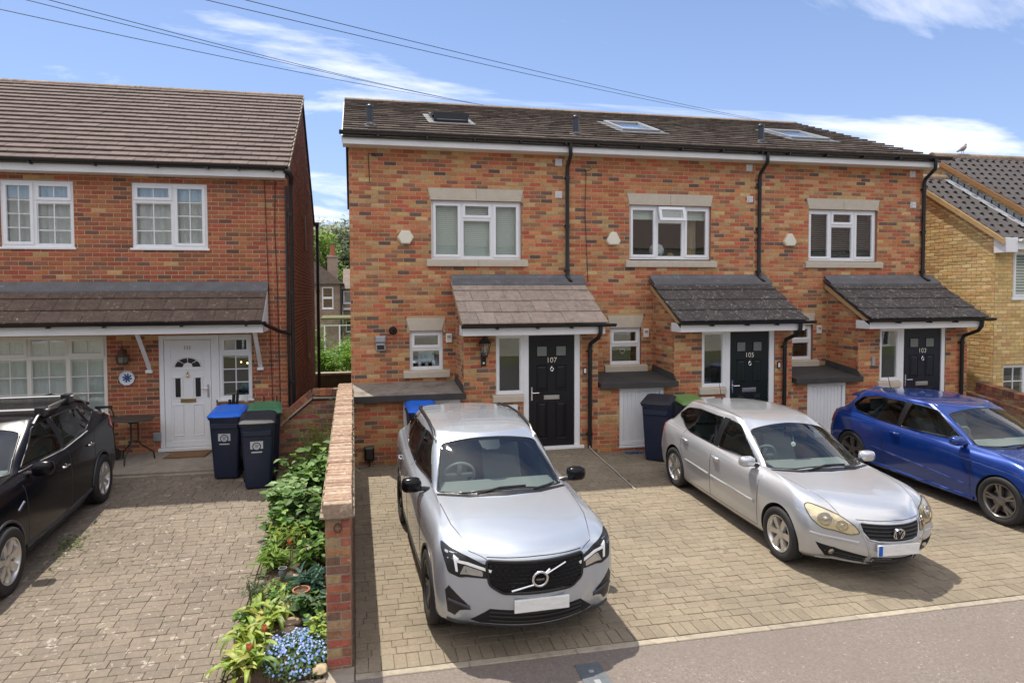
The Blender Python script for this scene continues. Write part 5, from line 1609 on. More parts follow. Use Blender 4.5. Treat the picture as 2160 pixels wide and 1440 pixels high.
b = MB(); b.obox(Matrix.Translation((-1.98, 11.86, 0.56)) @ Matrix.Rotation(rad(-8), 4, 'X') @ Matrix.Rotation(rad(5), 4, 'Y'), 0.34, 0.06, 0.86)
tag(b.build('cardboard_sheet', mat('cardboard', (0.30, 0.17, 0.075), 0.9, noise=0.2, nscale=5)), 'folded brown cardboard leaning on the wall under the small window', 'cardboard')
b = MB(); b.tube([(-1.90, YL - 0.04, 1.10), (-1.885, YL - 0.04, 0.72)], 0.034, 10); b.build('waste_pipe', M['white'], lh, smooth=True)
gt = thing('hand_fork', 'thin dark garden tools standing against the wall behind the green lidded bin', 'garden tool', (-1.6, 11.86, 0.12))
b = MB()
for dx in (0.0, 0.22):
    b.tube([(dx, 0, 0), (dx + 0.01, 0.1, 0.95)], 0.012, 6)
b.tube([(-0.16, 0.09, 0.76), (0.24, 0.09, 0.79)], 0.009, 5)
b.build('handle', M['rust'], gt)

# ================================================================ the yellow brick house on the right
YX, YY = 12.98, 10.92
PALY = [('yellow_brick', 46), ('yellow_pale', 26), ('yellow_tan', 14), ('yellow_dark', 12)]
yh = thing('brick_house', 'yellow brick house with grey wavy tiles beside the end of the terrace', 'house', (16, 13.2, 0), world_parts=True)
yez, yey, ysl, yry = 3.93, 10.70, 0.70, 13.05
yrz = yez + (yry - yey) * ysl
ywu, ywl = (13.43, 15.2, 2.72, 3.72), (13.24, 15.0, 0.35, 1.335)
b = MB()
slab(b, YX, 19.0, -0.05, 3.90, YY, 0.28, [ywu, ywl])
pts = [(YY + 0.281, -0.05), (15.2, -0.05), (15.2, yez + 0.0), (yry, yrz - 0.09), (YY + 0.281, yez + (YY + 0.281 - yey) * ysl - 0.09)]
b.prism([(YX, p, q) for p, q in pts], [(YX + 0.25, p, q) for p, q in pts])
b.prism([(18.75, p, q) for p, q in pts], [(19.0, p, q) for p, q in pts])
b.box(YX + 0.26, 18.74, 14.95, 15.2, -0.05, 3.9)
UX, up = 14.02, 0.36
ury = 13.42
urz = yez + up + (ury - yey) * ysl                             # the higher part behind
upts = [(yey + 0.3, yez + 0.30 * ysl + 0.02), (yry, yrz + 0.02), (15.2, yez + 0.5), (15.2, yez + 0.8), (ury, urz - 0.07), (yey + 0.3, yez + 0.3 * ysl + up - 0.07)]
b.prism([(UX, p, q) for p, q in upts], [(UX + 0.25, p, q) for p, q in upts])
wall = b.build('wall', [M['mortar_yellow'], M['yellow_dark']], yh)
B = Bricks(PALY)
tp = lambda z: [(max(0.0, 2.17 + (-(yrz - 0.09 - z) / ysl if False else 0.0)) if False else 0.0, 0.0)]
def ytop(z):
    # u runs towards the camera from y = 15.2
    f0 = max(0.0, 15.2 - (2 * yry - (yey + (z - yez + 0.09) / ysl)))
    f1 = min(15.2 - YY, 15.2 - (yey + (z - yez + 0.09) / ysl))
    return [(max(0.0, f0), f1)]
hidy = lambda x, y, p: p.z < 0.7 or p.y > 12.75 or (p.x < 13.2 and p.y > 12.0 and p.z < 2.7)
B.lay((YX, 15.2, 0), (0, -1, 0), (-1, 0, 0), 0.0, 15.2 - YY, -0.05, 5.6, top=ytop, hide=hidy, phase=0.05)
B.lay((0, YY, 0), (1, 0, 0), (0, -1, 0), YX, 19.0, -0.05, 3.88, [ywu, ywl], hide=hidy, phase=0.02)
B.lay((UX, 15.2, 0), (0, -1, 0), (-1, 0, 0), 0.0, 15.2 - yey, 3.9, 6.3, hide=hidy,
      top=lambda z: [(15.2 - min(ury, yey + (z - yez - 0.06) / ysl), 15.2 - (yey + (z - yez - up + 0.07) / ysl))])
B.finish(wall)
ycs, ysn = 1 / math.hypot(1, ysl), ysl / math.hypot(1, ysl)
roofs = []
LR = (yry, yrz)
for (x0, dz, yry, yrz, y0) in ((YX - 0.06, 0.0, yry, yrz, yey), (UX - 0.06, up, ury, urz - up, yey)):
    b = MB()
    a = [(y0 + 0.05, yez + dz - 0.04), (yry, yrz + dz - 0.08), (2 * yry - yey, yez + dz - 0.08), (2 * yry - yey, yez + dz - 0.02), (yry, yrz + dz - 0.02), (y0 + 0.05, yez + dz - 0.005)]
    b.prism([(x0 + 0.02, p, q) for p, q in a], [(19.05, p, q) for p, q in a])
    rf = b.build('roof', M['felt'], yh)
    tile_roof(rf, (x0, y0, yez + dz), (1, 0, 0), (0, ycs, ysn), 19.05 - x0, math.hypot(yry - y0, (yry - y0) * ysl), 0.265, 0.235, 0.012, 'tile_slate', kind='wave', jitter=0.003, bond=True,
              limit=300 if dz == 0 else 150)
    x = x0
    while x < 19.0:
        e = x + 0.45
        ring = [(yry + 0.13 * math.cos(math.pi * k / 8), yrz + dz - 0.05 + 0.15 * math.sin(math.pi * k / 8)) for k in range(9)]
        rr = MB(); rr.prism([(x + 0.002, p, q) for p, q in ring], [(e - 0.002, p, q) for p, q in ring]); rr.build('ridge_tile', M['ridge_tile'], rf, smooth=True, angle=50)
        x = e
    b = MB()
    p0, q0, p1, q1 = y0 - 0.02, yez + dz - 0.0, yry, yrz + dz + 0.014
    b.prism([(x0 - 0.03, p0, q0 - 0.115), (x0 - 0.03, p1, q1 - 0.115), (x0 - 0.03, p1, q1), (x0 - 0.03, p0, q0)], [(x0 - 0.004, p0, q0 - 0.115), (x0 - 0.004, p1, q1 - 0.115), (x0 - 0.004, p1, q1), (x0 - 0.004, p0, q0)])
    roofs.append(rf)
    b.build('verge_board', mat('pale_timber', (0.47, 0.31, 0.14), 0.8, noise=0.2, nscale=5) if dz == 0 else mat('orange_timber', (0.30, 0.15, 0.06), 0.8, noise=0.2, nscale=5), rf)
yry, yrz = LR
# stepped lead where the higher part meets the lower roof
n = 12
for k in range(n):
    y0, y1 = yey + 0.35 + (yry - yey - 0.35) * k / n, yey + 0.35 + (yry - yey - 0.35) * (k + 1) / n + 0.03
    zf = lambda y: yez + (y - yey) * ysl + 0.045
    b = MB()
    w_ = 0.13
    b.add([(UX - 0.09 - w_, y0, zf(y0) + 0.014), (UX - 0.09 - w_, y1, zf(y1) + 0.010), (UX - 0.015, y1, zf(y1) + 0.016), (UX - 0.015, y0, zf(y0) + 0.02), (UX - 0.015, y0, zf(y0) + 0.12 + random.uniform(-0.02, 0.03)), (UX - 0.015, y1, zf(y1) + 0.10)],
          [(0, 3, 2, 1), (3, 4, 5, 2)])
    b.build('flashing', mat('pale_lead', (0.28, 0.30, 0.33), 0.6, noise=0.3, nscale=12), roofs[0] if roofs else yh)
b = MB()
b.bbox(YX - 0.005, 19.0, YY - 0.24, YY - 0.215, 3.72, 3.885, 0.004); b.box(YX, 19.0, YY - 0.2149, YY - 0.001, 3.722, 3.735)
b.build('fascia', M['fascia'], yh)
b = MB(); b.bbox(YX - 0.05, YX + 0.24, YY - 0.26, YY - 0.001, 3.66, 3.955, 0.004); b.build('eaves_box', M['white'], yh)
gutter(yh, YX + 0.25, 19.05, YY - 0.30, 3.93, 0.055, mk='white', clips=[13.6, 14.5])
window(yh, ywu[0], ywu[1], ywu[2], ywu[3], YY, [(0, 0.5, 0, 1, True, 1, 1), (0.5, 1, 0, 1, False, 1, 1)], recess=0.02, inside=venetian(pitch=0.06), depth=0.5)
window(yh, ywl[0], ywl[1], ywl[2], ywl[3], YY, [(0, 0.333, 0, 1, False, 2, 3), (0.333, 0.667, 0, 1, False, 2, 3), (0.667, 1, 0, 1, False, 2, 3)], recess=0.03, room='room_dark')
# bird on the ridge
bd = thing('pigeon', 'pigeon standing on the ridge of the yellow brick house', 'bird', (14.86, ury - 0.02, urz + 0.10), rad(10))
b = MB()
b.tube([(-0.20, 0, 0.035), (-0.11, 0, 0.075), (0.0, 0, 0.12), (0.075, 0, 0.165), (0.095, 0, 0.21), (0.11, 0, 0.235), (0.125, 0, 0.235)], [0.018, 0.03, 0.062, 0.05, 0.028, 0.030, 0.012], 10)
b.build('body', mat('pigeon_feather', (0.23, 0.19, 0.18), 0.7, noise=0.3, nscale=30), bd, smooth=True, angle=80)
b = MB(); b.tube([(0.128, 0, 0.235), (0.155, 0, 0.228)], [0.007, 0.002], 6); b.build('beak', M['iron'], bd)
for s_ in (-1, 1):
    b = MB(); b.tube([(0.0, 0.02 * s_, 0.07), (0.005, 0.022 * s_, 0.0)], 0.005, 5); b.build('leg', M['rust'], bd)

# stepped brick wall between the drives at the far right
PALG = [('wall_red', 34), ('wall_rust', 30), ('wall_sand', 18), ('wall_brown', 18)]
sw = thing('brick_wall', 'stepped dark brick boundary wall beside the yellow house behind the blue car', 'wall', (12.55, 8.0, -0.05), world_parts=True)
b = MB()
b.prism([(12.42, 11.1, -0.3), (12.42, 5.3, -0.5), (12.42, 5.3, 0.30), (12.42, 9.4, 0.52), (12.42, 11.1, 0.78)], [(12.52, 11.1, -0.3), (12.52, 5.3, -0.5), (12.52, 5.3, 0.30), (12.52, 9.4, 0.52), (12.52, 11.1, 0.78)])
b.prism([(12.53, 10.9, -0.3), (12.53, 5.3, -0.5), (12.53, 5.3, 0.48), (12.53, 9.4, 0.70), (12.53, 10.9, 0.91)], [(12.73, 10.9, -0.3), (12.73, 5.3, -0.5), (12.73, 5.3, 0.48), (12.73, 9.4, 0.70), (12.73, 10.9, 0.91)])
w_ = b.build('wall_core', M['mortar_dirty'], sw)
B = Bricks(PALG)
zt1 = lambda y: 0.52 + (y - 9.4) * (0.26 / 1.7) if y > 9.4 else 0.52 + (y - 9.4) * 0.0537
B.lay((12.42, 11.1, 0), (0, -1, 0), (-1, 0, 0), 0.0, 5.8, -0.15, 0.75, top=lambda z: [(0.0, min(5.8, max(0.0, 11.1 - (9.4 + (z - 0.53) / (0.26 / 1.7) if z > 0.52 else 9.4 - (0.52 - z) / 0.0537))))])
B.lay((12.53, 10.9, 0), (0, -1, 0), (-1, 0, 0), 0.0, 5.6, 0.25, 0.92, top=lambda z: [(0.0, min(5.6, max(0.0, 10.9 - (9.4 + (z - 0.71) / 0.14 if z > 0.70 else 9.4 - (0.70 - z) / 0.0537))))])
B.finish(w_, limit=150)
for k in range(36):
    y1 = 11.08 - 0.16 * k
    zz = zt1(y1 - 0.08)
    b = MB(); b.obox(Matrix.Translation((12.47, y1 - 0.08, zz + 0.02)) @ Matrix.Rotation(0.053 if y1 < 9.4 else 0.15, 4, 'X'), 0.13, 0.152, 0.045)
    b.build('coping_brick', M[random.choice(['wall_brown', 'mortar_dirty', 'wall_rust'])], w_)
for k in range(50):
    y1 = 10.88 - 0.112 * k
    zz = 0.70 + (y1 - 9.4) * 0.14 if y1 > 9.4 else 0.70 + (y1 - 9.4) * 0.0537
    b = MB(); b.obox(Matrix.Translation((12.63, y1 - 0.05, zz + 0.05)) @ Matrix.Rotation(0.053 if y1 < 9.4 else 0.14, 4, 'X'), 0.22, 0.104, 0.10)
    b.build('coping_brick', M[random.choice(['wall_red', 'wall_rust', 'wall_brown'])], w_)

# ================================================================ the garden wall between the drives
gw = thing('garden_wall', 'mossy old brick garden wall with brick coping between the two drives', 'wall', (-0.15, 8.0, -0.1), world_parts=True)
gtop = lambda y: 1.075 + (y - 5.2) * 0.036            # underside of the coping
b = MB()
b.prism([(-0.24, 5.21, -0.5), (-0.24, 10.83, -0.3), (-0.24, 10.83, gtop(10.83)), (-0.24, 5.21, gtop(5.21))], [(-0.05, 5.21, -0.5), (-0.05, 10.83, -0.3), (-0.05, 10.83, gtop(10.83)), (-0.05, 5.21, gtop(5.21))])
# return wall running back to the left house, its top ramping down
rt = [(-1.20, 0.80), (-0.68, 1.235), (-0.251, 1.235)]
b.prism([(-1.24, 10.86, -0.3), (-0.251, 10.86, -0.3)] + [(x, 10.86, z - 0.115) for x, z in rt[::-1]] + [(-1.24, 10.86, 0.66)], [(-1.24, 10.99, -0.3), (-0.251, 10.99, -0.3)] + [(x, 10.99, z - 0.115) for x, z in rt[::-1]] + [(-1.24, 10.99, 0.66)])
core = b.build('wall_core', M['mortar_dirty'], gw)
B = Bricks(PALG)
inv = lambda z: 5.2 + (z - 1.075) / 0.036
# end face towards the road
B.lay((0, 5.21, 0), (1, 0, 0), (0, -1, 0), -0.24, -0.05, -0.25, 1.07, phase=-0.24)
ends = B.c; B.c = []
B.lay((-0.05, 5.21, 0), (0, 1, 0), (1, 0, 0), 0.0, 5.62, -0.25, 1.3, top=lambda z: [(max(0.0, inv(z) - 5.21) if z > 1.075 else 0.0, 5.62)], hide=lambda x, y, p: True)
B.lay((-0.24, 10.83, 0), (0, -1, 0), (-1, 0, 0), 0.0, 5.62, -0.25, 1.3, top=lambda z: [(0.0, min(5.62, 10.83 - (inv(z) if z > 1.075 else 5.21)))])
B.lay((0, 10.86, 0), (1, 0, 0), (0, -1, 0), -1.24, -0.251, -0.1, 1.13, top=lambda z: [(-1.24 if z < 0.66 else -1.2 + (z - 0.685) * 1.19, -0.251)])
B.c = ends + B.c
# bricks of the end face are picked first even when they are cut
B.finish(core, limit=260)
for k_, c_ in (('coping_tan', (0.31, 0.205, 0.140)), ('coping_pale', (0.36, 0.265, 0.190)), ('coping_brown', (0.24, 0.150, 0.102))):
    M[k_] = mat(k_, c_, 0.92, vary=0.12, noise=0.35, nscale=22, bump=0.8, bscale=90, spots=[((0.56, 0.47, 0.36), 18, 0.56, 0.66, 0.7), ((0.12, 0.085, 0.06), 14, 0.60, 0.72, 0.7)])
# coping: bricks on edge along the wall, on a thin tile course
y = 5.19
k = 0
while y < 10.83:
    wd = 0.070 if y > 5.2 else 0.072
    z = gtop(y) + 0.012
    m_ = random.choice(['coping_tan', 'coping_tan', 'coping_pale', 'coping_tan', 'coping_brown'])
    b = MB()
    w = 0.115 + random.uniform(-0.005, 0.005)
    hh = 0.098 + random.uniform(-0.006, 0.006)
    x0 = -0.148 + random.uniform(-0.005, 0.005)
    c = 0.006
    T = Matrix.Translation((x0, y + wd / 2, z)) @ Matrix.Rotation(0.036 + random.uniform(-0.03, 0.03), 4, 'X') @ Matrix.Rotation(random.uniform(-0.02, 0.02), 4, 'Z')
    q = [(-w, -wd / 2, 0), (w, -wd / 2, 0), (w, wd / 2, 0), (-w, wd / 2, 0), (-w, -wd / 2, hh - c), (w, -wd / 2, hh - c), (w, wd / 2, hh - c), (-w, wd / 2, hh - c), (-w + c, -wd / 2 + c, hh), (w - c, -wd / 2 + c, hh), (w - c, wd / 2 - c, hh), (-w + c, wd / 2 - c, hh)]
    b.add([T @ Vector(p) for p in q], [(3, 2, 1, 0), (0, 1, 5, 4), (1, 2, 6, 5), (2, 3, 7, 6), (3, 0, 4, 7), (4, 5, 9, 8), (5, 6, 10, 9), (6, 7, 11, 10), (7, 4, 8, 11), (8, 9, 10, 11)])
    b.build('coping_brick', M[m_], gw)
    y += wd + 0.006
b = MB()
b.prism([(-0.285, 5.17, gtop(5.17) - 0.004), (-0.285, 10.83, gtop(10.83) - 0.004), (-0.285, 10.83, gtop(10.83) + 0.011), (-0.285, 5.17, gtop(5.17) + 0.011)],
        [(-0.012, 5.17, gtop(5.17) - 0.004), (-0.012, 10.83, gtop(10.83) - 0.004), (-0.012, 10.83, gtop(10.83) + 0.011), (-0.012, 5.17, gtop(5.17) + 0.011)])
b.build('tile_course', mat('mossy_tile', (0.25, 0.20, 0.14), 0.95, noise=0.4, nscale=25, bump=0.6, bscale=60, spots=[((0.05, 0.045, 0.035), 9, 0.5, 0.6, 0.8)]), gw)
pts = [(-1.22, 0.79)] + rt[1:]
for k in range(len(pts) - 1):
    (xa, za), (xb, zb) = pts[k], pts[k + 1]
    ln = math.hypot(xb - xa, zb - za); n = max(1, int(ln / 0.105)); ang = -math.atan2(zb - za, xb - xa)
    for j in range(n):
        t = (j + 0.5) / n
        b = MB(); b.obox(Matrix.Translation((xa + (xb - xa) * t, 10.93, za + (zb - za) * t + 0.02)) @ Matrix.Rotation(ang, 4, 'Y'), ln / n - 0.006, 0.20, 0.10)
        b.build('coping_brick', M[random.choice(['wall_rust', 'wall_red', 'wall_brown'])], gw)
    b = MB(); b.obox(Matrix.Translation(((xa + xb) / 2, 10.925, (za + zb) / 2 - 0.06)) @ Matrix.Rotation(ang, 4, 'Y'), ln + 0.02, 0.25, 0.025)
    b.build('tile_course', M['edging'], gw)
b = MB()                                          # rusty ring on the wall end
b.tube([(-0.145 + 0.028 * math.cos(t * math.pi / 8), 5.19, 0.985 + 0.036 * math.sin(t * math.pi / 8)) for t in range(16)], 0.006, 6, closed=True)
b.build('iron_ring', M['rust'], gw)

b = MB(); b.box(-0.27, -0.03, 5.0, 5.212, -0.5, gz(5.1) + 0.004)
b.build('footing', M['concrete'], gw)

# ================================================================ behind the houses
def leafy(b, c, r, n, size, mats=3, seed=0, flat=1.0, shell=0.55):
    """leaf-sized blades scattered through a lumpy volume"""
    rg = random.Random(seed)
    c = Vector(c)
    lumps = [(c + Vector((rg.uniform(-1, 1) * r[0] * 0.62, rg.uniform(-1, 1) * r[1] * 0.62, rg.uniform(-0.75, 0.85) * r[2] * 0.7)), rg.uniform(0.32, 0.55)) for _ in range(14)]
    for i in range(n):
        lc, lr = rg.choice(lumps)
        d = Vector((rg.gauss(0, 1), rg.gauss(0, 1), rg.gauss(0, 1))).normalized() * (rg.random() ** shell)
        p = lc + Vector((d.x * r[0] * lr, d.y * r[1] * lr, d.z * r[2] * lr))
        s = size * rg.uniform(0.6, 1.3)
        u = Vector((rg.gauss(0, 1), rg.gauss(0, 1), rg.gauss(0, 0.5))).normalized()
        w = (Vector((rg.gauss(0, 0.6), rg.gauss(0, 0.6), 1)) + d * 0.6).normalized()
        v = w.cross(u).normalized()
        b.add([p - u * s, p + v * s * 0.45 - u * s * 0.1, p + u * s, p - v * s * 0.45 - u * s * 0.1], [(0, 1, 2, 3)], rg.randrange(mats))


def leafmats(name, cols, vary=0.22):
    return [mat(name, c, 0.75, vary=vary, hue=0.02, trans=0.3) for c in cols]


LM_HILL = leafmats('hazed_leaf', [(0.30, 0.34, 0.21), (0.26, 0.30, 0.18), (0.34, 0.37, 0.23)])  # paled greens: distance haze is put into the leaf colour
LM_DARK = leafmats('dark_leaf', [(0.15, 0.20, 0.11), (0.12, 0.165, 0.095), (0.18, 0.23, 0.12)])
LM_BRIGHT = leafmats('bright_leaf', [(0.26, 0.38, 0.08), (0.21, 0.32, 0.07), (0.31, 0.42, 0.10)])  # greens likewise paled for haze
LM_SHRUB = leafmats('shrub_leaf', [(0.16, 0.32, 0.03), (0.23, 0.42, 0.04), (0.10, 0.21, 0.03)])
BARK = mat('bark', (0.09, 0.07, 0.05), 0.9, noise=0.3, nscale=8)


def tree(x, y, z, h, w, mats, label, n=1600, leaf=0.35, group='trees on the far hillside'):
    t = thing('tree', label, 'tree', (x, y, z), group=group)
    b = MB()
    b.tube([(0, 0, -0.5), (0.1, 0, h * 0.3), (-0.1, 0.1, h * 0.75)], [h * 0.035, h * 0.025, h * 0.008], 7)
    for k in range(5):
        a = k * 1.3
        b.tube([(0.05, 0, h * (0.3 + 0.07 * k)), (w * 0.3 * math.cos(a), w * 0.3 * math.sin(a), h * (0.5 + 0.08 * k))], [h * 0.014, h * 0.004], 5)
    b.build('trunk', BARK, t)
    b = MB()
    leafy(b, (0, 0, h * 0.60), (w * 0.5, w * 0.5, h * 0.42), n, leaf, 3, seed=int(x * 13 + y))
    b.build('crown', mats, t)
    return t


ht = [(-7.4, 96, 6.5, 9.0, 9), (-3.9, 99, 7, 8.8, 8), (-0.5, 97, 7, 9.2, 8), (3.5, 98, 7, 9.5, 9), (-5.5, 112, 8, 9.2, 9), (-1.5, 115, 8, 9.0, 9), (2.5, 112, 8, 9.6, 9)]
for k, (x, y, z, h, w) in enumerate(ht):
    tree(x, y, z - 1.5, h, w, LM_HILL, 'pale hazy tree on the skyline of the wooded hill', n=1500, leaf=0.42)
tree(-2.75, 72, 0.2, 9.8, 5.2, LM_BRIGHT, 'bright yellow green tree in front of the dark wood in the gap', n=2200, leaf=0.26, group=None)
for x, y, h in ((-0.3, 76, 8.9), (-5.8, 76, 8.5), (2.6, 75, 9.0), (-1.8, 82, 9.5)):
    tree(x, y, 0.8, h, 5.5, LM_DARK, 'dark green tree at the foot of the wooded hill in the gap', n=1800, leaf=0.3)

# house seen down the gap
fh = thing('gabled_house', 'distant brown house with a white sash window and chimney, seen down the gap', 'house', (-2.6, 47, -2.4), world_parts=True)
fw = mat('roughcast_brown', (0.26, 0.185, 0.135), 0.95, noise=0.4, nscale=3)
frm = mat('brown_slate', (0.17, 0.13, 0.105), 0.9, noise=0.4, nscale=4, stretch=(1, 1, 3))
wx = (-2.06, -1.30, 2.03, 3.50)
b = MB(); slab(b, -6.4, -0.85, -2.5, 3.75, 44.0, 0.3, [wx]); b.box(-6.4, -6.1, 44.3, 52, -2.5, 3.75); b.box(-1.15, -0.85, 44.3, 52, -2.5, 3.75); b.box(-6.1, -1.15, 51.7, 52, -2.5, 3.75)
b.build('wall', [fw, fw], fh)
b = MB()
b.prism([(-6.7, 43.7, 3.70), (-0.6, 43.7, 3.70), (-3.6, 43.7, 6.0)], [(-6.7, 52.3, 3.70), (-0.6, 52.3, 3.70), (-3.6, 52.3, 6.0)])
rf = b.build('roof', frm, fh)
b = MB(); b.bbox(-1.75, -1.05, 46.0, 46.7, 3.4, 5.55, 0.02); b.bbox(-1.80, -1.0, 45.95, 46.75, 5.551, 5.70, 0.02)
ch = b.build('chimney', mat('render_brown', (0.32, 0.24, 0.185), 0.95, noise=0.2, nscale=3), rf)
b = MB(); b.lathe([(0.19, 5.70), (0.16, 6.1), (0.18, 6.45), (0.12, 6.45)], Matrix.Translation((-1.4, 46.3, 0)), 12); b.build('chimney_pot', mat('terracotta', (0.36, 0.12, 0.06), 0.85), rf, smooth=True)
window(fh, wx[0], wx[1], wx[2], wx[3], 44.0, [(0, 1, 0.5, 1, True, 1, 1), (0, 1, 0, 0.5, True, 1, 1)], recess=0.05, room='room_dark', sill=True)
b = MB(); b.tube([(-0.80, 43.95, 3.7), (-0.80, 43.95, -2.3)], 0.06, 8); b.build('downpipe', M['iron'], fh)
fh2 = thing('gabled_house', 'distant low house with a white dormer beside the chimney in the gap', 'house', (2.0, 47, -2.4), world_parts=True)
wd = (-0.70, 0.35, 2.35, 3.25)
b = MB(); slab(b, -0.72, 5.0, -2.5, 3.45, 46.2, 0.3, [wd, (-0.55, 0.25, 0.35, 1.15)]); b.build('wall', [fw, fw], fh2)
b = MB(); b.prism([(-0.72, 45.9, 3.40), (-0.72, 52, 3.4), (-0.72, 49, 4.9)], [(5.2, 45.9, 3.40), (5.2, 52, 3.4), (5.2, 49, 4.9)]); b.build('roof', frm, fh2)
window(fh2, wd[0], wd[1], wd[2], wd[3], 46.2, [(0, 0.55, 0, 1, True, 1, 1), (0.55, 1, 0, 1, False, 1, 1)], recess=0.03, room='room_dark')
window(fh2, -0.55, 0.25, 0.35, 1.15, 46.2, [(0, 1, 0, 1, False, 1, 1)], recess=0.03, room='room_dark')
b = MB(); b.bbox(-0.70, 2.5, 45.9, 46.19, 1.9, 2.05, 0.02); b.bbox(-0.70, 2.5, 45.7, 46.19, 1.25, 1.42, 0.02); b.build('band', M['fascia'], fh2)
gh = thing('greenhouse', 'white framed greenhouse beyond the bright shrub in the gap', 'greenhouse', (-0.9, 36, -1.4), world_parts=True)
b = MB()
for x in (-1.60, -0.80, 0.0):
    b.box(x, x + 0.07, 36, 36.05, -1.4, 1.3)
for z in (-0.3, 1.24):
    b.box(-1.75, 0.35, 36.051, 36.08, z, z + 0.05)
b.build('frame', M['white'], gh)
b = MB(); b.box(-1.74, 0.34, 36.09, 36.10, -1.4, 1.5); b.build('pane', M['glass'], gh)
b = MB(); b.prism([(-1.75, 35.9, 1.58), (-1.75, 38.6, 1.62), (-1.75, 38.6, 1.75), (-1.75, 35.9, 1.68)], [(0.4, 35.9, 1.58), (0.4, 38.6, 1.62), (0.4, 38.6, 1.75), (0.4, 35.9, 1.68)])
b.build('roof', mat('mossy_board', (0.10, 0.095, 0.035), 0.9, noise=0.3, nscale=4), gh)
b = MB(); b.bbox(-3.2, 3.0, 19.92, 20.14, -0.1, 0.46, 0.01)
bw = tag(b.build('low_wall', mat('dark_render', (0.085, 0.065, 0.05), 0.95, noise=0.3, nscale=5)), 'low dark wall at the back of the gap below the bright shrub', 'wall')
b = MB(); b.bbox(-3.22, 3.02, 19.88, 20.18, 0.462, 0.53, 0.012); b.build('coping', M['edging'], bw)
for k, (x, y, w, h) in enumerate(((-1.6, 22.3, 1.3, 2.0), (-0.35, 22.6, 1.7, 1.75), (0.9, 22.8, 1.6, 1.9), (-0.95, 21.3, 1.2, 1.25), (0.15, 21.2, 1.3, 1.2))):
    t = thing('shrub', ['tall bright green shrub against the left house in the gap', 'bright green shrub in the middle of the gap behind the low wall', 'bright green shrub hidden partly by the terrace corner',
                        'low dark green shrub just behind the low wall on the left', 'low dark green shrub just behind the low wall on the right'][k], 'shrub', (x, y, -0.1), group='shrubs in the gap')
    b = MB()
    for j in range(5):
        b.tube([(0, 0, 0), (0.2 * math.cos(j * 1.3), 0.2 * math.sin(j * 1.3), h * 0.6)], [0.03, 0.01], 5)
    b.build('stem', BARK, t)
    b = MB(); leafy(b, (0, 0, h * 0.55), (w * 0.62, w * 0.5, h * 0.52), 2600, 0.05, 3, seed=k + 40)
    b.build('foliage', LM_SHRUB, t)

# telephone wires across the sky
wires = [((-6.54, 14, 8.32), (5.9, 30, 11.72)), ((-5.76, 14, 8.58), (5.45, 30, 11.78)), ((-6.53, 14, 8.62), (5.68, 30, 11.75)), ((-2.93, 14, 8.82), (19.79, 30, 11.74)), ((-2.15, 14, 8.88), (20.61, 30, 11.71))]
WL = ['lowest telephone wire of the bundle rising from the left edge of the sky', 'upper telephone wire of the left bundle, from the top edge of the sky', 'middle telephone wire of the left bundle in the sky',
      'lower of the two telephone wires crossing above the middle of the terrace', 'upper of the two telephone wires crossing above the middle of the terrace']
for (a, c), l in zip(wires, WL):
    a, c = Vector(a), Vector(c)
    e0 = a - (c - a) * 0.5; e1 = c + (c - a) * 0.25
    path = []
    for k in range(25):
        t = k / 24
        p = e0.lerp(e1, t); p.z -= 0.35 * (4 * t * (1 - t)) - 0.30
        path.append(p)
    b = MB(); b.tube(path, 0.0085, 5)
    tag(b.build('telephone_wire', M['iron']), l, 'wire', 'telephone wires in the sky')

# the rendered terrace across the street, which lights and is mirrored in the fronts
oh = thing('rendered_terrace', 'cream rendered terrace on the opposite side of the street behind the camera', 'house', (5, -15, -0.4), world_parts=True)
cr_ = mat('cream_render', (0.66, 0.60, 0.50), 0.9, noise=0.12, nscale=1.2)
b = MB()
oy = -11.5
hx = []
for k in range(12):
    x = -32 + 6.2 * k
    hx += [(x + 0.8, x + 2.4, 3.4, 4.6), (x + 3.6, x + 5.2, 3.4, 4.6), (x + 3.4, x + 5.4, 0.6, 2.0), (x + 1.0, x + 1.95, -0.3, 2.0)]
o_ = MB(); slab(o_, -42.4, 32, -0.6, 5.6, 0, 0.3, [(-h_[1], -h_[0], h_[2], h_[3]) for h_ in hx])
o_.v = [(-p[0], oy - p[1], p[2]) for p in o_.v]
o_.build('wall', [cr_, cr_], oh)
b.prism([(-32.3, oy + .4, 5.55), (-32.3, oy - 4.5, 8.4), (-32.3, oy - 9.4, 5.55)], [(42.7, oy + .4, 5.55), (42.7, oy - 4.5, 8.4), (42.7, oy - 9.4, 5.55)])
b.build('roof', M['tile_plum'], oh)
for h_ in hx:
    b = MB(); b.box(h_[0], h_[1], oy - .12, oy - .10, h_[2], h_[3])
    w_ = b.build('window', M['room_dark'], oh)
    b = MB()
    for (a, c, d, e) in ((h_[0], h_[1], h_[3] - .08, h_[3]), (h_[0], h_[1], h_[2], h_[2] + .08), (h_[0], h_[0] + .08, h_[2] + .08, h_[3] - .08), (h_[1] - .08, h_[1], h_[2] + .08, h_[3] - .08), ((h_[0] + h_[1]) / 2 - .04, (h_[0] + h_[1]) / 2 + .04, h_[2] + .08, h_[3] - .08)):
        b.box(a, c, oy - .095, oy - .04, d, e)
    b.build('frame', M['white'], w_)

# ================================================================ cars: x across, -y the front, z up
def paint(name, col, metal, rough, flake=0.0):
    m = mat(name, col, rough, metal, coat=1.0, noise=0.03, nscale=3)
    return m


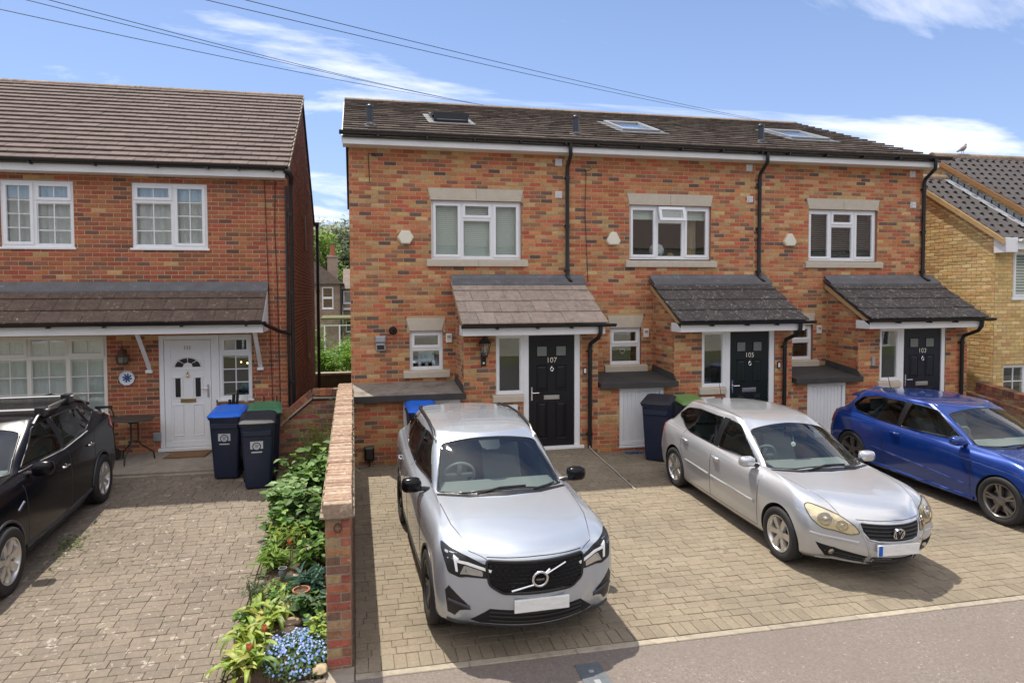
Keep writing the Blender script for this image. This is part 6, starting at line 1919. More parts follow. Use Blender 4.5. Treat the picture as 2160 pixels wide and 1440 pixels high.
M['paint_silver'] = paint('pale_silver_paint', (0.42, 0.46, 0.51), 0.5, 0.27)
M['paint_warm'] = paint('silver_paint', (0.50, 0.515, 0.54), 0.55, 0.28)
M['paint_blue'] = paint('blue_paint', (0.005, 0.036, 0.22), 0.4, 0.22)
M['paint_black'] = mat('black_paint', (0.004, 0.004, 0.006), 0.25, 0.0, spec=0.15, coat=0.15, noise=0.03, nscale=3)
M['trim'] = mat('black_trim', (0.010, 0.010, 0.011), 0.35)
M['well'] = mat('wheel_well', (0.010, 0.010, 0.010), 0.95)
M['cabin'] = mat('grey_cabin', (0.13, 0.135, 0.13), 0.85)
M['seat'] = mat('seat_cloth', (0.30, 0.32, 0.30), 0.8)
M['screen'] = glass('windscreen_glass', (0.84, 0.93, 0.90), 0.13)
M['privacy'] = glass('tinted_side_glass', (0.30, 0.34, 0.33), 0.07)
M['rim_silver'] = mat('alloy_silver', (0.56, 0.55, 0.53), 0.30, 0.85)
M['rim_black'] = mat('alloy_black', (0.018, 0.018, 0.019), 0.3, 0.3)
M['rim_grey'] = mat('alloy_grey', (0.20, 0.19, 0.185), 0.30, 0.8)
M['lens'] = glass('lamp_lens', (0.90, 0.90, 0.90), 0.10)
M['lens_old'] = glass('yellowed_lamp_lens', (0.93, 0.87, 0.72), 0.10)
M['lamp_in'] = mat('lamp_reflector', (0.62, 0.61, 0.58), 0.18, 0.9)
M['lamp_in_old'] = mat('yellowed_lamp', (0.78, 0.75, 0.68), 0.28, 0.7)
M['red_lens'] = mat('red_lens', (0.30, 0.006, 0.012), 0.12, coat=0.6)
M['plate'] = mat('plate_white', (0.72, 0.73, 0.72), 0.4, noise=0.12, nscale=9, stretch=(1, 1, 3))
M['plate_blue'] = mat('plate_blue', (0.008, 0.10, 0.50), 0.4)
M['drl'] = mat('white_lamp', (0.82, 0.83, 0.84), 0.2)


def sm(t):
    t = max(0.0, min(1.0, t)); return t * t * (3 - 2 * t)


def outline(l):
    NF, NC, NS, NR, NB = 9, 9, 40, 8, 8
    pts = []
    w0 = l['w'] * l['wfs']; w1 = l['w'] * l['wrs']
    xc = w0 - l['rcx']
    for k in range(NF):
        x = xc * k / NF
        pts.append((x, l['yf'] + l['bow'] * (x / xc) ** 2))
    for k in range(NC):
        a = math.pi / 2 * k / NC
        pts.append((xc + l['rcx'] * math.sin(a), l['yf'] + l['bow'] + l['rcy'] * (1 - math.cos(a))))
    y0 = l['yf'] + l['bow'] + l['rcy']; y1 = l['yr'] - l['bowr'] - l['rry']
    for k in range(NS + 1):
        t = k / NS
        wl = w0 + (l['w'] - w0) * sm(t / 0.40) if t < 0.40 else (l['w'] if t < 0.66 else l['w'] + (w1 - l['w']) * sm((t - 0.66) / 0.34))
        pts.append((wl, y0 + (y1 - y0) * t))
    xr = w1 - l['rrx']
    for k in range(1, NR + 1):
        a = math.pi / 2 * (1 - k / NR)
        pts.append((xr + l['rrx'] * math.sin(a), y1 + l['rry'] * math.cos(a)))
    for k in range(1, NB + 1):
        x = xr * (1 - k / NB)
        pts.append((x, l['yr'] - l['bowr'] * (x / xr) ** 2))
    return pts


def zprof(zp, y):
    if y <= zp[0][0]:
        return zp[0][1]
    for (a, za), (b_, zb) in zip(zp, zp[1:]):
        if y <= b_:
            return za + (zb - za) * sm((y - a) / (b_ - a)) if len(zp) > 2 else za + (zb - za) * (y - a) / (b_ - a)
    return zp[-1][1]


def smooth_z(zp, y):
    """piecewise linear profile softened over a few samples"""
    s = 0
    for d in (-0.12, -0.06, 0, 0.06, 0.12):
        yy = y + d
        if yy <= zp[0][0]:
            s += zp[0][1]; continue
        for (a, za), (b_, zb) in zip(zp, zp[1:]):
            if yy <= b_:
                s += za + (zb - za) * (yy - a) / (b_ - a); break
        else:
            s += zp[-1][1]
    return s / 5


DEF = dict(bow=0.17, rcx=0.26, rcy=0.30, wfs=0.97, bowr=0.08, rrx=0.20, rry=0.22, wrs=0.97)


def body_points(levels, scale, sub=3):
    sx, sy, sz = scale
    rows = []
    for l in levels:
        q = dict(DEF); q.update(l)
        rows.append([Vector((x * sx, y * sy, smooth_z(q['z'], y) * sz)) for x, y in outline(q)])
    out = []
    n = len(rows)
    for i in range(n - 1):
        s = levels[i].get('sub', sub)
        hard0 = levels[i].get('hard'); hard1 = levels[i + 1].get('hard')
        for k in range(s):
            t = k / s
            r = []
            for j in range(len(rows[0])):
                p1, p2 = rows[i][j], rows[i + 1][j]
                p0 = rows[i - 1][j] if i > 0 and not hard0 else p1 * 2 - p2
                p3 = rows[i + 2][j] if i + 2 < n and not hard1 else p2 * 2 - p1
                r.append(0.5 * ((2 * p1) + (p2 - p0) * t + (2 * p0 - 5 * p1 + 4 * p2 - p3) * t * t + (3 * p1 - p0 - 3 * p2 + p3) * t ** 3))
            out.append(r)
    out.append(rows[-1])
    return out


def body_mesh(rows):
    b = MB()
    n = len(rows[0])
    K = 2 * n - 2
    vs = []
    for r in rows:
        vs += [tuple(p) for p in r] + [(-p.x, p.y, p.z) for p in r[-2:0:-1]]
    fs = []
    for i in range(len(rows) - 1):
        for k in range(K):
            a, c = i * K + k, i * K + (k + 1) % K
            fs.append((a, c, c + K, a + K))
    for base, flip in ((0, True), ((len(rows) - 1) * K, False)):
        for k in range(n - 1):
            q = [k, k + 1, (K - k - 1) % K, (K - k) % K]
            if k == 0:
                q = [0, 1, K - 1]
            if k == n - 2:
                q = [k, k + 1, K - k]
            q = [base + x for x in q]
            fs.append(tuple(q[::-1]) if flip else tuple(q))
    b.add(vs, fs)
    return b


def to_bvh(me):
    return BVHTree.FromPolygons([v.co.copy() for v in me.vertices], [tuple(p.vertices) for p in me.polygons])


def boolean(me, cutters, name):
    """difference of one mesh and a list of (MB, material), one cut after another"""
    for i, (b, mt) in enumerate(cutters):
        o = D.objects.new(name, me); COL.objects.link(o)
        c = D.objects.new('cutter', b.mesh('cutter', mt)); COL.objects.link(c)
        bm = bmesh.new(); bm.from_mesh(c.data); bmesh.ops.recalc_face_normals(bm, faces=bm.faces); bm.to_mesh(c.data); bm.free()
        md = o.modifiers.new('cut', 'BOOLEAN'); md.operation = 'DIFFERENCE'; md.solver = 'EXACT'; md.object = c; md.use_self = True
        try:
            md.material_mode = 'TRANSFER'
        except Exception:
            pass
        dg = bpy.context.evaluated_depsgraph_get()
        res = D.meshes.new_from_object(o.evaluated_get(dg))
        D.objects.remove(o); D.objects.remove(c)
        zs = [v.co.z for v in res.vertices]
        ok = len(res.polygons) > 0.7 * len(me.polygons) and zs and max(zs) - min(zs) > 1.0

        if ok:
            me = res
    return me


def densify(poly, res, closed=True):
    out = []
    n = len(poly)
    for i in range(n if closed else n - 1):
        a, b_ = Vector(poly[i]), Vector(poly[(i + 1) % n])
        k = max(1, int((b_ - a).length / res))
        out += [a.lerp(b_, j / k) for j in range(k)]
    if not closed:
        out.append(Vector(poly[-1]))
    return out


def rounded(poly, r, n=4):
    """polygon with its corners rounded"""
    out = []
    m = len(poly)
    for i in range(m):
        p0, p, p1 = Vector(poly[i - 1]), Vector(poly[i]), Vector(poly[(i + 1) % m])
        d0, d1 = (p0 - p), (p1 - p)
        rr = min(r, d0.length * 0.45, d1.length * 0.45)
        a, c = p + d0.normalized() * rr, p + d1.normalized() * rr
        for k in range(n + 1):
            t = k / n
            out.append(a * (1 - t) ** 2 + p * 2 * t * (1 - t) + c * t * t)
    return out


def inset(poly, d):
    c = sum((Vector(p) for p in poly), Vector((0, 0))) / len(poly)
    return [Vector(p) + (Vector(p) - c).normalized() * d for p in poly]


class Caster:
    def __init__(s, bvh, kind, sy=1.0, frame=None):
        s.b = bvh; s.k = kind; s.f = frame

    def ray(s, p, side=1):
        if s.k == 'side':
            return Vector((2.5 * side, p[0], p[1])), Vector((-side, 0, 0))
        if s.k == 'front':
            return Vector((p[0], -5, p[1])), Vector((0, 1, 0))
        if s.k == 'rear':
            return Vector((p[0], 5, p[1])), Vector((0, -1, 0))
        if s.k == 'top':
            return Vector((p[0], p[1], 5)), Vector((0, 0, -1))
        o, u, v, n = s.f
        return o + u * p[0] + v * p[1] + n * 2.0, -n

    def hit(s, p, side=1):
        o, d = s.ray(p, side)
        loc, nor, i, dist = s.b.ray_cast(o, d)
        if loc is None:
            loc, nor, i, dist = s.b.find_nearest(o + d * (2.5 if s.k == 'side' else (5 - 2.0 if s.k in ('front', 'rear') else 3.5)))
        if nor.dot(d) > 0:
            nor = -nor
        return loc, nor


def decal(cs, poly, name, mk, parent, side=1, eps=0.004, th=0.012, res=0.05):
    """solid skin of small thickness lying on the body inside the outline"""
    P = densify(poly, res)
    n = len(P)
    xs = [p.x for p in P]; ys = [p.y for p in P]
    pts = list(P)
    y = min(ys) + res * 0.6
    def inside(q):
        c = False
        for i in range(n):
            a, b_ = P[i], P[i - 1]
            if (a.y > q.y) != (b_.y > q.y) and q.x < (b_.x - a.x) * (q.y - a.y) / (b_.y - a.y) + a.x:
                c = not c
        return c
    while y < max(ys):
        x = min(xs) + res * 0.6
        while x < max(xs):
            q = Vector((x, y))
            if inside(q) and min((q - p).length for p in P) > res * 0.45:
                pts.append(q)
            x += res
        y += res
    r = delaunay_2d_cdt(pts, [(i, (i + 1) % n) for i in range(n)], [], 1, 1e-5)
    vs2, es, fs = r[0], r[1], r[2]
    top = []; bot = []
    for p in vs2:
        l, nn_ = cs.hit(p, side)
        top.append(l + nn_ * eps); bot.append(l - nn_ * (th - eps))
    b = MB()
    m = len(top)
    _, d0 = cs.ray(P[0], side)
    faces = []
    cnt = {}
    for f in fs:
        f = list(f)
        a, c, e = top[f[0]], top[f[1]], top[f[2]]
        if (c - a).cross(e - a).dot(d0) > 0:
            f.reverse()
        faces.append(tuple(f))
        for i in range(len(f)):
            cnt[(f[i], f[(i + 1) % len(f)])] = 1
    sk = [(c, a, a + m, c + m) for (a, c) in cnt if (c, a) not in cnt]
    b.add(top + bot, faces + sk)
    return b.build(name, M[mk] if isinstance(mk, str) else mk, parent, smooth=True, angle=45)


def trim_line(cs, pts, name, mk, parent, side=1, r=0.006, eps=0.0, closed=False, res=0.05, n=6):
    P = densify(pts, res, closed)
    b = MB()
    path = []
    for p in P:
        l, nn_ = cs.hit(p, side)
        path.append(l + nn_ * eps)
    b.tube(path, r, n, closed=closed)
    return b.build(name, M[mk], parent, smooth=True, angle=60)


def wheel(car, x, y, r, w, rim_r, style, rim_mk, side):
    """tyre with tread shoulder; rim and spokes as children"""
    key = ('wheel', r, w, rim_r, style, rim_mk)
    R90 = Matrix.Rotation(math.pi / 2, 4, 'Y')
    if key not in _pv:
        b = MB()
        h = w / 2
        prof = [(rim_r + 0.004, -h * 0.80), (rim_r + 0.02, -h * 0.97), (r * 0.90, -h), (r * 0.965, -h * 0.90), (r, -h * 0.66), (r, -h * 0.25), (r - 0.008, -h * 0.23), (r - 0.008, -h * 0.18), (r, -h * 0.16), (r, h * 0.16), (r - 0.008, h * 0.18), (r - 0.008, h * 0.23), (r, h * 0.25), (r, h * 0.66), (r * 0.965, h * 0.90), (r * 0.90, h), (rim_r + 0.02, h * 0.97), (rim_r + 0.004, h * 0.80)]
        N_ = 48
        vs = []; fs = []
        for rr, hh in prof:
            for k in range(N_):
                a = 2 * math.pi * k / N_
                vs.append(R90 @ Vector((rr * math.cos(a), rr * math.sin(a), hh)))
        for i in range(len(prof) - 1):
            for k in range(N_):
                fs.append((i * N_ + k, i * N_ + (k + 1) % N_, (i + 1) * N_ + (k + 1) % N_, (i + 1) * N_ + k))
        b.add(vs, fs)
        tyre = b.mesh('wheel', M['rubber'], True, 45)
        # barrel and lip
        b = MB()
        lip = [(rim_r + 0.006, h * 0.80), (rim_r + 0.002, h * 0.90), (rim_r - 0.010, h * 0.88), (rim_r - 0.022, h * 0.70), (rim_r - 0.03, -h * 0.7)]
        vs = []; fs = []
        for rr, hh in lip:
            for k in range(N_):
                a = 2 * math.pi * k / N_
                vs.append(R90 @ Vector((rr * math.cos(a), rr * math.sin(a), hh)))
        for i in range(len(lip) - 1):
            for k in range(N_):
                fs.append((i * N_ + k, i * N_ + (k + 1) % N_, (i + 1) * N_ + (k + 1) % N_, (i + 1) * N_ + k))
        b.add(vs, fs)
        kind, nsp = style
        ro = rim_r - 0.018
        def spoke(a, w0, w1, off=0.0, cut=0.0):
            ca, sa = math.cos(a), math.sin(a)
            R_ = R90 @ Matrix.Rotation(a, 4, 'Z')
            pr = [(0.045, w0, h * 0.62), (ro * 0.55, (w0 * 0.45 + w1 * 0.55), h * 0.74), (ro, w1, h * 0.80)]
            tops = []; bots = []
            for (rr, ww, hh) in pr:
                tops.append((rr, ww, hh)); bots.append((rr, ww * 1.25, hh - 0.035))
            L_ = []
            for (rr, ww, hh) in tops:
                L_ += [R_ @ Vector((rr, off - ww, hh)), R_ @ Vector((rr, off + ww, hh))]
            for (rr, ww, hh) in bots:
                L_ += [R_ @ Vector((rr, off - ww, hh)), R_ @ Vector((rr, off + ww, hh))]
            f = []
            for i in range(2):
                a0 = 2 * i
                f += [(a0, a0 + 2, a0 + 3, a0 + 1), (a0, a0 + 6, a0 + 8, a0 + 2), (a0 + 1, a0 + 3, a0 + 9, a0 + 7)]
            b.add(L_, f)
        for k in range(nsp):
            a = 2 * math.pi * k / nsp + 0.3
            if kind == 'wide':
                spoke(a, 0.024, 0.031 * 6 / nsp * rim_r / 0.19)
            elif kind == 'double':
                spoke(a - 0.13, 0.013, 0.015); spoke(a + 0.13, 0.013, 0.015)
            else:
                spoke(a, 0.026, 0.022)
        b.lathe([(0.062, h * 0.40), (0.062, h * 0.66), (0.05, h * 0.72), (0.02, h * 0.74)], R90, 20)
        rim = b.mesh('rim', M[rim_mk], True, 35)
        b = MB()
        b.lathe([(rim_r * 0.70, -h * 0.1), (rim_r * 0.70, h * 0.12), (0.03, h * 0.12)], R90, 28)
        disc = b.mesh('brake_disc', M['rim_grey' if rim_mk != 'rim_black' else 'trim'], True, 30)
        b = MB(); b.lathe([(rim_r - 0.026, -h * 0.55), (0.01, -h * 0.55)], R90, 28)
        back = b.mesh('backing', M['well'])
        _pv[key] = (tyre, rim, disc, back)
    tyre, rim, disc, back = _pv[key]
    o = link('wheel', tyre, car)
    o.location = (x * side, y, r - 0.004)
    o.rotation_euler = (random.uniform(0, 6), 0, 0 if side > 0 else math.pi)
    link('rim', rim, o); link('brake_disc', disc, o); link('backing', back, o)
    return o


def seats(car, xs, y, z, w=0.46, h=0.62):
    for x in xs:
        b = MB()
        pr = [(y - 0.46, z + 0.02), (y - 0.44, z + 0.15), (y - 0.02, z + 0.17), (y + 0.06, z + 0.30), (y + 0.20, z + h), (y + 0.28, z + h), (y + 0.22, z + 0.25), (y + 0.12, z + 0.02)]
        b.prism([(x - w / 2, p, q) for p, q in pr], [(x + w / 2, p, q) for p, q in pr])
        s_ = b.build('seat', M['seat'], car, smooth=True, angle=30)
        b = MB(); b.obox(Matrix.Translation((x, y + 0.27, z + h + 0.12)) @ Matrix.Rotation(rad(-12), 4, 'X'), 0.27, 0.09, 0.17)
        b.tube([(x - 0.05, y + 0.25, z + h - 0.02), (x - 0.05, y + 0.26, z + h + 0.08)], 0.008, 5); b.tube([(x + 0.05, y + 0.25, z + h - 0.02), (x + 0.05, y + 0.26, z + h + 0.08)], 0.008, 5)
        b.build('headrest', M['seat'], s_)


def mirror(car, cs, side, y, z, mk, size=(0.20, 0.11, 0.13), out=0.10, arm='trim'):
    loc, nor = cs.hit((y, z - 0.02), side)
    c = Vector((side * (abs(loc.x) + out + size[0] / 2), y - 0.02, z + 0.035))
    b = MB()
    b.tube([loc - nor * 0.01, Vector((side * (abs(loc.x) + out * 0.6), y - 0.01, z - 0.01)), c + Vector((-side * size[0] * 0.2, 0, -size[2] * 0.3))], [0.032, 0.024, 0.028], 8)
    a = b.build('mirror_arm', M[arm], car, smooth=True)
    b = MB()
    n = 16
    rings = []
    for (t, k) in ((-1, 0.30), (-0.85, 0.72), (-0.3, 1.0), (0.4, 1.0), (0.8, 0.97), (1.0, 0.90)):
        rg = []
        for i in range(n):
            an = 2 * math.pi * i / n
            cx, cz = math.cos(an), math.sin(an)
            sx = math.copysign(abs(cx) ** 0.6, cx); szz = math.copysign(abs(cz) ** 0.7, cz)
            rg.append(c + Vector((sx * size[0] / 2 * k, t * size[1] / 2, szz * size[2] / 2 * k)))
        rings.append(rg)
    vs = [p for r_ in rings for p in r_]
    fs = [(i * n + k, i * n + (k + 1) % n, (i + 1) * n + (k + 1) % n, (i + 1) * n + k) for i in range(len(rings) - 1) for k in range(n)]
    fs += [tuple(range(n))[::-1], tuple((len(rings) - 1) * n + k for k in range(n))]
    b.add(vs, fs)
    o = b.build('mirror', M[mk], car, smooth=True, angle=50)
    b = MB(); b.box(c.x - size[0] * 0.40, c.x + size[0] * 0.40, c.y + size[1] / 2 + 0.001, c.y + size[1] / 2 + 0.004, c.z - size[2] * 0.38, c.z + size[2] * 0.38)
    b.build('mirror_glass', M['chrome'], o)


def handle(car, cs, side, y, z, mk, ln=0.17):
    p0, n0 = cs.hit((y - ln / 2, z), side); p1, n1 = cs.hit((y + ln / 2, z), side)
    b = MB()
    b.tube([p0 + n0 * 0.004, p0 + n0 * 0.028 + (p1 - p0) * 0.12, p1 + n1 * 0.030 - (p1 - p0) * 0.12, p1 + n1 * 0.004], [0.012, 0.013, 0.014, 0.012], 8)
    b.build('door_handle', M[mk], car, smooth=True, angle=60)


def wiper(car, cs, pts, name='wiper'):
    b = MB()
    path = [cs.hit(p)[0] + cs.hit(p)[1] * e for p, e in pts]
    b.tube(path, 0.010, 6)
    b.build(name, M['trim'], car, smooth=True)


def car_shell(car, levels, scale, paint_mk, arches, arch_r, side_glass, screen, rear_screen, cabin_z, name='body'):
    """lofted body with wheel arches, cabin hollow and window openings cut into it"""
    sx, sy, sz = scale
    rows = body_points(levels, scale)
    b = body_mesh(rows)
    me = b.mesh(name, M[paint_mk], smooth=True, angle=60)
    bm = bmesh.new(); bm.from_mesh(me); bmesh.ops.recalc_face_normals(bm, faces=bm.faces); bm.to_mesh(me); bm.free()
    bvh = to_bvh(me)
    cs = {k: Caster(bvh, k) for k in ('side', 'front', 'rear', 'top')}
    (y0, z0), (y1, z1) = screen['base'], screen['top']
    v = Vector((0, (y1 - y0), (z1 - z0))).normalized(); u = Vector((1, 0, 0)); nn_ = u.cross(v)
    fr = (Vector((0, y0, z0)), u, v, nn_)
    cs['screen'] = Caster(bvh, 'frame', frame=fr)
    wl = MB()
    wmax = max(p.x for p in rows[4])
    for ay in arches:
        for s_ in (-1, 1):
            xa, xb = s_ * (wmax - 0.26), s_ * (wmax + 0.2)
            n = 40
            wl.prism([(xa, ay + arch_r * math.cos(2 * math.pi * k / n), arch_r * 0.93 + arch_r * math.sin(2 * math.pi * k / n)) for k in range(n)],
                     [(xb, ay + arch_r * math.cos(2 * math.pi * k / n), arch_r * 0.93 + arch_r * math.sin(2 * math.pi * k / n)) for k in range(n)])
    # cabin: shrunken copy of the greenhouse
    gh = [dict(l) for l in levels if l.get('gh')]
    cab = []
    for i, l in enumerate([gh[0]] + gh):
        q = dict(DEF); q.update(l)
        q['w'] = q['w'] - 0.05; q['yf'] += 0.07; q['yr'] -= 0.07
        pts = outline(q)
        row = []
        for x, y in pts:
            z = smooth_z(q['z'], y)
            if i == 0:
                z = cabin_z / sz
            elif i == len(gh):
                z -= 0.035
            else:
                z -= 0.02
            row.append(Vector((x * sx, y * sy, z * sz)))
        cab.append(row)
    cb = body_mesh(cab)
    wb = MB()
    for poly in side_glass:
        for s_ in (-1, 1):
            wb.prism([(s_ * 0.25, p[0], p[1]) for p in poly], [(s_ * 1.3, p[0], p[1]) for p in poly])
    sp = screen['poly']
    o, u, v, nn_ = fr
    wb.prism([o + u * p[0] + v * p[1] - nn_ * 0.16 for p in sp], [o + u * p[0] + v * p[1] + nn_ * 0.5 for p in sp])
    if rear_screen:
        wb.prism([(p[0], rear_screen[1], p[1]) for p in rear_screen[0]], [(p[0], 3.0, p[1]) for p in rear_screen[0]])
    me2 = boolean(me, [(wl, M['well']), (cb, M['cabin']), (wb, M['trim'])], name)
    if len(me2.polygons) < 500:
        print('BOOLEAN FAILED', car.name, len(me2.polygons)); me2 = me
    me2.polygons.foreach_set('use_smooth', [True] * len(me2.polygons))
    me2.set_sharp_from_angle(angle=rad(42))
    o_ = link(name, me2, car)
    print('car', car.name, len(me2.polygons), [m_.name if m_ else None for m_ in me2.materials])
    return cs, o_


def S(poly, scale, axis=1):
    """scale a drawing outline to the car: first coordinate along y (side) or x (front), second z"""
    a = scale[1] if axis == 1 else scale[0]
    return [Vector((p[0] * a, p[1] * scale[2])) for p in poly]


def plate(car, cs, x, z, w, h, blue=False, tiltx=0.0, out=0.012):
    p, n_ = cs['front'].hit((x, z))
    pl, pr_ = cs['front'].hit((x - w * 0.4, z))[0], cs['front'].hit((x + w * 0.4, z))[0]
    y = min(p.y, pl.y, pr_.y) - out
    b = MB(); b.bbox(x - w / 2, x + w / 2, y - 0.008, y + 0.012, z - h / 2, z + h / 2, 0.003)
    o = b.build('number_plate', M['plate'], car)
    if blue:
        b = MB(); b.box(x - w / 2 + 0.004, x - w / 2 + 0.048, y - 0.0095, y - 0.0082, z - h / 2 + 0.004, z + h / 2 - 0.004); b.build('plate_band', M['plate_blue'], o)
    return o


# ---------------------------------------------------------------- pale silver SUV
sc_ = (0.90, 0.925, 0.90)
suv = thing('parked_car', 'pale silver SUV with black mirrors and black grille beside the brick garden wall', 'car', (1.415, 5.83 + 1.34 * 0.925, gz(7.05)), group='cars parked on the drives')
suv.rotation_euler = (math.atan(0.03), 0, rad(1.6))
LV = [
    dict(z=[(-2.1, .25), (-1.6, .20), (1.6, .20), (2.1, .28)], yf=-2.06, yr=2.10, w=.86, bow=.20, hard=True, sub=1),
    dict(z=[(-2.1, .31), (-1.6, .27), (1.6, .27), (2.1, .34)], yf=-2.17, yr=2.17, w=.905, bow=.20),
    dict(z=[(-2.1, .50), (-1.5, .46), (1.5, .48), (2.1, .52)], yf=-2.215, yr=2.21, w=.925, bow=.20),
    dict(z=[(-2.1, .70), (-1.5, .70), (1.5, .72), (2.1, .76)], yf=-2.205, yr=2.20, w=.932, bow=.19),
    dict(z=[(-2.1, .86), (-1.4, .90), (1.5, .96), (2.1, 1.00)], yf=-2.185, yr=2.17, w=.928, bow=.19, wfs=.965),
    dict(z=[(-2.1, .935), (-1.4, .995), (1.5, 1.06), (2.1, 1.12)], yf=-2.16, yr=2.15, w=.918, bow=.20, wfs=.95),
    dict(z=[(-2.1, .985), (-1.4, 1.055), (0, 1.09), (1.5, 1.13), (2.1, 1.20)], yf=-2.06, yr=2.13, w=.895, bow=.24, wfs=.93, rcx=.20, rcy=.30),
    dict(z=[(-1.9, 1.035), (-1.2, 1.085), (0, 1.115), (1.5, 1.165), (2.1, 1.22)], yf=-1.88, yr=2.12, w=.862, bow=.22, wfs=.90, rcx=.16, rcy=.28, sub=4),
    dict(z=[(-1.5, 1.105), (-0.9, 1.125), (0, 1.13), (1.5, 1.19), (2.1, 1.235)], yf=-1.45, yr=2.10, w=.845, bow=.20, wfs=.88, rcx=.14, rcy=.24, sub=4),
    dict(z=[(-1.1, 1.150), (-0.8, 1.150), (0, 1.145), (1.2, 1.20), (2.0, 1.25)], yf=-1.08, yr=2.06, w=.825, bow=.26, wfs=.91, rcx=.10, rcy=.16, gh=True, hard=True, rrx=.26, rry=.3),
    dict(z=[(-.7, 1.40), (0, 1.40), (1.2, 1.42), (2.0, 1.42)], yf=-.64, yr=1.94, w=.755, bow=.22, wfs=.92, rcx=.09, rcy=.15, gh=True, rrx=.26, rry=.34, wrs=.93),
    dict(z=[(-.3, 1.575), (0.3, 1.605), (1.0, 1.595), (1.9, 1.545)], yf=-.24, yr=1.86, w=.668, bow=.16, wfs=.93, rcx=.09, rcy=.15, gh=True, rrx=.22, rry=.34, wrs=.92),
    dict(z=[(-.3, 1.605), (0.3, 1.640), (1.0, 1.630), (1.9, 1.575)], yf=-.16, yr=1.82, w=.60, bow=.15, wfs=.93, rcx=.10, rcy=.14, rrx=.2, rry=.3, wrs=.92),
    dict(z=[(-.3, 1.620), (0.3, 1.655), (1.0, 1.645), (1.9, 1.585)], yf=-.02, yr=1.72, w=.36, bow=.10, rcx=.08, rcy=.12, rrx=.15, rry=.2),
]
sg = [S(rounded([(-.60, 1.185), (-.07, 1.535), (.26, 1.560), (.26, 1.180)], .03), sc_), S(rounded([(.35, 1.180), (.35, 1.562), (1.00, 1.545), (1.12, 1.25), (1.02, 1.215)], .03), sc_), S(rounded([(1.20, 1.29), (1.08, 1.54), (1.45, 1.50), (1.62, 1.38)], .03), sc_)]
screen = dict(base=(-1.06 * sc_[1], 1.155 * sc_[2]), top=(-.22 * sc_[1], 1.585 * sc_[2]))
sl_ = math.hypot(.84 * sc_[1], .43 * sc_[2])
screen['poly'] = rounded([(-.640, .20 * sl_ / .9), (-.36, .085), (0, .055), (.36, .085), (.640, .20 * sl_ / .9), (.515, sl_ * .965), (0, sl_ * 0.955), (-.515, sl_ * .965)], .05, 3)
cs, body = car_shell(suv, LV, sc_, 'paint_silver', [-1.34 * sc_[1], 1.36 * sc_[1]], .355, sg, screen, (S(rounded([(-.58, 1.24), (-.50, 1.50), (.50, 1.50), (.58, 1.24)], .05), sc_, 0), 1.3), .52)
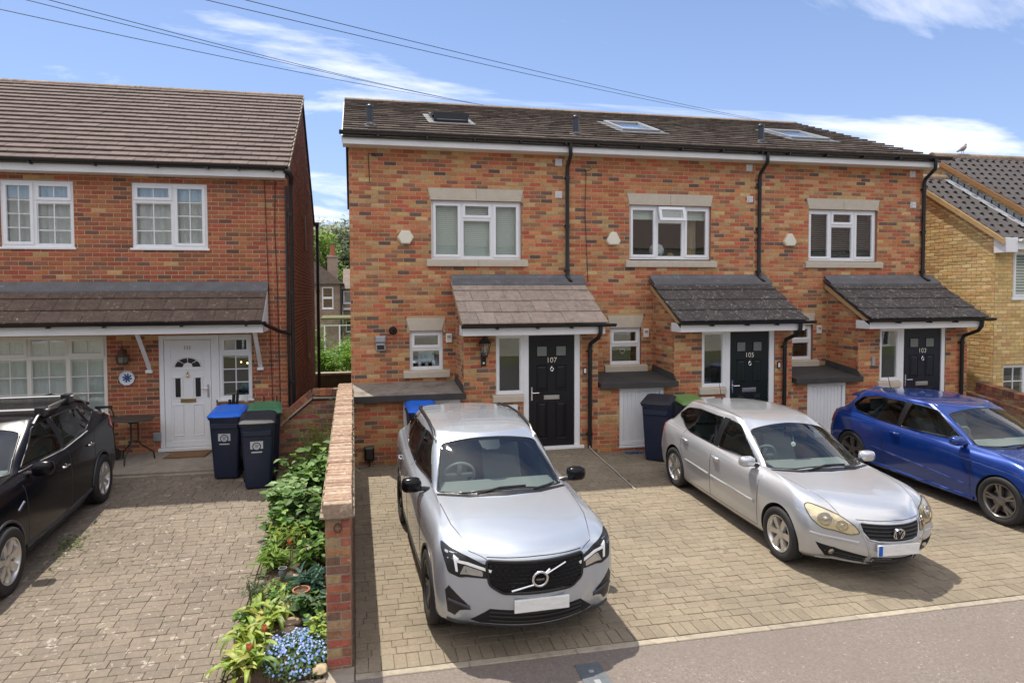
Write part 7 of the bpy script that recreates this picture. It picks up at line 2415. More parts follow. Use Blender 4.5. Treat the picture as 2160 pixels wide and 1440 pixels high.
for side in (-1, 1):
    for k, g in enumerate(sg):
        decal(cs['side'], inset(g, .006), 'window_glass', 'privacy', suv, side, eps=.002, th=.005)
        trim_line(cs['side'], inset(g, .008), 'window_trim', 'trim', suv, side, r=.009, closed=True)
    decal(cs['side'], S([(.255, 1.17), (.255, 1.565), (.355, 1.567), (.355, 1.17)], sc_), 'pillar_trim', 'trim', suv, side, eps=.003, th=.004)
    for poly in ([(-.86, .35), (-.86, 1.10)], [(.30, .33), (.31, 1.15)], [(1.02, .62), (1.14, .80), (1.16, 1.16)], [(-.86, .33), (.95, .33)]):
        trim_line(cs['side'], S(poly, sc_), 'door_seam', 'trim', suv, side, r=.004, eps=-.0015)
    decal(cs['side'], S([(-.90, .215), (-.90, .335), (.92, .335), (.92, .215)], sc_), 'sill_trim', 'trim', suv, side, eps=.008, th=.02)
    handle(suv, cs['side'], side, .16 * sc_[1], .98 * sc_[2], 'paint_silver'); handle(suv, cs['side'], side, 1.05 * sc_[1], 1.01 * sc_[2], 'paint_silver')
    mirror(suv, cs['side'], side, -.62 * sc_[1], 1.14 * sc_[2], 'paint_black', size=(.20, .12, .145), out=.07)
    # arch trim
    for ay in (-1.34, 1.36):
        trim_line(cs['side'], [(ay * sc_[1] + .365 * math.cos(t), .33 + .365 * math.sin(t)) for t in [math.pi * (k / 18) for k in range(19)]], 'arch_trim', 'trim', suv, side, r=.012, eps=-.004)
    # roof rails
    pts = [(-.10 + 1.72 * k / 16, 0) for k in range(17)]
    b = MB(); path = []
    for k in range(17):
        y = (-.05 + 1.62 * k / 16) * sc_[1]
        x = side * (.632 - .012 * abs(k - 6) / 8 - (.03 if k > 13 else 0)) * sc_[0]
        l, n_ = cs['top'].hit((x, y))
        path.append(l + Vector((0, 0, .028 if 0 < k < 16 else -.004)))
    b.tube(path, [.016] + [.017] * 15 + [.016], 8)
    b.build('roof_rail', M['trim'], suv, smooth=True)
    b = MB(); b.tube([path[0] + Vector((0, -.005, 0)), path[0] + Vector((side * .004, -.10, -.012))], [.017, .012], 8); b.build('rail_end', M['steel'], suv, smooth=True)
    # headlamp with hammer shaped running light
    hp = [(.36, .790), (.40, .845), (.70, .955), (.835, 1.0), (.845, .955), (.80, .78), (.70, .745), (.45, .755)]
    hp = [(side * p[0], p[1]) for p in hp]
    hd = decal(cs['front'], S(rounded(hp, .02), sc_, 0), 'headlight', 'trim', suv, eps=.003, th=.012, res=.035)
    for q in ([(.42, .832), (.72, .900), (.72, .876), (.43, .810)], [(.70, .905), (.745, .935), (.75, .92), (.733, .80), (.715, .795), (.722, .89)],):
        decal(cs['front'], S([(side * p[0], p[1]) for p in q], sc_, 0), 'running_light', 'drl', hd, eps=.009, th=.007, res=.03)
    decal(cs['front'], S(rounded([(side * p[0], p[1]) for p in [(.50, .77), (.50, .815), (.66, .85), (.70, .775)]], .01), sc_, 0), 'lamp_unit', 'lamp_in', hd, eps=.006, th=.006, res=.03)
    fg = [(side * p[0], p[1]) for p in [(.60, .44), (.66, .52), (.795, .66), (.825, .61), (.80, .40), (.74, .375), (.70, .43)]]
    fo = decal(cs['front'], S(fg, sc_, 0), 'side_intake', 'trim', suv, eps=.003, th=.012, res=.035)
    trim_line(cs['front'], S([(side * .61, .46), (side * .70, .50), (side * .80, .53)], sc_, 0), 'intake_blade', 'navy_pvc', fo, r=.014, eps=.006)
    decal(cs['rear'], S([(side * .60, 1.0), (side * .62, 1.15), (side * .78, 1.2), (side * .80, .95)], sc_, 0), 'tail_light', 'red_lens', suv, eps=.008, th=.015)
    for ay in (-1.34, 1.36):
        wheel(suv, .722, ay * sc_[1], .330, .215, .225, ('double', 5), 'rim_black', side)
decal(cs['screen'], screen['poly'], 'windscreen', 'screen', suv, eps=.003, th=.006, res=.08)
trim_line(cs['screen'], inset(screen['poly'], .006), 'windscreen_trim', 'trim', suv, r=.011, closed=True)
decal(cs['screen'], [(-.12, sl_ * .965), (.12, sl_ * .965), (.10, sl_ * .79), (.06, sl_ * .74), (-.06, sl_ * .74), (-.10, sl_ * .79)], 'mirror_housing', 'trim', suv, eps=-.012, th=.006)
cw = [(-.66, .155), (-.36, .06), (0, .03), (.36, .06), (.66, .155), (.66, .115), (.36, .0), (0, -.035), (-.36, .0), (-.66, .115)]
decal(cs['screen'], cw, 'cowl', 'trim', suv, eps=.004, th=.012)
wiper(suv, cs['screen'], [((-.28, .03), .012), ((-.05, .062), .020), ((.22, .085), .014)]); wiper(suv, cs['screen'], [((.30, .05), .012), ((.45, .115), .02), ((.56, .19), .014)])
gp = [(-.455, .905), (.455, .905), (.465, .86), (.44, .70), (.33, .635), (-.33, .635), (-.44, .70), (-.465, .86)]
gr = decal(cs['front'], S(rounded(gp, .03), sc_, 0), 'grille', 'well', suv, eps=.004, th=.02, res=.04)
trim_line(cs['front'], S(rounded(gp, .03), sc_, 0), 'grille_surround', 'trim', gr, r=.016, eps=.004, closed=True)
b = MB()
for j in range(7):                                 # rows of bowed grille cells
    z = .665 + .034 * j
    for k in range(17):
        x = -.42 + .0525 * k + (.026 if j % 2 else 0)
        if abs(x) > (.43 if z > .72 else .43 - (.72 - z) * 1.4):
            continue
        l, n_ = cs['front'].hit((x * sc_[0], z * sc_[2]))
        b.obox(Matrix.Translation(l + Vector((0, -.012, 0))) @ Matrix.Rotation(rad(20), 4, 'X'), .040, .010, .009)
b.build('grille_mesh', M['trim'], gr)['kind'] = 'stuff'
l, n_ = cs['front'].hit((0, .765 * sc_[2]))
T = Matrix.Translation(l + Vector((0, -.030, 0))) @ Matrix.Rotation(rad(90 + 6), 4, 'X')
b = MB(); b.tube([T @ Vector((.062 * math.cos(t * math.pi / 12), .062 * math.sin(t * math.pi / 12), 0)) for t in range(24)], .012, 8, closed=True)
b.tube([T @ Vector((.046, .046, 0)), T @ Vector((.082, .082, 0))], [.010, .010], 4)
em = b.build('badge', M['chrome'], gr, smooth=True, angle=50)
b = MB(); b.obox(T, .085, .026, .012); b.build('badge_bar', M['trim'], em)
text_mesh('VOLVO', .020, .001, 'badge_lettering', M['chrome'], em, T @ Matrix.Translation((0, 0, .0075)), 0.0)
b = MB()
pa, pb = cs['front'].hit((-.26 * sc_[0], .665 * sc_[2]))[0], cs['front'].hit((.26 * sc_[0], .875 * sc_[2]))[0]
b.tube([pa + Vector((0, -.026, 0)), l + Vector((-.055, -.034, -.042))], .009, 6); b.tube([l + Vector((.055, -.034, .042)), pb + Vector((0, -.026, 0))], .009, 6)
b.build('badge_stripe', M['chrome'], gr)
li = [(-.60, .335), (-.44, .475), (.44, .475), (.60, .335), (.50, .30), (-.50, .30)]
lo = decal(cs['front'], S(li, sc_, 0), 'lower_grille', 'well', suv, eps=.003, th=.02, res=.05)
for z in (.36, .405, .445):
    trim_line(cs['front'], S([(-.44, z), (0, z), (.44, z)], sc_, 0), 'grille_bar', 'trim', lo, r=.009, eps=.006)
trim_line(cs['front'], S([(-.80, .315), (-.60, .285), (0, .275), (.60, .285), (.80, .315)], sc_, 0), 'skid_lip', 'navy_pvc', suv, r=.020, eps=-.004)
plate(suv, cs, 0.02, .525 * sc_[2], .47, .105, out=.012)
for sgn in (-1, 1):                                # bonnet shut lines
    trim_line(cs['top'], [(sgn * .42 * .9, -2.10 * .925), (sgn * .60 * .9, -1.95 * .925), (sgn * .70 * .9, -1.55 * .925), (sgn * .735 * .9, -1.1 * .925)], 'bonnet_seam', 'trim', suv, r=.004, eps=-.0018)
trim_line(cs['front'], S([(-.46, .935), (0, .945), (.46, .935)], sc_, 0), 'bonnet_seam', 'trim', suv, r=.005, eps=-.002)
seats(suv, (-.33, .33), .35, .50); seats(suv, (-.36, 0, .36), 1.05, .52, w=.36)
def dash(car, y, z, w, xw):
    b = MB(); pr = [(y - .30, z - .02), (y + .10, z + .02), (y + .22, z - .05), (y + .24, z - .30), (y - .30, z - .30)]
    b.prism([(-w, p, q) for p, q in pr], [(w, p, q) for p, q in pr]); d_ = b.build('dashboard', M['cabin'], car, smooth=True, angle=35)
    T_ = Matrix.Translation((xw, y + .36, z + .0)) @ Matrix.Rotation(rad(-65), 4, 'X')
    b = MB(); b.tube([T_ @ Vector((.17 * math.cos(t * math.pi / 14), .17 * math.sin(t * math.pi / 14), 0)) for t in range(28)], .015, 7, closed=True)
    b.obox(T_, .30, .04, .03); b.obox(T_ @ Matrix.Translation((0, -.06, 0)), .05, .14, .03)
    b.build('steering_wheel', M['seat'], car, smooth=True, angle=40)
dash(suv, -.60, 1.02, .62, -.33)

# ---------------------------------------------------------------- silver hatchback
def hatch(car, sc_, paint_mk, three_door, rim, rim_mk, lens_mk, lamp_mk, new):
    LV = [
        dict(z=[(-1.9, .22), (-1.4, .17), (1.4, .17), (1.9, .26)], yf=-1.85, yr=1.86, w=.745, bow=.24, hard=True, sub=1),
        dict(z=[(-1.9, .27), (-1.4, .23), (1.4, .23), (1.9, .30)], yf=-1.925, yr=1.92, w=.795, bow=.24),
        dict(z=[(-1.9, .40), (-1.3, .38), (1.3, .40), (1.9, .46)], yf=-1.965, yr=1.955, w=.815, bow=.24),
        dict(z=[(-1.9, .545), (-1.3, .56), (1.3, .60), (1.9, .62)], yf=-1.962, yr=1.95, w=.825, bow=.235),
        dict(z=[(-1.9, .690), (-1.3, .745), (1.3, .80), (1.9, .80)], yf=-1.930, yr=1.91, w=.822, bow=.23, wfs=.955),
        dict(z=[(-1.9, .765), (-1.3, .835), (0, .87), (1.3, .89), (1.9, .90)], yf=-1.890, yr=1.89, w=.808, bow=.24, wfs=.94),
        dict(z=[(-1.9, .825), (-1.3, .895), (0, .91), (1.3, .945), (1.9, .97)], yf=-1.81, yr=1.87, w=.785, bow=.26, wfs=.91, rcx=.20, rcy=.28),
        dict(z=[(-1.7, .885), (-1.1, .935), (0, .935), (1.3, .965), (1.9, .99)], yf=-1.63, yr=1.86, w=.765, bow=.24, wfs=.88, rcx=.17, rcy=.28, sub=4),
        dict(z=[(-1.3, .945), (-0.8, .970), (0, .945), (1.3, .985), (1.9, 1.01)], yf=-1.28, yr=1.84, w=.750, bow=.22, wfs=.87, rcx=.14, rcy=.24, sub=4),
        dict(z=[(-1.0, .985), (-0.7, .975), (0, .955), (1.2, 1.00), (1.8, 1.03)], yf=-1.00, yr=1.80, w=.735, bow=.27, wfs=.90, rcx=.10, rcy=.16, gh=True, hard=True, rrx=.24, rry=.3),
        dict(z=[(-.6, 1.22), (0, 1.22), (1.2, 1.235), (1.8, 1.22)], yf=-.58, yr=1.66, w=.668, bow=.23, wfs=.91, rcx=.09, rcy=.15, gh=True, rrx=.24, rry=.34, wrs=.93),
        dict(z=[(-.2, 1.385), (0.3, 1.415), (0.9, 1.405), (1.6, 1.35)], yf=-.20, yr=1.56, w=.590, bow=.17, wfs=.92, rcx=.09, rcy=.15, gh=True, rrx=.2, rry=.32, wrs=.92),
        dict(z=[(-.2, 1.412), (0.3, 1.448), (0.9, 1.437), (1.6, 1.376)], yf=-.12, yr=1.53, w=.53, bow=.15, wfs=.93, rcx=.10, rcy=.14, rrx=.2, rry=.28, wrs=.92),
        dict(z=[(-.2, 1.428), (0.3, 1.464), (0.9, 1.452), (1.6, 1.388)], yf=.0, yr=1.45, w=.32, bow=.10, rcx=.08, rcy=.12, rrx=.15, rry=.2),
    ]
    if three_door:
        sg = [S(rounded([(-.56, 1.005), (-.05, 1.345), (.33, 1.375), (.38, .99)], .03), sc_), S(rounded([(.47, .99), (.42, 1.378), (.95, 1.36), (1.28, 1.29), (1.40, 1.14), (1.28, 1.055), (.9, 1.015)], .05), sc_)]
        pil = [(.385, .975), (.335, 1.385), (.415, 1.388), (.465, .975)]
        seams = [[(-.80, .26), (-.80, .95)], [(.62, .26), (.64, .62), (.60, .96)], [(-.80, .255), (.62, .255)]]
        hnd = [(.42, .865)]
    else:
        sg = [S(rounded([(-.56, 1.005), (-.05, 1.345), (.18, 1.370), (.18, .985)], .03), sc_), S(rounded([(.28, .985), (.28, 1.373), (.85, 1.362), (1.25, 1.30), (1.42, 1.17), (1.10, 1.04), (.95, 1.00)], .05), sc_)]
        pil = [(.175, .975), (.175, 1.385), (.285, 1.387), (.285, .975)]
        seams = [[(-.80, .26), (-.80, .95)], [(.23, .26), (.23, .96)], [(.98, .55), (1.08, .72), (1.05, 1.0)], [(-.80, .255), (.86, .255)]]
        hnd = [(.10, .845), (.93, .87)]
    screen = dict(base=(-.98 * sc_[1], .985 * sc_[2]), top=(-.16 * sc_[1], 1.402 * sc_[2]))
    sl_ = math.hypot(.82 * sc_[1], .417 * sc_[2])
    kx = sc_[0] / .95
    screen['poly'] = rounded([(-.585 * kx, .22), (-.33 * kx, .10), (0, .06), (.33 * kx, .10), (.585 * kx, .22), (.475 * kx, sl_ * .945), (0, sl_ * .96), (-.475 * kx, sl_ * .945)], .05, 3)
    cs, body = car_shell(car, LV, sc_, paint_mk, [-1.19 * sc_[1], 1.27 * sc_[1]], .325, sg, screen, (S(rounded([(-.50, 1.06), (-.43, 1.30), (.43, 1.30), (.50, 1.06)], .05), sc_, 0), 1.2), .42)
    for side in (-1, 1):
        for g in sg:
            decal(cs['side'], inset(g, .006), 'window_glass', 'privacy', car, side, eps=.002, th=.005)
            trim_line(cs['side'], inset(g, .008), 'window_trim', 'trim', car, side, r=.008, closed=True)
        decal(cs['side'], S(pil, sc_), 'pillar_trim', 'trim', car, side, eps=.003, th=.004)
        for poly in seams:
            trim_line(cs['side'], S(poly, sc_), 'door_seam', 'trim', car, side, r=.0038, eps=-.0012)
        for y, z in hnd:
            handle(car, cs['side'], side, y * sc_[1], z * sc_[2], paint_mk, .16)
        mirror(car, cs['side'], side, -.60 * sc_[1], .985 * sc_[2], paint_mk, size=(.19, .11, .125), out=.06)
        if not new:
            trim_line(cs['side'], S([(-.76, .545), (.20, .555)], sc_), 'rub_strip', paint_mk, car, side, r=.017, eps=-.002)
            trim_line(cs['side'], S([(.26, .556), (.90, .565)], sc_), 'rub_strip', paint_mk, car, side, r=.017, eps=-.002)
        else:
            trim_line(cs['side'], S([(-.84, .235), (0, .225), (.90, .235)], sc_), 'sill_strip', paint_mk, car, side, r=.028, eps=-.006)
            trim_line(cs['side'], S([(-.80, .40), (0, .47), (.85, .52)], sc_), 'crease', paint_mk, car, side, r=.016, eps=-.008)
        for ay in (-1.19, 1.27):
            wheel(car, .705, ay * sc_[1], .295 if not new else .305, .185, .200 if not new else .215, rim, rim_mk, side)
        # headlamp: rounded teardrop running back along the wing
        hp = [(.345, .590), (.375, .660), (.47, .745), (.60, .805), (.695, .835), (.735, .795), (.725, .690), (.66, .610), (.52, .580), (.43, .560)]
        hp = [(side * p[0], p[1]) for p in hp]
        hd = decal(cs['front'], S(rounded(hp, .03), sc_, 0), 'headlight', lamp_mk, car, eps=.003, th=.012, res=.035)
        trim_line(cs['front'], S(rounded(hp, .03), sc_, 0), 'lamp_rim', 'navy_pvc', hd, r=.005, eps=.004, closed=True, res=.03)
        for (cx, cz, rr) in ((.475, .650, .060), (.615, .705, .074)):
            l, n_ = cs['front'].hit((side * cx * sc_[0], cz * sc_[2]))
            T = Matrix.Translation(l + n_ * .004) @ n_.to_track_quat('Z', 'Y').to_matrix().to_4x4()
            b = MB(); b.lathe([(rr, 0), (rr, .006), (rr * .86, .008), (rr * .80, .002), (rr * .35, .001), (rr * .3, .012), (.004, .016)], T, 20)
            b.build('lamp_bowl', M['lamp_in'], hd, smooth=True, angle=40)
        decal(cs['front'], S(rounded(hp, .03), sc_, 0), 'lamp_lens', lens_mk, hd, eps=.020, th=.010, res=.035)
        trim_line(cs['front'], S([(side * .36, .485), (side * .55, .50), (side * .74, .53)], sc_, 0), 'bumper_strip', paint_mk, car, r=.017, eps=-.004)
        fg = [(side * p[0], p[1]) for p in [(.27, .25), (.275, .335), (.50, .375), (.70, .435), (.67, .37), (.60, .275)]]
        fo = decal(cs['front'], S(fg, sc_, 0), 'side_grille', 'well', car, eps=.003, th=.012, res=.04)
        for z in (.275, .305):
            trim_line(cs['front'], S([(side * .29, z), (side * .55, z + .02)], sc_, 0), 'grille_bar', 'trim', fo, r=.008, eps=.005)
        l, n_ = cs['front'].hit((side * .555 * sc_[0], .335 * sc_[2]))
        b = MB(); b.lathe([(.032, -.005), (.032, .010), (.02, .014)], Matrix.Translation(l) @ n_.to_track_quat('Z', 'Y').to_matrix().to_4x4(), 14); b.build('fog_light', M['lamp_in'], fo, smooth=True)
        tl = [(side * .56, .74), (side * .54, .88), (side * .58, .92), (side * .66, .90), (side * .68, .78)]
        decal(cs['rear'], S(tl, sc_, 0), 'tail_light', 'red_lens', car, eps=.008, th=.015, res=.04)
        decal(cs['side'], S(rounded([(1.74, .74), (1.69, .84), (1.70, .95), (1.78, .97), (1.84, .78)], .02), sc_), 'tail_light', 'red_lens', car, side, eps=.010, th=.02, res=.02)
        trim_line(cs['top'], [(side * .345 * sc_[0], -1.885 * sc_[1]), (side * .47 * sc_[0], -1.72 * sc_[1]), (side * .58 * sc_[0], -1.35 * sc_[1]), (side * .635 * sc_[0], -1.0 * sc_[1])], 'bonnet_seam', 'trim', car, r=.0036, eps=-.0014)
        # roof channel strip
        pts = [(side * (.485 - .0 * k) * sc_[0], (.02 + 1.35 * k / 8) * sc_[1]) for k in range(9)]
        trim_line(cs['top'], pts, 'roof_channel', 'trim' if not new else paint_mk, car, r=.006, eps=-.002)
    decal(cs['screen'], screen['poly'], 'windscreen', 'screen', car, eps=.003, th=.006, res=.08)
    trim_line(cs['screen'], inset(screen['poly'], .006), 'windscreen_trim', 'trim', car, r=.010, closed=True)
    cw = [(-.60 * kx, .175), (-.33 * kx, .07), (0, .03), (.33 * kx, .07), (.60 * kx, .175), (.60 * kx, .135), (.33 * kx, .01), (0, -.03), (-.33 * kx, .01), (-.60 * kx, .135)]
    decal(cs['screen'], cw, 'cowl', 'trim', car, eps=.004, th=.012)
    wiper(car, cs['screen'], [((-.25, .02), .012), ((-.02, .065), .02), ((.26, .10), .014)]); wiper(car, cs['screen'], [((.22, .035), .012), ((.42, .12), .02), ((.54, .24), .014)])
    l, n_ = cs['screen'].hit((0, sl_ * .80))
    b = MB(); b.obox(Matrix.Translation(l - n_ * .05), .22, .03, .065); b.tube([l - n_ * .05, l - n_ * .02 + Vector((0, .05, .05))], .008, 5)
    b.build('rear_view_mirror', M['trim'], car)
    if not new:
        b = MB(); b.tube([l - n_ * .05, l - n_ * .06 + Vector((0.02, 0, -.10))], .003, 4); b.lathe([(.004, -.03), (.03, -.02), (.03, .02), (.004, .03)], Matrix.Translation(l - n_ * .06 + Vector((.02, 0, -.13))) @ Matrix.Rotation(math.pi / 2, 4, 'X') @ Matrix.Diagonal((1, 1, .25, 1)), 12)
        b.build('hanging_charm', M['net'], car)
    # grille with slats and round badge
    gp = [(-.340, .705), (.340, .705), (.328, .61), (.28, .535), (.2, .518), (-.2, .518), (-.28, .535), (-.328, .61)]
    gr = decal(cs['front'], S(rounded(gp, .02), sc_, 0), 'grille', 'well', car, eps=.003, th=.015, res=.04)
    for j in range(4):
        z = .548 + .039 * j
        w_ = .27 + .018 * j
        trim_line(cs['front'], S([(-w_, z), (0, z + .003), (w_, z)], sc_, 0), 'grille_bar', 'navy_pvc', gr, r=.0075, eps=.006)
    trim_line(cs['front'], S(rounded(gp, .02), sc_, 0), 'grille_surround', paint_mk if not new else 'chrome', gr, r=.011, eps=.0, closed=True)
    l, n_ = cs['front'].hit((0, .610 * sc_[2]))
    T = Matrix.Translation(l + Vector((0, -.020, 0))) @ Matrix.Rotation(rad(90 + 12), 4, 'X')
    b = MB(); b.lathe([(.062, -.02), (.062, .0), (.03, .002)], T, 24); bd_ = b.build('badge_disc', M['trim'], gr, smooth=True, angle=40)
    b = MB(); b.tube([T @ Vector((.058 * math.cos(t * math.pi / 12), .058 * math.sin(t * math.pi / 12), .004)) for t in range(24)], .007, 6, closed=True)
    for q in ([(-.024, .049), (0, .006), (.024, .049)], [(-.047, .030), (-.024, -.046), (0, -.002), (.024, -.046), (.047, .030)]):
        b.tube([T @ Vector((p[0], p[1], .006)) for p in q], .0055, 5)
    b.build('badge', M['chrome'], bd_, smooth=True, angle=50)
    li = [(-.245, .225), (-.245, .335), (.245, .335), (.245, .225)]
    lo = decal(cs['front'], S(rounded(li, .03), sc_, 0), 'lower_grille', 'well', car, eps=.003, th=.012, res=.05)
    for z in (.25, .28, .31):
        trim_line(cs['front'], S([(-.22, z), (0, z), (.22, z)], sc_, 0), 'grille_bar', 'trim', lo, r=.008, eps=.006)
    for sgn in (-1, 1):
        trim_line(cs['front'], S([(sgn * .345, .66), (sgn * .30, .50), (sgn * .262, .36), (sgn * .25, .215)], sc_, 0), 'bumper_rib', paint_mk, car, r=.012, eps=-.002)
    trim_line(cs['front'], S([(-.36, .730), (0, .740), (.36, .730)], sc_, 0), 'bonnet_seam', 'trim', car, r=.0045, eps=-.002)
    trim_line(cs['front'], S([(-.66, .235), (-.40, .215), (0, .205), (.40, .215), (.66, .235)], sc_, 0), 'bumper_lip', paint_mk, car, r=.012, eps=-.002)
    plate(car, cs, 0.0, .437 * sc_[2], .47, .112, blue=True, out=.008)
    b = MB()
    l, n_ = cs['top'].hit((0, 1.32 * sc_[1]))
    b.tube([l, l + Vector((0, .03, .03)), l + Vector((-.0, .11, .26))], [.014, .007, .003], 6)
    b.build('aerial', M['trim'], car)
    if new:
        b = MB()
        for (x0, x1) in ((-.50, .50),):
            q0 = [cs['top'].hit((x * sc_[0], 1.44 * sc_[1]))[0] for x in (x0, 0, x1)]
            b.prism([q0[0] + Vector((0, 0, .0)), q0[1] + Vector((0, 0, .012)), q0[2], q0[2] + Vector((.02, .16, -.02)), q0[1] + Vector((0, .20, .0)), q0[0] + Vector((-.02, .16, -.02))],
                    [p + Vector((0, 0, -.035)) for p in (q0[0], q0[1] + Vector((0, 0, .012)), q0[2], q0[2] + Vector((.02, .16, -.02)), q0[1] + Vector((0, .20, .0)), q0[0] + Vector((-.02, .16, -.02)))])
        b.build('roof_spoiler', M[paint_mk], car)
    seats(car, (-.32, .32), .30, .40, w=.42, h=.58); seats(car, (-.33, .33), .98, .44, w=.40, h=.50)
    dash(car, -.55, .86, .56, -.32)
    return cs


sil = thing('parked_car', 'older silver five door hatchback with yellowed headlights in the middle of the drive', 'car', (5.475, 7.54, gz(7.54)), group='cars parked on the drives')
sil.rotation_euler = (math.atan(0.03), 0, rad(-2.3))
hatch(sil, (.985, 1.045, .915), 'paint_warm', False, ('wide', 6), 'rim_silver', 'lens_old', 'lamp_in_old', False)
blu = thing('parked_car', 'bright blue three door hatchback at the right edge of the drive', 'car', (8.88, 7.90, gz(7.90)), group='cars parked on the drives')
blu.rotation_euler = (math.atan(0.03), 0, rad(-0.6))
hatch(blu, (.985, 1.03, .905), 'paint_blue', True, ('double', 5), 'rim_grey', 'lens', 'trim', True)

# ---------------------------------------------------------------- black crossover on the left drive
sc_ = (.96, 1.065, .925)
blk = thing('parked_car', 'black crossover car with silver roof rails on the left drive', 'car', (-4.285, 8.425, gz(8.42)), group='cars parked on the drives')
blk.rotation_euler = (math.atan(0.03), 0, rad(1.8))
LV = [
    dict(z=[(-2.0, .25), (-1.5, .20), (1.5, .20), (2.0, .28)], yf=-1.98, yr=2.02, w=.82, bow=.20, hard=True, sub=1),
    dict(z=[(-2.0, .31), (-1.5, .27), (1.5, .27), (2.0, .34)], yf=-2.06, yr=2.09, w=.865, bow=.20),
    dict(z=[(-2.0, .50), (-1.5, .46), (1.5, .48), (2.0, .52)], yf=-2.10, yr=2.13, w=.885, bow=.20),
    dict(z=[(-2.0, .70), (-1.5, .70), (1.5, .74), (2.0, .78)], yf=-2.09, yr=2.11, w=.890, bow=.19),
    dict(z=[(-2.0, .86), (-1.4, .90), (1.5, .98), (2.0, 1.00)], yf=-2.06, yr=2.07, w=.880, bow=.20, wfs=.965),
    dict(z=[(-2.0, .93), (-1.4, .98), (1.5, 1.09), (2.0, 1.12)], yf=-2.02, yr=2.04, w=.868, bow=.22, wfs=.95),
    dict(z=[(-2.0, .975), (-1.4, 1.045), (0, 1.07), (1.5, 1.17), (2.0, 1.22)], yf=-1.93, yr=2.01, w=.850, bow=.24, wfs=.93, rcx=.20, rcy=.30),
    dict(z=[(-1.8, 1.025), (-1.2, 1.085), (0, 1.09), (1.5, 1.19), (2.0, 1.24)], yf=-1.75, yr=2.0, w=.832, bow=.22, wfs=.90, rcx=.16, rcy=.28),
    dict(z=[(-1.4, 1.105), (-0.9, 1.12), (0, 1.105), (1.5, 1.21), (2.0, 1.255)], yf=-1.36, yr=1.98, w=.818, bow=.20, wfs=.88, rcx=.14, rcy=.24),
    dict(z=[(-1.0, 1.15), (-0.8, 1.14), (0, 1.115), (1.2, 1.21), (2.0, 1.27)], yf=-1.02, yr=1.92, w=.800, bow=.26, wfs=.91, rcx=.10, rcy=.16, gh=True, hard=True, rrx=.26, rry=.3),
    dict(z=[(-.7, 1.38), (0, 1.38), (1.2, 1.40), (2.0, 1.40)], yf=-.60, yr=1.82, w=.725, bow=.22, wfs=.92, rcx=.09, rcy=.15, gh=True, rrx=.26, rry=.34, wrs=.92),
    dict(z=[(-.3, 1.555), (0.3, 1.59), (1.0, 1.58), (1.8, 1.52)], yf=-.20, yr=1.76, w=.642, bow=.16, wfs=.93, rcx=.09, rcy=.15, gh=True, rrx=.22, rry=.34, wrs=.90),
    dict(z=[(-.3, 1.585), (0.3, 1.625), (1.0, 1.615), (1.8, 1.55)], yf=-.12, yr=1.74, w=.575, bow=.15, wfs=.93, rcx=.10, rcy=.14, rrx=.2, rry=.3, wrs=.90),
    dict(z=[(-.3, 1.60), (0.3, 1.64), (1.0, 1.63), (1.8, 1.565)], yf=.0, yr=1.66, w=.34, bow=.10, rcx=.08, rcy=.12, rrx=.15, rry=.2),
]
sg = [S(rounded([(-.60, 1.165), (-.07, 1.51), (.22, 1.540), (.22, 1.145)], .03), sc_), S(rounded([(.31, 1.150), (.31, 1.542), (.80, 1.535), (.98, 1.51), (1.10, 1.24), (.95, 1.20)], .03), sc_), S(rounded([(1.17, 1.27), (1.06, 1.50), (1.30, 1.46), (1.46, 1.35)], .03), sc_)]
screen = dict(base=(-1.00 * sc_[1], 1.15 * sc_[2]), top=(-.18 * sc_[1], 1.57 * sc_[2]))
sl_ = math.hypot(.82 * sc_[1], .42 * sc_[2])
screen['poly'] = rounded([(-.640, .21), (-.36, .09), (0, .055), (.36, .09), (.640, .21), (.515, sl_ * .95), (0, sl_ * 0.96), (-.515, sl_ * .95)], .05, 3)
cs, body = car_shell(blk, LV, sc_, 'paint_black', [-1.26 * sc_[1], 1.295 * sc_[1]], .365, sg, screen, (S(rounded([(-.55, 1.26), (-.47, 1.46), (.47, 1.46), (.55, 1.26)], .05), sc_, 0), 1.3), .52)
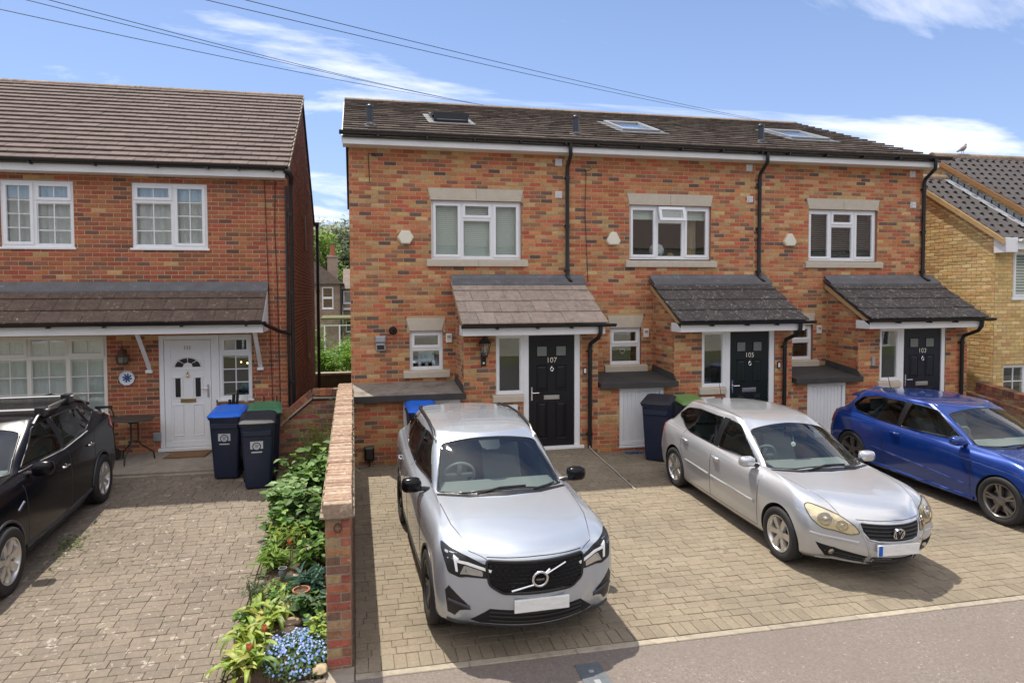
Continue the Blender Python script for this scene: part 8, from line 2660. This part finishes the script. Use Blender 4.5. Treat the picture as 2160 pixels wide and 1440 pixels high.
for side in (-1, 1):
    for g in sg:
        decal(cs['side'], inset(g, .006), 'window_glass', 'privacy', blk, side, eps=.002, th=.005)
        trim_line(cs['side'], inset(g, .008), 'window_trim', 'trim', blk, side, r=.009, closed=True)
    decal(cs['side'], S([(.215, 1.14), (.215, 1.55), (.315, 1.553), (.315, 1.145)], sc_), 'pillar_trim', 'trim', blk, side, eps=.003, th=.004)
    for poly in ([(-.80, .35), (-.82, 1.08)], [(.27, .33), (.27, 1.14)], [(.92, .62), (1.05, .80), (1.10, 1.18)], [(-.80, .345), (.85, .345)]):
        trim_line(cs['side'], S(poly, sc_), 'door_seam', 'navy_pvc', blk, side, r=.0045, eps=-.001)
    trim_line(cs['side'], S([(-.66, 1.135), (.25, 1.125), (.98, 1.175)], sc_), 'waist_trim', 'grey_metal', blk, side, r=.009, eps=.001)
    trim_line(cs['side'], S([(-.86, .33), (0, .32), (.90, .34)], sc_), 'sill_trim', 'navy_pvc', blk, side, r=.03, eps=-.012)
    for y, z in ((.10, .945), (.90, 1.0)):
        handle(blk, cs['side'], side, y * sc_[1], z * sc_[2], 'chrome', .15)
    trim_line(cs['side'], S([(-.88, .86), (-1.0, .80)], sc_), 'wing_badge', 'chrome', blk, side, r=.018, eps=-.004)
    mirror(blk, cs['side'], side, -.62 * sc_[1], 1.12 * sc_[2], 'paint_black', size=(.21, .13, .165), out=.07)
    for ay in (-1.26, 1.295):
        trim_line(cs['side'], [(ay * sc_[1] + .375 * math.cos(t), .34 + .375 * math.sin(t)) for t in [math.pi * (k / 18) for k in range(19)]], 'arch_trim', 'navy_pvc', blk, side, r=.022, eps=-.006)
        wheel(blk, .775, ay * sc_[1], .335, .20, .225, ('wide', 7), 'rim_silver', side)
    path = []
    for k in range(17):
        y = (-.02 + 1.52 * k / 16) * sc_[1]
        l, n_ = cs['top'].hit((side * .60 * sc_[0], y))
        path.append(l + Vector((0, 0, (.0, .035, .05)[min(k, 2)] if k < 3 else (.0, .035, .05)[min(16 - k, 2)])))
    b = MB(); b.tube(path, .017, 8); rr = b.build('roof_rail', M['steel'], blk, smooth=True)
    decal(cs['rear'], S([(side * .58, .98), (side * .60, 1.15), (side * .76, 1.2), (side * .79, .95)], sc_, 0), 'tail_light', 'red_lens', blk, eps=.008, th=.015)
    decal(cs['side'], S(rounded([(1.80, 1.00), (1.70, 1.08), (1.76, 1.20), (1.92, 1.20), (1.98, 1.02)], .02), sc_), 'tail_light', 'red_lens', blk, side, eps=.010, th=.02, res=.02)
for y in (.20, .92):                                # cross bars clamped to the rails
    yy = y * sc_[1]
    zt = cs['top'].hit((.60 * sc_[0], yy))[0].z
    b = MB(); b.bbox(-.66, .66, yy - .03, yy + .03, zt + .075, zt + .10, .008); cbar = b.build('cross_bar', M['steel'], blk)
    for side in (-1, 1):
        b = MB(); b.obox(Matrix.Translation((side * .60 * sc_[0], yy, zt + .065)), .10, .13, .10); b.build('bar_foot', M['trim'], cbar)
decal(cs['screen'], screen['poly'], 'windscreen', 'screen', blk, eps=.003, th=.006, res=.08)
trim_line(cs['screen'], inset(screen['poly'], .006), 'windscreen_trim', 'trim', blk, r=.011, closed=True)
b = MB()
q0 = [cs['top'].hit((x, 1.66 * sc_[1]))[0] for x in (-.50, 0, .50)]
ol = [q0[0], q0[1] + Vector((0, 0, .012)), q0[2], q0[2] + Vector((.02, .17, -.02)), q0[1] + Vector((0, .22, 0)), q0[0] + Vector((-.02, .17, -.02))]
b.prism(ol, [p + Vector((0, 0, -.04)) for p in ol]); b.build('roof_spoiler', M['paint_black'], blk)
seats(blk, (-.33, .33), .35, .50); seats(blk, (-.34, .34), 1.0, .54, w=.42)
dash(blk, -.58, 1.0, .62, -.33)
gp = [(-.42, .86), (.42, .86), (.36, .62), (-.36, .62)]
decal(cs['front'], S(rounded(gp, .03), sc_, 0), 'grille', 'trim', blk, eps=.003, th=.015)
plate(blk, cs, 0, .50 * sc_[2], .50, .11)

# ================================================================ wheeled bins
M['bin_navy'] = mat('navy_bin_plastic', (0.010, 0.018, 0.045), 0.45, noise=0.2, nscale=6)
M['lid_blue'] = mat('blue_lid', (0.015, 0.13, 0.62), 0.38, noise=0.08, nscale=6)
M['lid_black'] = mat('black_lid', (0.014, 0.015, 0.021), 0.65, noise=0.15, nscale=6)
M['lid_green'] = mat('green_lid', (0.05, 0.17, 0.085), 0.45, noise=0.1, nscale=6)
M['lid_lime'] = mat('lime_lid', (0.13, 0.25, 0.07), 0.55)
M['sticker'] = mat('bin_sticker', (0.50, 0.53, 0.57), 0.5, noise=0.15, nscale=30)


def wheelie(lid_mk, label, x, y, z, rz, sticker=True):
    t = thing('wheelie_bin', label, 'wheelie bin', (x, y, z), rz, group='wheeled bins')
    b = MB()
    def ring(w, d, yc, zz, c=0.04):
        q = []
        for sx, sy in ((-1, -1), (1, -1), (1, 1), (-1, 1)):
            cx, cy = sx * (w / 2 - c), yc + sy * (d / 2 - c)
            a0 = {(-1, -1): 180, (1, -1): 270, (1, 1): 0, (-1, 1): 90}[(sx, sy)]
            for k in range(4):
                a = rad(a0 + 30 * k)
                q.append((cx + c * math.cos(a), cy + c * math.sin(a), zz))
        return q
    rs = [ring(.36, .40, -.02, .02), ring(.37, .41, -.02, .06), ring(.465, .52, 0, .90), ring(.47, .53, 0, .94), ring(.50, .57, -.005, .945), ring(.50, .57, -.005, .975)]
    n = 16
    b.add([p for r in rs for p in r], [(i * n + k, i * n + (k + 1) % n, (i + 1) * n + (k + 1) % n, (i + 1) * n + k) for i in range(len(rs) - 1) for k in range(n)] + [tuple(range(n))[::-1], tuple((len(rs) - 1) * n + k for k in range(n))])
    b.bbox(-.20, .20, -.285, -.255, .80, .88, .01)
    b.build('bin_body', M['bin_navy'], t, smooth=True, angle=35)
    b = MB()
    rs = [ring(.51, .58, -.012, .978, .03), ring(.515, .585, -.012, .995, .03)]
    # lid rises to the hinge at the back
    def lift(p, k):
        return (p[0], p[1], p[2] + max(0, (p[1] + .30)) * .115 * k)
    rs = [[lift(p, 1) for p in r] for r in rs]
    rs.append([lift(p, 1) for p in ring(.47, .52, -.005, 1.02, .03)])
    rs.append([lift(p, 1) for p in ring(.34, .40, .02, 1.040, .03)])
    rs.append([lift(p, 1) for p in ring(.28, .33, .03, 1.030, .03)])
    b.add([p for r in rs for p in r], [(i * n + k, i * n + (k + 1) % n, (i + 1) * n + (k + 1) % n, (i + 1) * n + k) for i in range(len(rs) - 1) for k in range(n)] + [tuple(range(n))[::-1], tuple((len(rs) - 1) * n + k for k in range(n))])
    b.tube([(-.20, .30, 1.03), (.20, .30, 1.03)], .018, 8)
    b.bbox(-.16, .16, -.325, -.295, .975, .998, .006)
    b.build('lid', M[lid_mk], t, smooth=True, angle=35)
    b = MB(); b.tube([(-.22, .26, .93), (-.20, .335, .965), (.20, .335, .965), (.22, .26, .93)], .017, 8); b.build('handle', M['bin_navy'], t, smooth=True)
    for s_ in (-1, 1):
        b = MB(); b.tube([(s_ * .17, .22, .10), (s_ * .235, .22, .10)], .10, 20); b.build('wheel', M['rubber'], t, smooth=True, angle=40)
    b = MB(); b.tube([(-.17, .22, .10), (.17, .22, .10)], .012, 6); b.build('axle', M['steel'], t)
    if sticker:
        yy = lambda zz: -.26 + (.90 - zz) / .84 * .055 - .004
        st_ = MB(); st_.add([(-.10, yy(.53) - .003, .53), (.08, yy(.53) - .003, .53), (.08, yy(.72) - .003, .72), (-.10, yy(.72) - .003, .72), (-.10, yy(.53) + .004, .53), (.08, yy(.53) + .004, .53), (.08, yy(.72) + .004, .72), (-.10, yy(.72) + .004, .72)],
                            [(0, 1, 2, 3), (5, 4, 7, 6), (0, 4, 5, 1), (2, 6, 7, 3), (1, 5, 6, 2), (3, 7, 4, 0)])
        so = st_.build('sticker', M['sticker'], t)
        b = MB()
        T = Matrix.Translation((-.01, yy(.645) - .0045, .645)) @ Matrix.Rotation(math.pi / 2 + .065, 4, 'X')
        b.lathe([(.062, 0), (.062, .002)], T, 20); b.build('sticker_disc', M['bin_navy'], so)
        b = MB(); b.lathe([(.048, .0021), (.048, .004)], T, 18); b.obox(T @ Matrix.Translation((0, -.088, .001)), .15, .018, .003); b.build('sticker_print', M['sticker'], so)
        b = MB()
        for k in range(3):
            b.obox(T @ Matrix.Translation((0, .02 - .018 * k, .005)), .06 - .012 * k, .007, .002)
        b.build('sticker_lettering', M['bin_navy'], so)
    return t


wheelie('lid_blue', 'navy wheeled bin with bright blue lid nearest the white front door', -1.97, 10.74, gz(10.7), rad(-3))
wheelie('lid_black', 'navy wheeled bin with black lid in front of the green lidded one', -1.44, 10.16, gz(10.1), rad(4))
wheelie('lid_green', 'navy wheeled bin with dull green lid against the sloping garden wall', -1.41, 10.72, gz(10.7) + 0.03, rad(6), False)
wheelie('lid_black', 'dark navy bin with closed black lid beside the white cupboard door of number 105', 5.19, 10.30, gz(10.3), rad(-38), False)
wheelie('lid_blue', 'bin with blue lid mostly hidden behind the pale silver SUV', 1.08, 10.50, gz(10.5), rad(2), False)
wheelie('lid_lime', 'bin with pale green lid hidden behind the roof of the silver hatchback', 5.86, 10.46, gz(10.4) - .06, rad(-4), False)
b = MB(); b.bbox(5.30, 5.36, 10.06, 10.09, .74, .80, .004)
hs = thing('hose', 'short coil of blue hose on the paving by the white cupboard door of number 105', 'hose', (4.9, 10.66, 0.004))
b = MB(); b.tube([(-.16 + .32 * k / 20, .05 * math.sin(k * .9), .015 + .01 * math.sin(k * 1.7)) for k in range(21)], .013, 6)
b.build('hose_tube', mat('blue_hose', (0.02, 0.10, 0.28), 0.4), hs, smooth=True)
# access cover in the footway
ac = thing('access_cover', 'grey metal access cover set in the asphalt footway', 'access cover', (1.83, 4.72, -0.181))
b = MB()
b.prism([(-.115, -.34, -.03), (.115, -.34, -.03), (.105, .155, -.03), (-.105, .155, -.03)], [(-.115, -.34, -.004), (.115, -.34, -.004), (.105, .155, .011), (-.105, .155, .011)])
cv = b.build('plate', mat('galvanised_plate', (0.105, 0.118, 0.128), 0.65, 0.2, noise=0.25, nscale=20), ac)
b = MB()
b.bbox(-.025, .025, -.12, -.07, .000, .0095, .002); b.bbox(-.02, .02, .03, .06, .003, .0125, .002)
b.build('lifting_key', M['grey_metal'], cv)

# ================================================================ plants in the bed
def leaf_poly(kind):
    if kind == 'broad':
        return [(0, 0), (.22, .30), (.50, .40), (.80, .25), (1, 0), (.80, -.25), (.50, -.40), (.22, -.30)]
    if kind == 'narrow':
        return [(0, .05), (.4, .10), (.8, .06), (1, 0), (.8, -.06), (.4, -.10), (0, -.05)]
    return [(0, .0), (.3, .18), (.65, .17), (1, 0), (.65, -.17), (.3, -.18)]


def add_leaf(b, p, d, up, ln, kind, m=0, fold=0.15, droop=0.25, wd=1.0):
    """one leaf: two halves folded along the midrib, drooping to its tip"""
    d = Vector(d).normalized(); s = d.cross(Vector(up)).normalized(); n = s.cross(d)
    P = leaf_poly(kind)
    def q(x, y):
        return Vector(p) + d * (x * ln) + s * (y * ln * wd) + n * (abs(y) * ln * fold * 2 - droop * ln * x * x)
    mid = [q(x / 4, 0) for x in range(5)]
    up_ = [c for c in P if c[1] > 0 or (c[1] == 0)]
    left = [q(*c) for c in P if c[1] > 0]
    right = [q(*c) for c in P if c[1] < 0]
    a, t = q(0, 0), q(1, 0)
    o = len(b.v)
    b.add([a] + left + [t], [tuple(range(len(left) + 2))[::-1]], m)
    b.add([a] + right[::-1] + [t], [tuple(range(len(right) + 2))], m)


def bush(name, label, cat, x, y, r, h, n, ln, kind, cols, seed, stems=5, wd=1.0, upward=0.3, group=None, droop=.25):
    rg = random.Random(seed)
    z = gz(y) + 0.05
    t = thing(name, label, cat, (x, y, z), group=group)
    ms = [mat(name + '_leaf', c, 0.6, vary=0.28, hue=0.018, trans=0.35) for c in cols]
    b = MB()
    tips = []
    for k in range(stems):
        a = rg.uniform(0, 6.28); e = rg.uniform(.3, .9)
        tip = Vector((r * e * math.cos(a), r * e * math.sin(a), h * rg.uniform(.6, .95)))
        b.tube([(0, 0, 0), tip * 0.5 + Vector((0, 0, h * .12)), tip], [.010, .007, .003], 5)
        tips.append(tip)
    b.build('stem', mat(name + '_stem', (.10, .13, .05), .8), t)
    b = MB()
    for i in range(n):
        tip = rg.choice(tips)
        f = rg.uniform(.25, 1.0)
        c = tip * f + Vector((rg.gauss(0, r * .26), rg.gauss(0, r * .26), rg.gauss(0, h * .12)))
        c.z = max(.015, c.z)
        a = rg.uniform(0, 6.28)
        d = Vector((math.cos(a), math.sin(a), rg.uniform(-.3, .5) + upward * .4)) + Vector((c.x, c.y, 0)) * (.8 / max(r, .01))
        add_leaf(b, c, d, (rg.gauss(0, .25), rg.gauss(0, .25), 1), ln * rg.uniform(.6, 1.25), kind, rg.randrange(len(ms)), wd=wd, droop=droop)
    b.build('foliage', ms, t)
    return t


G1 = [(.14, .26, .045), (.20, .34, .065), (.09, .19, .035)]
G2 = [(.17, .29, .09), (.25, .38, .15), (.12, .22, .06)]
GD = [(.07, .15, .03), (.10, .20, .04), (.05, .11, .025)]
GY = [(.26, .36, .05), (.36, .43, .075), (.17, .27, .04)]
GB_ = [(.075, .16, .11), (.10, .20, .14), (.05, .11, .08)]
bush('feathery_shrub', 'tall feathery light green shrub against the sloping return wall', 'shrub', -.62, 10.35, .30, .95, 900, .055, 'leaf', [(.20, .36, .05), (.27, .44, .07), (.13, .25, .04)], 1, 9, wd=.6, upward=1.0)
bush('fern', 'low dark ferny plant behind the green lidded bin', 'plant', -.86, 10.15, .26, .45, 380, .06, 'leaf', GD, 2, 6, wd=.6)
bush('feathery_shrub', 'smaller feathery green plant beside the far end of the garden wall', 'shrub', -.42, 10.0, .18, .55, 360, .05, 'leaf', G1, 3, 6, wd=.6)
bush('leafy_shrub', 'pale broad leaved plant at the edge of the paving beside the black lidded bin', 'plant', -.93, 9.15, .26, .42, 190, .125, 'broad', G2, 4, 7, group='broad leaved plants along the wall')
bush('leafy_shrub', 'broad leaved green bush against the wall, second from the far end', 'plant', -.52, 9.25, .30, .55, 230, .13, 'broad', G1 + G2[:1], 5, 7, group='broad leaved plants along the wall')
bush('leafy_shrub', 'light green broad leaved bush in the middle of the bed', 'plant', -.66, 8.45, .34, .52, 260, .125, 'broad', G2, 6, 8, group='broad leaved plants along the wall')
bush('leafy_shrub', 'dark broad leaved bush close to the wall coping end', 'plant', -.44, 7.75, .22, .46, 160, .11, 'broad', GD + G1[:1], 7, 6, group='broad leaved plants along the wall')
bush('leafy_shrub', 'broad leaved plant spilling over the drive edge halfway along the bed', 'plant', -.92, 8.0, .20, .30, 110, .11, 'broad', G1, 8, 5, group='broad leaved plants along the wall')
bush('hellebore', 'yellow green fingered plant beside the drive edge, near the small grey urn', 'plant', -.86, 7.05, .20, .26, 150, .12, 'leaf', GY[2:] + G1[1:2], 9, 6, wd=.7)
bush('hellebore', 'small fingered plant between the urn and the wall', 'plant', -.50, 7.0, .17, .24, 100, .11, 'leaf', G1, 10, 5, wd=.7)
bush('spurge', 'blue green narrow leaved rosette by the wall', 'plant', -.42, 6.45, .17, .20, 130, .16, 'narrow', GB_, 11, 5, wd=1.1, upward=1.2, droop=.4)
bush('leafy_shrub', 'dark glossy low plant at the foot of the wall, left of its brick end', 'plant', -.37, 5.95, .16, .22, 110, .10, 'broad', GD + GB_[:1], 12, 5, group='broad leaved plants along the wall')
bush('ground_ivy', 'bright small leaved plant at the foot of the wall beside the blue flowers', 'plant', -.34, 5.60, .14, .16, 130, .06, 'broad', GY[:2] + G1[:1], 13, 5)
bush('catmint', 'grey green wispy plant leaning over the drive beside the strap leaves', 'plant', -.99, 6.35, .14, .26, 150, .05, 'leaf', [(.14, .20, .11), (.19, .25, .14), (.11, .15, .08)], 14, 6, wd=.6)
bush('ground_ivy', 'low green plant on the drive edge behind the grey urn', 'plant', -.98, 7.5, .14, .16, 110, .055, 'broad', G1, 15, 4)


bush('leafy_shrub', 'tall broad leaved bush filling the corner by the return wall', 'plant', -.42, 9.75, .28, .75, 240, .12, 'broad', G1 + G2, 31, 7, group='broad leaved plants along the wall')
bush('leafy_shrub', 'pale leaved bush in front of the green lidded bin', 'plant', -.82, 9.65, .24, .50, 190, .115, 'broad', G2 + G1[:1], 32, 6, group='broad leaved plants along the wall')
bush('leafy_shrub', 'broad leaved plant at the drive edge between the bin and the hellebore', 'plant', -.90, 8.6, .24, .40, 170, .115, 'broad', G1 + G2, 33, 6, group='broad leaved plants along the wall')
bush('leafy_shrub', 'rounded green plant against the wall above the blue green rosette', 'plant', -.38, 7.15, .20, .36, 150, .09, 'broad', G1, 34, 6, group='broad leaved plants along the wall')
bush('hellebore', 'second yellow green fingered plant just below the broad leaved bushes', 'plant', -.72, 7.62, .22, .28, 150, .11, 'leaf', GY[1:] + G1[:1], 35, 6, wd=.7)
bush('ground_ivy', 'mat of small green leaves between the urn and the strap leaves', 'plant', -.72, 6.42, .20, .12, 220, .045, 'broad', G1 + GY[:1], 36, 6)
bush('ground_ivy', 'low mat of leaves at the drive edge beside the first strap leaves', 'plant', -.98, 6.0, .12, .13, 120, .045, 'broad', G1, 37, 4)
bush('catmint', 'wispy grey green plant in front of the terracotta pot', 'plant', -.56, 6.02, .15, .20, 160, .045, 'leaf', [(.14, .22, .10), (.20, .28, .13), (.10, .16, .07)], 38, 6, wd=.6)


def strap_plant(label, x, y, n, ln, seed, spread):
    rg = random.Random(seed)
    z = gz(y) + .05
    t = thing('day_lily', label, 'plant', (x, y, z), group='clumps of strap leaves')
    ms = [mat('strap_leaf', c, .5, vary=.2, hue=.015, noise=.15, nscale=25, trans=.35) for c in GY + [(.36, .36, .09)]]
    bases = []
    for v in range(5):                                # five leaf shapes shared by all the leaves
        b = MB()
        K = 7
        L_ = ln * (0.7 + .14 * v); w = .020 + .005 * (v % 3)
        bend = .5 + .28 * v
        pts = []
        p = Vector((0, 0, 0)); a = rad(68)
        for k in range(K + 1):
            ww = w * (math.sin(math.pi * (.16 + .84 * k / K)) ** .6) if k < K else .002
            pts.append((p.copy(), ww, a))
            p = p + Vector((math.cos(a), 0, math.sin(a))) * (L_ / K)
            a -= bend * 1.7 / K
        vs = []
        for p, ww, a in pts:
            nz_ = Vector((-math.sin(a), 0, math.cos(a)))
            vs += [p + Vector((0, -ww, 0)) + nz_ * ww * .45, p, p + Vector((0, ww, 0)) + nz_ * ww * .45]
        fs = []
        for k in range(K):
            for j in range(2):
                fs.append((3 * k + j, 3 * k + j + 1, 3 * k + j + 4, 3 * k + j + 3))
        b.add(vs, fs)
        for m_ in ms:
            bases.append(b.mesh('leaf', m_, True, 80))
    for i in range(n):
        a = rg.uniform(0, 6.28)
        T = Matrix.Translation((rg.gauss(0, spread * .35), rg.gauss(0, spread * .5), 0)) @ Matrix.Rotation(a, 4, 'Z') @ Matrix.Rotation(rg.uniform(-.35, .25), 4, 'Y')
        link('leaf', rg.choice(bases), t, T)
    return t


strap_plant('yellow green clump of arching strap leaves beside the two stones', -.78, 6.0, 44, .28, 21, .22)
strap_plant('second clump of yellow strap leaves leaning over the paving, behind the salmon tulips', -.90, 5.62, 40, .27, 22, .16)
strap_plant('nearest clump of yellow strap leaves at the bottom corner of the bed', -.88, 5.24, 42, .26, 23, .14)
salmon = mat('salmon_petal', (.55, .20, .09), .5, vary=.15, trans=.3)
for lab, x, y, h in (('salmon tulip standing above the strap leaves, farther of the two', -.74, 5.36, .24), ('salmon tulip above the nearest strap leaves, closer to the footway', -.83, 5.18, .20), ('small orange flower on the fingered plant near the urn', -.70, 7.02, .27)):
    t = thing('tulip', lab, 'flower', (x, y, gz(y) + .04), group='salmon flowers in the bed')
    b = MB(); b.tube([(0, 0, 0), (.01, 0, h * .6), (.0, -.01, h)], .005, 5); b.build('stalk', mat('tulip_stalk', (.15, .25, .05), .6), t)
    for k in range(5):
        b = MB(); a = k * 1.257
        add_leaf(b, (0, -.01, h), (math.cos(a) * .7, math.sin(a) * .7, .7), (-math.cos(a), -math.sin(a), 1), .065, 'broad', fold=.3, droop=-.35, wd=.9)
        b.build('petal', salmon, t)

fm = thing('forget_me_not', 'low mound of pale blue forget-me-nots at the foot of the garden wall end', 'flower', (-.50, 5.36, gz(5.36) + .04))
rg = random.Random(5)
lm_ = [mat('forget_me_not_leaf', c, .7, vary=.25, trans=.3) for c in ((.06, .13, .03), (.09, .17, .04))]
b = MB()
def mound():
    a = rg.uniform(0, 6.28); r = math.sqrt(rg.random())
    x_, y_ = .27 * r * math.cos(a), .33 * r * math.sin(a)
    return Vector((x_, y_, .125 * (1 - r * r) ** .6 + rg.gauss(0, .026)))
for i in range(800):
    p = mound(); p.z = max(.0, p.z * rg.uniform(.3, .95))
    a = rg.uniform(0, 6.28)
    add_leaf(b, p, (math.cos(a), math.sin(a), rg.uniform(0, 1)), (0, 0, 1), rg.uniform(.035, .06), 'leaf', rg.randrange(2))
b.build('foliage', lm_, fm)
bp_ = [mat('blue_petal', c, .6, vary=.15, trans=.25) for c in ((.22, .36, .78), (.33, .47, .85), (.52, .62, .88))]
b = MB()
for i in range(430):
    p = mound(); p.z += .018
    if p.z < .02:
        p.z = .02 + rg.random() * .03
    s_ = rg.uniform(.009, .015)
    nrm = (Vector((p.x * 1.8, p.y * 1.5 - .25, .55)) + Vector((rg.gauss(0, .25), rg.gauss(0, .25), 0))).normalized()
    u = nrm.cross(Vector((0, 0, 1))).normalized(); v = nrm.cross(u)
    pts = []
    for k in range(10):
        rr = s_ if k % 2 == 0 else s_ * .62
        pts.append(p + u * rr * math.cos(k * .628) + v * rr * math.sin(k * .628))
    b.add(pts, [tuple(range(10))], rg.choice((0, 0, 1, 1, 2)))
b.build('blossom', bp_, fm)['kind'] = 'stuff'

# stones, urn and pots between the plants
def stone(label, x, y, s, col, seed):
    rg = random.Random(seed)
    b = MB()
    n = 9
    rings = [[(s * rg.uniform(.75, 1.15) * math.cos(6.283 * k / n) * rr, s * .8 * rg.uniform(.75, 1.15) * math.sin(6.283 * k / n) * rr, hh * s) for k in range(n)] for rr, hh in ((.8, -.2), (1, .15), (.85, .5), (.4, .68))]
    b.add([p for r in rings for p in r], [(i * n + k, i * n + (k + 1) % n, (i + 1) * n + (k + 1) % n, (i + 1) * n + k) for i in range(3) for k in range(n)] + [tuple(range(n))[::-1], tuple(3 * n + k for k in range(n))])
    o = b.build('garden_stone', mat('garden_stone', col, .9, noise=.35, nscale=18, bump=.6, bscale=60), smooth=True, angle=50)
    o.location = (x, y, gz(y) + .04)
    tag(o, label, 'stone', 'stones in the bed')


stone('rounded brown stone beside the strap leaves in the bed', -.58, 5.86, .105, (.30, .22, .16), 1)
stone('flat pinkish stone among the broad leaved plants', -.52, 7.42, .12, (.36, .27, .21), 2)
stone('small pale stone by the urn', -.62, 6.80, .065, (.42, .36, .29), 3)
stone('grey stone on the drive edge near the strap leaves', -1.0, 5.80, .07, (.26, .24, .20), 4)
stone('buff stone at the wall end beside the blue flowers', -.30, 5.14, .075, (.40, .31, .20), 5)
stone('dark rounded stone against the drive edging in front of the urn', -.98, 6.72, .07, (.19, .16, .13), 6)
ur = thing('garden_urn', 'small grey urn standing in the middle of the bed', 'urn', (-.74, 6.72, gz(6.72) + .04))
b = MB(); b.lathe([(.045, 0), (.05, .02), (.028, .05), (.04, .09), (.062, .14), (.045, .18), (.06, .20), (.05, .20), (.03, .15)], Matrix.Diagonal((.75, .75, .8, 1)), 14); b.build('bowl', mat('grey_ceramic', (.15, .16, .16), .5, noise=.2, nscale=20), ur, smooth=True, angle=50)
pt = thing('plant_pot', 'terracotta pot with dark rim beside the blue green rosette', 'plant pot', (-.52, 6.22, gz(6.2) + .05))
b = MB(); b.lathe([(.05, 0), (.072, .12), (.082, .12), (.084, .15), (.070, .15), (.066, .12)], Matrix(), 16); b.build('pot', mat('terracotta_pot', (.33, .14, .075), .85, noise=.2, nscale=20), pt, smooth=True, angle=40)
b = MB(); b.lathe([(.066, .13), (.02, .135)], Matrix(), 14); b.build('soil', M['soil'], pt)

rg = random.Random(77)                               # scattered litter and small weeds over the soil
b = MB()
for i in range(900):
    x, y = rg.uniform(-1.02, -.27), rg.uniform(5.1, 10.7)
    a = rg.uniform(0, 6.28)
    add_leaf(b, (x, y, gz(y) + .085 * min(1, min(-x - .26, x + 1.04) / .14) + .01), (math.cos(a), math.sin(a), rg.uniform(-.1, .5)), (rg.gauss(0, .4), rg.gauss(0, .4), 1), rg.uniform(.02, .055), 'leaf', rg.choice((0, 0, 1, 2, 2)))
lit = b.build('ground_cover', [mat('dry_leaf', (.26, .16, .075), .8, vary=.3), mat('moss', (.06, .10, .02), .9, vary=.3), mat('weed', (.09, .18, .03), .7, vary=.3, trans=.3)])
tag(lit, 'small weeds and dry leaves scattered over the soil of the bed', 'ground cover', kind='stuff')
b = MB()
for i in range(160):                                 # weeds in the joints beside the black car
    x, y = rg.gauss(-3.30, .10), rg.choice((rg.gauss(8.35, .12), rg.gauss(8.1, .5)))
    a = rg.uniform(0, 6.28)
    add_leaf(b, (x, y, gz(y) + .003), (math.cos(a), math.sin(a), rg.uniform(.1, .8)), (0, 0, 1), rg.uniform(.02, .06), 'leaf', 0)
tag(b.build('weeds', [mat('joint_weed', (.11, .17, .03), .7, vary=.3, trans=.3)]), 'weeds growing from the paving joints beside the black car', 'weeds', kind='stuff')
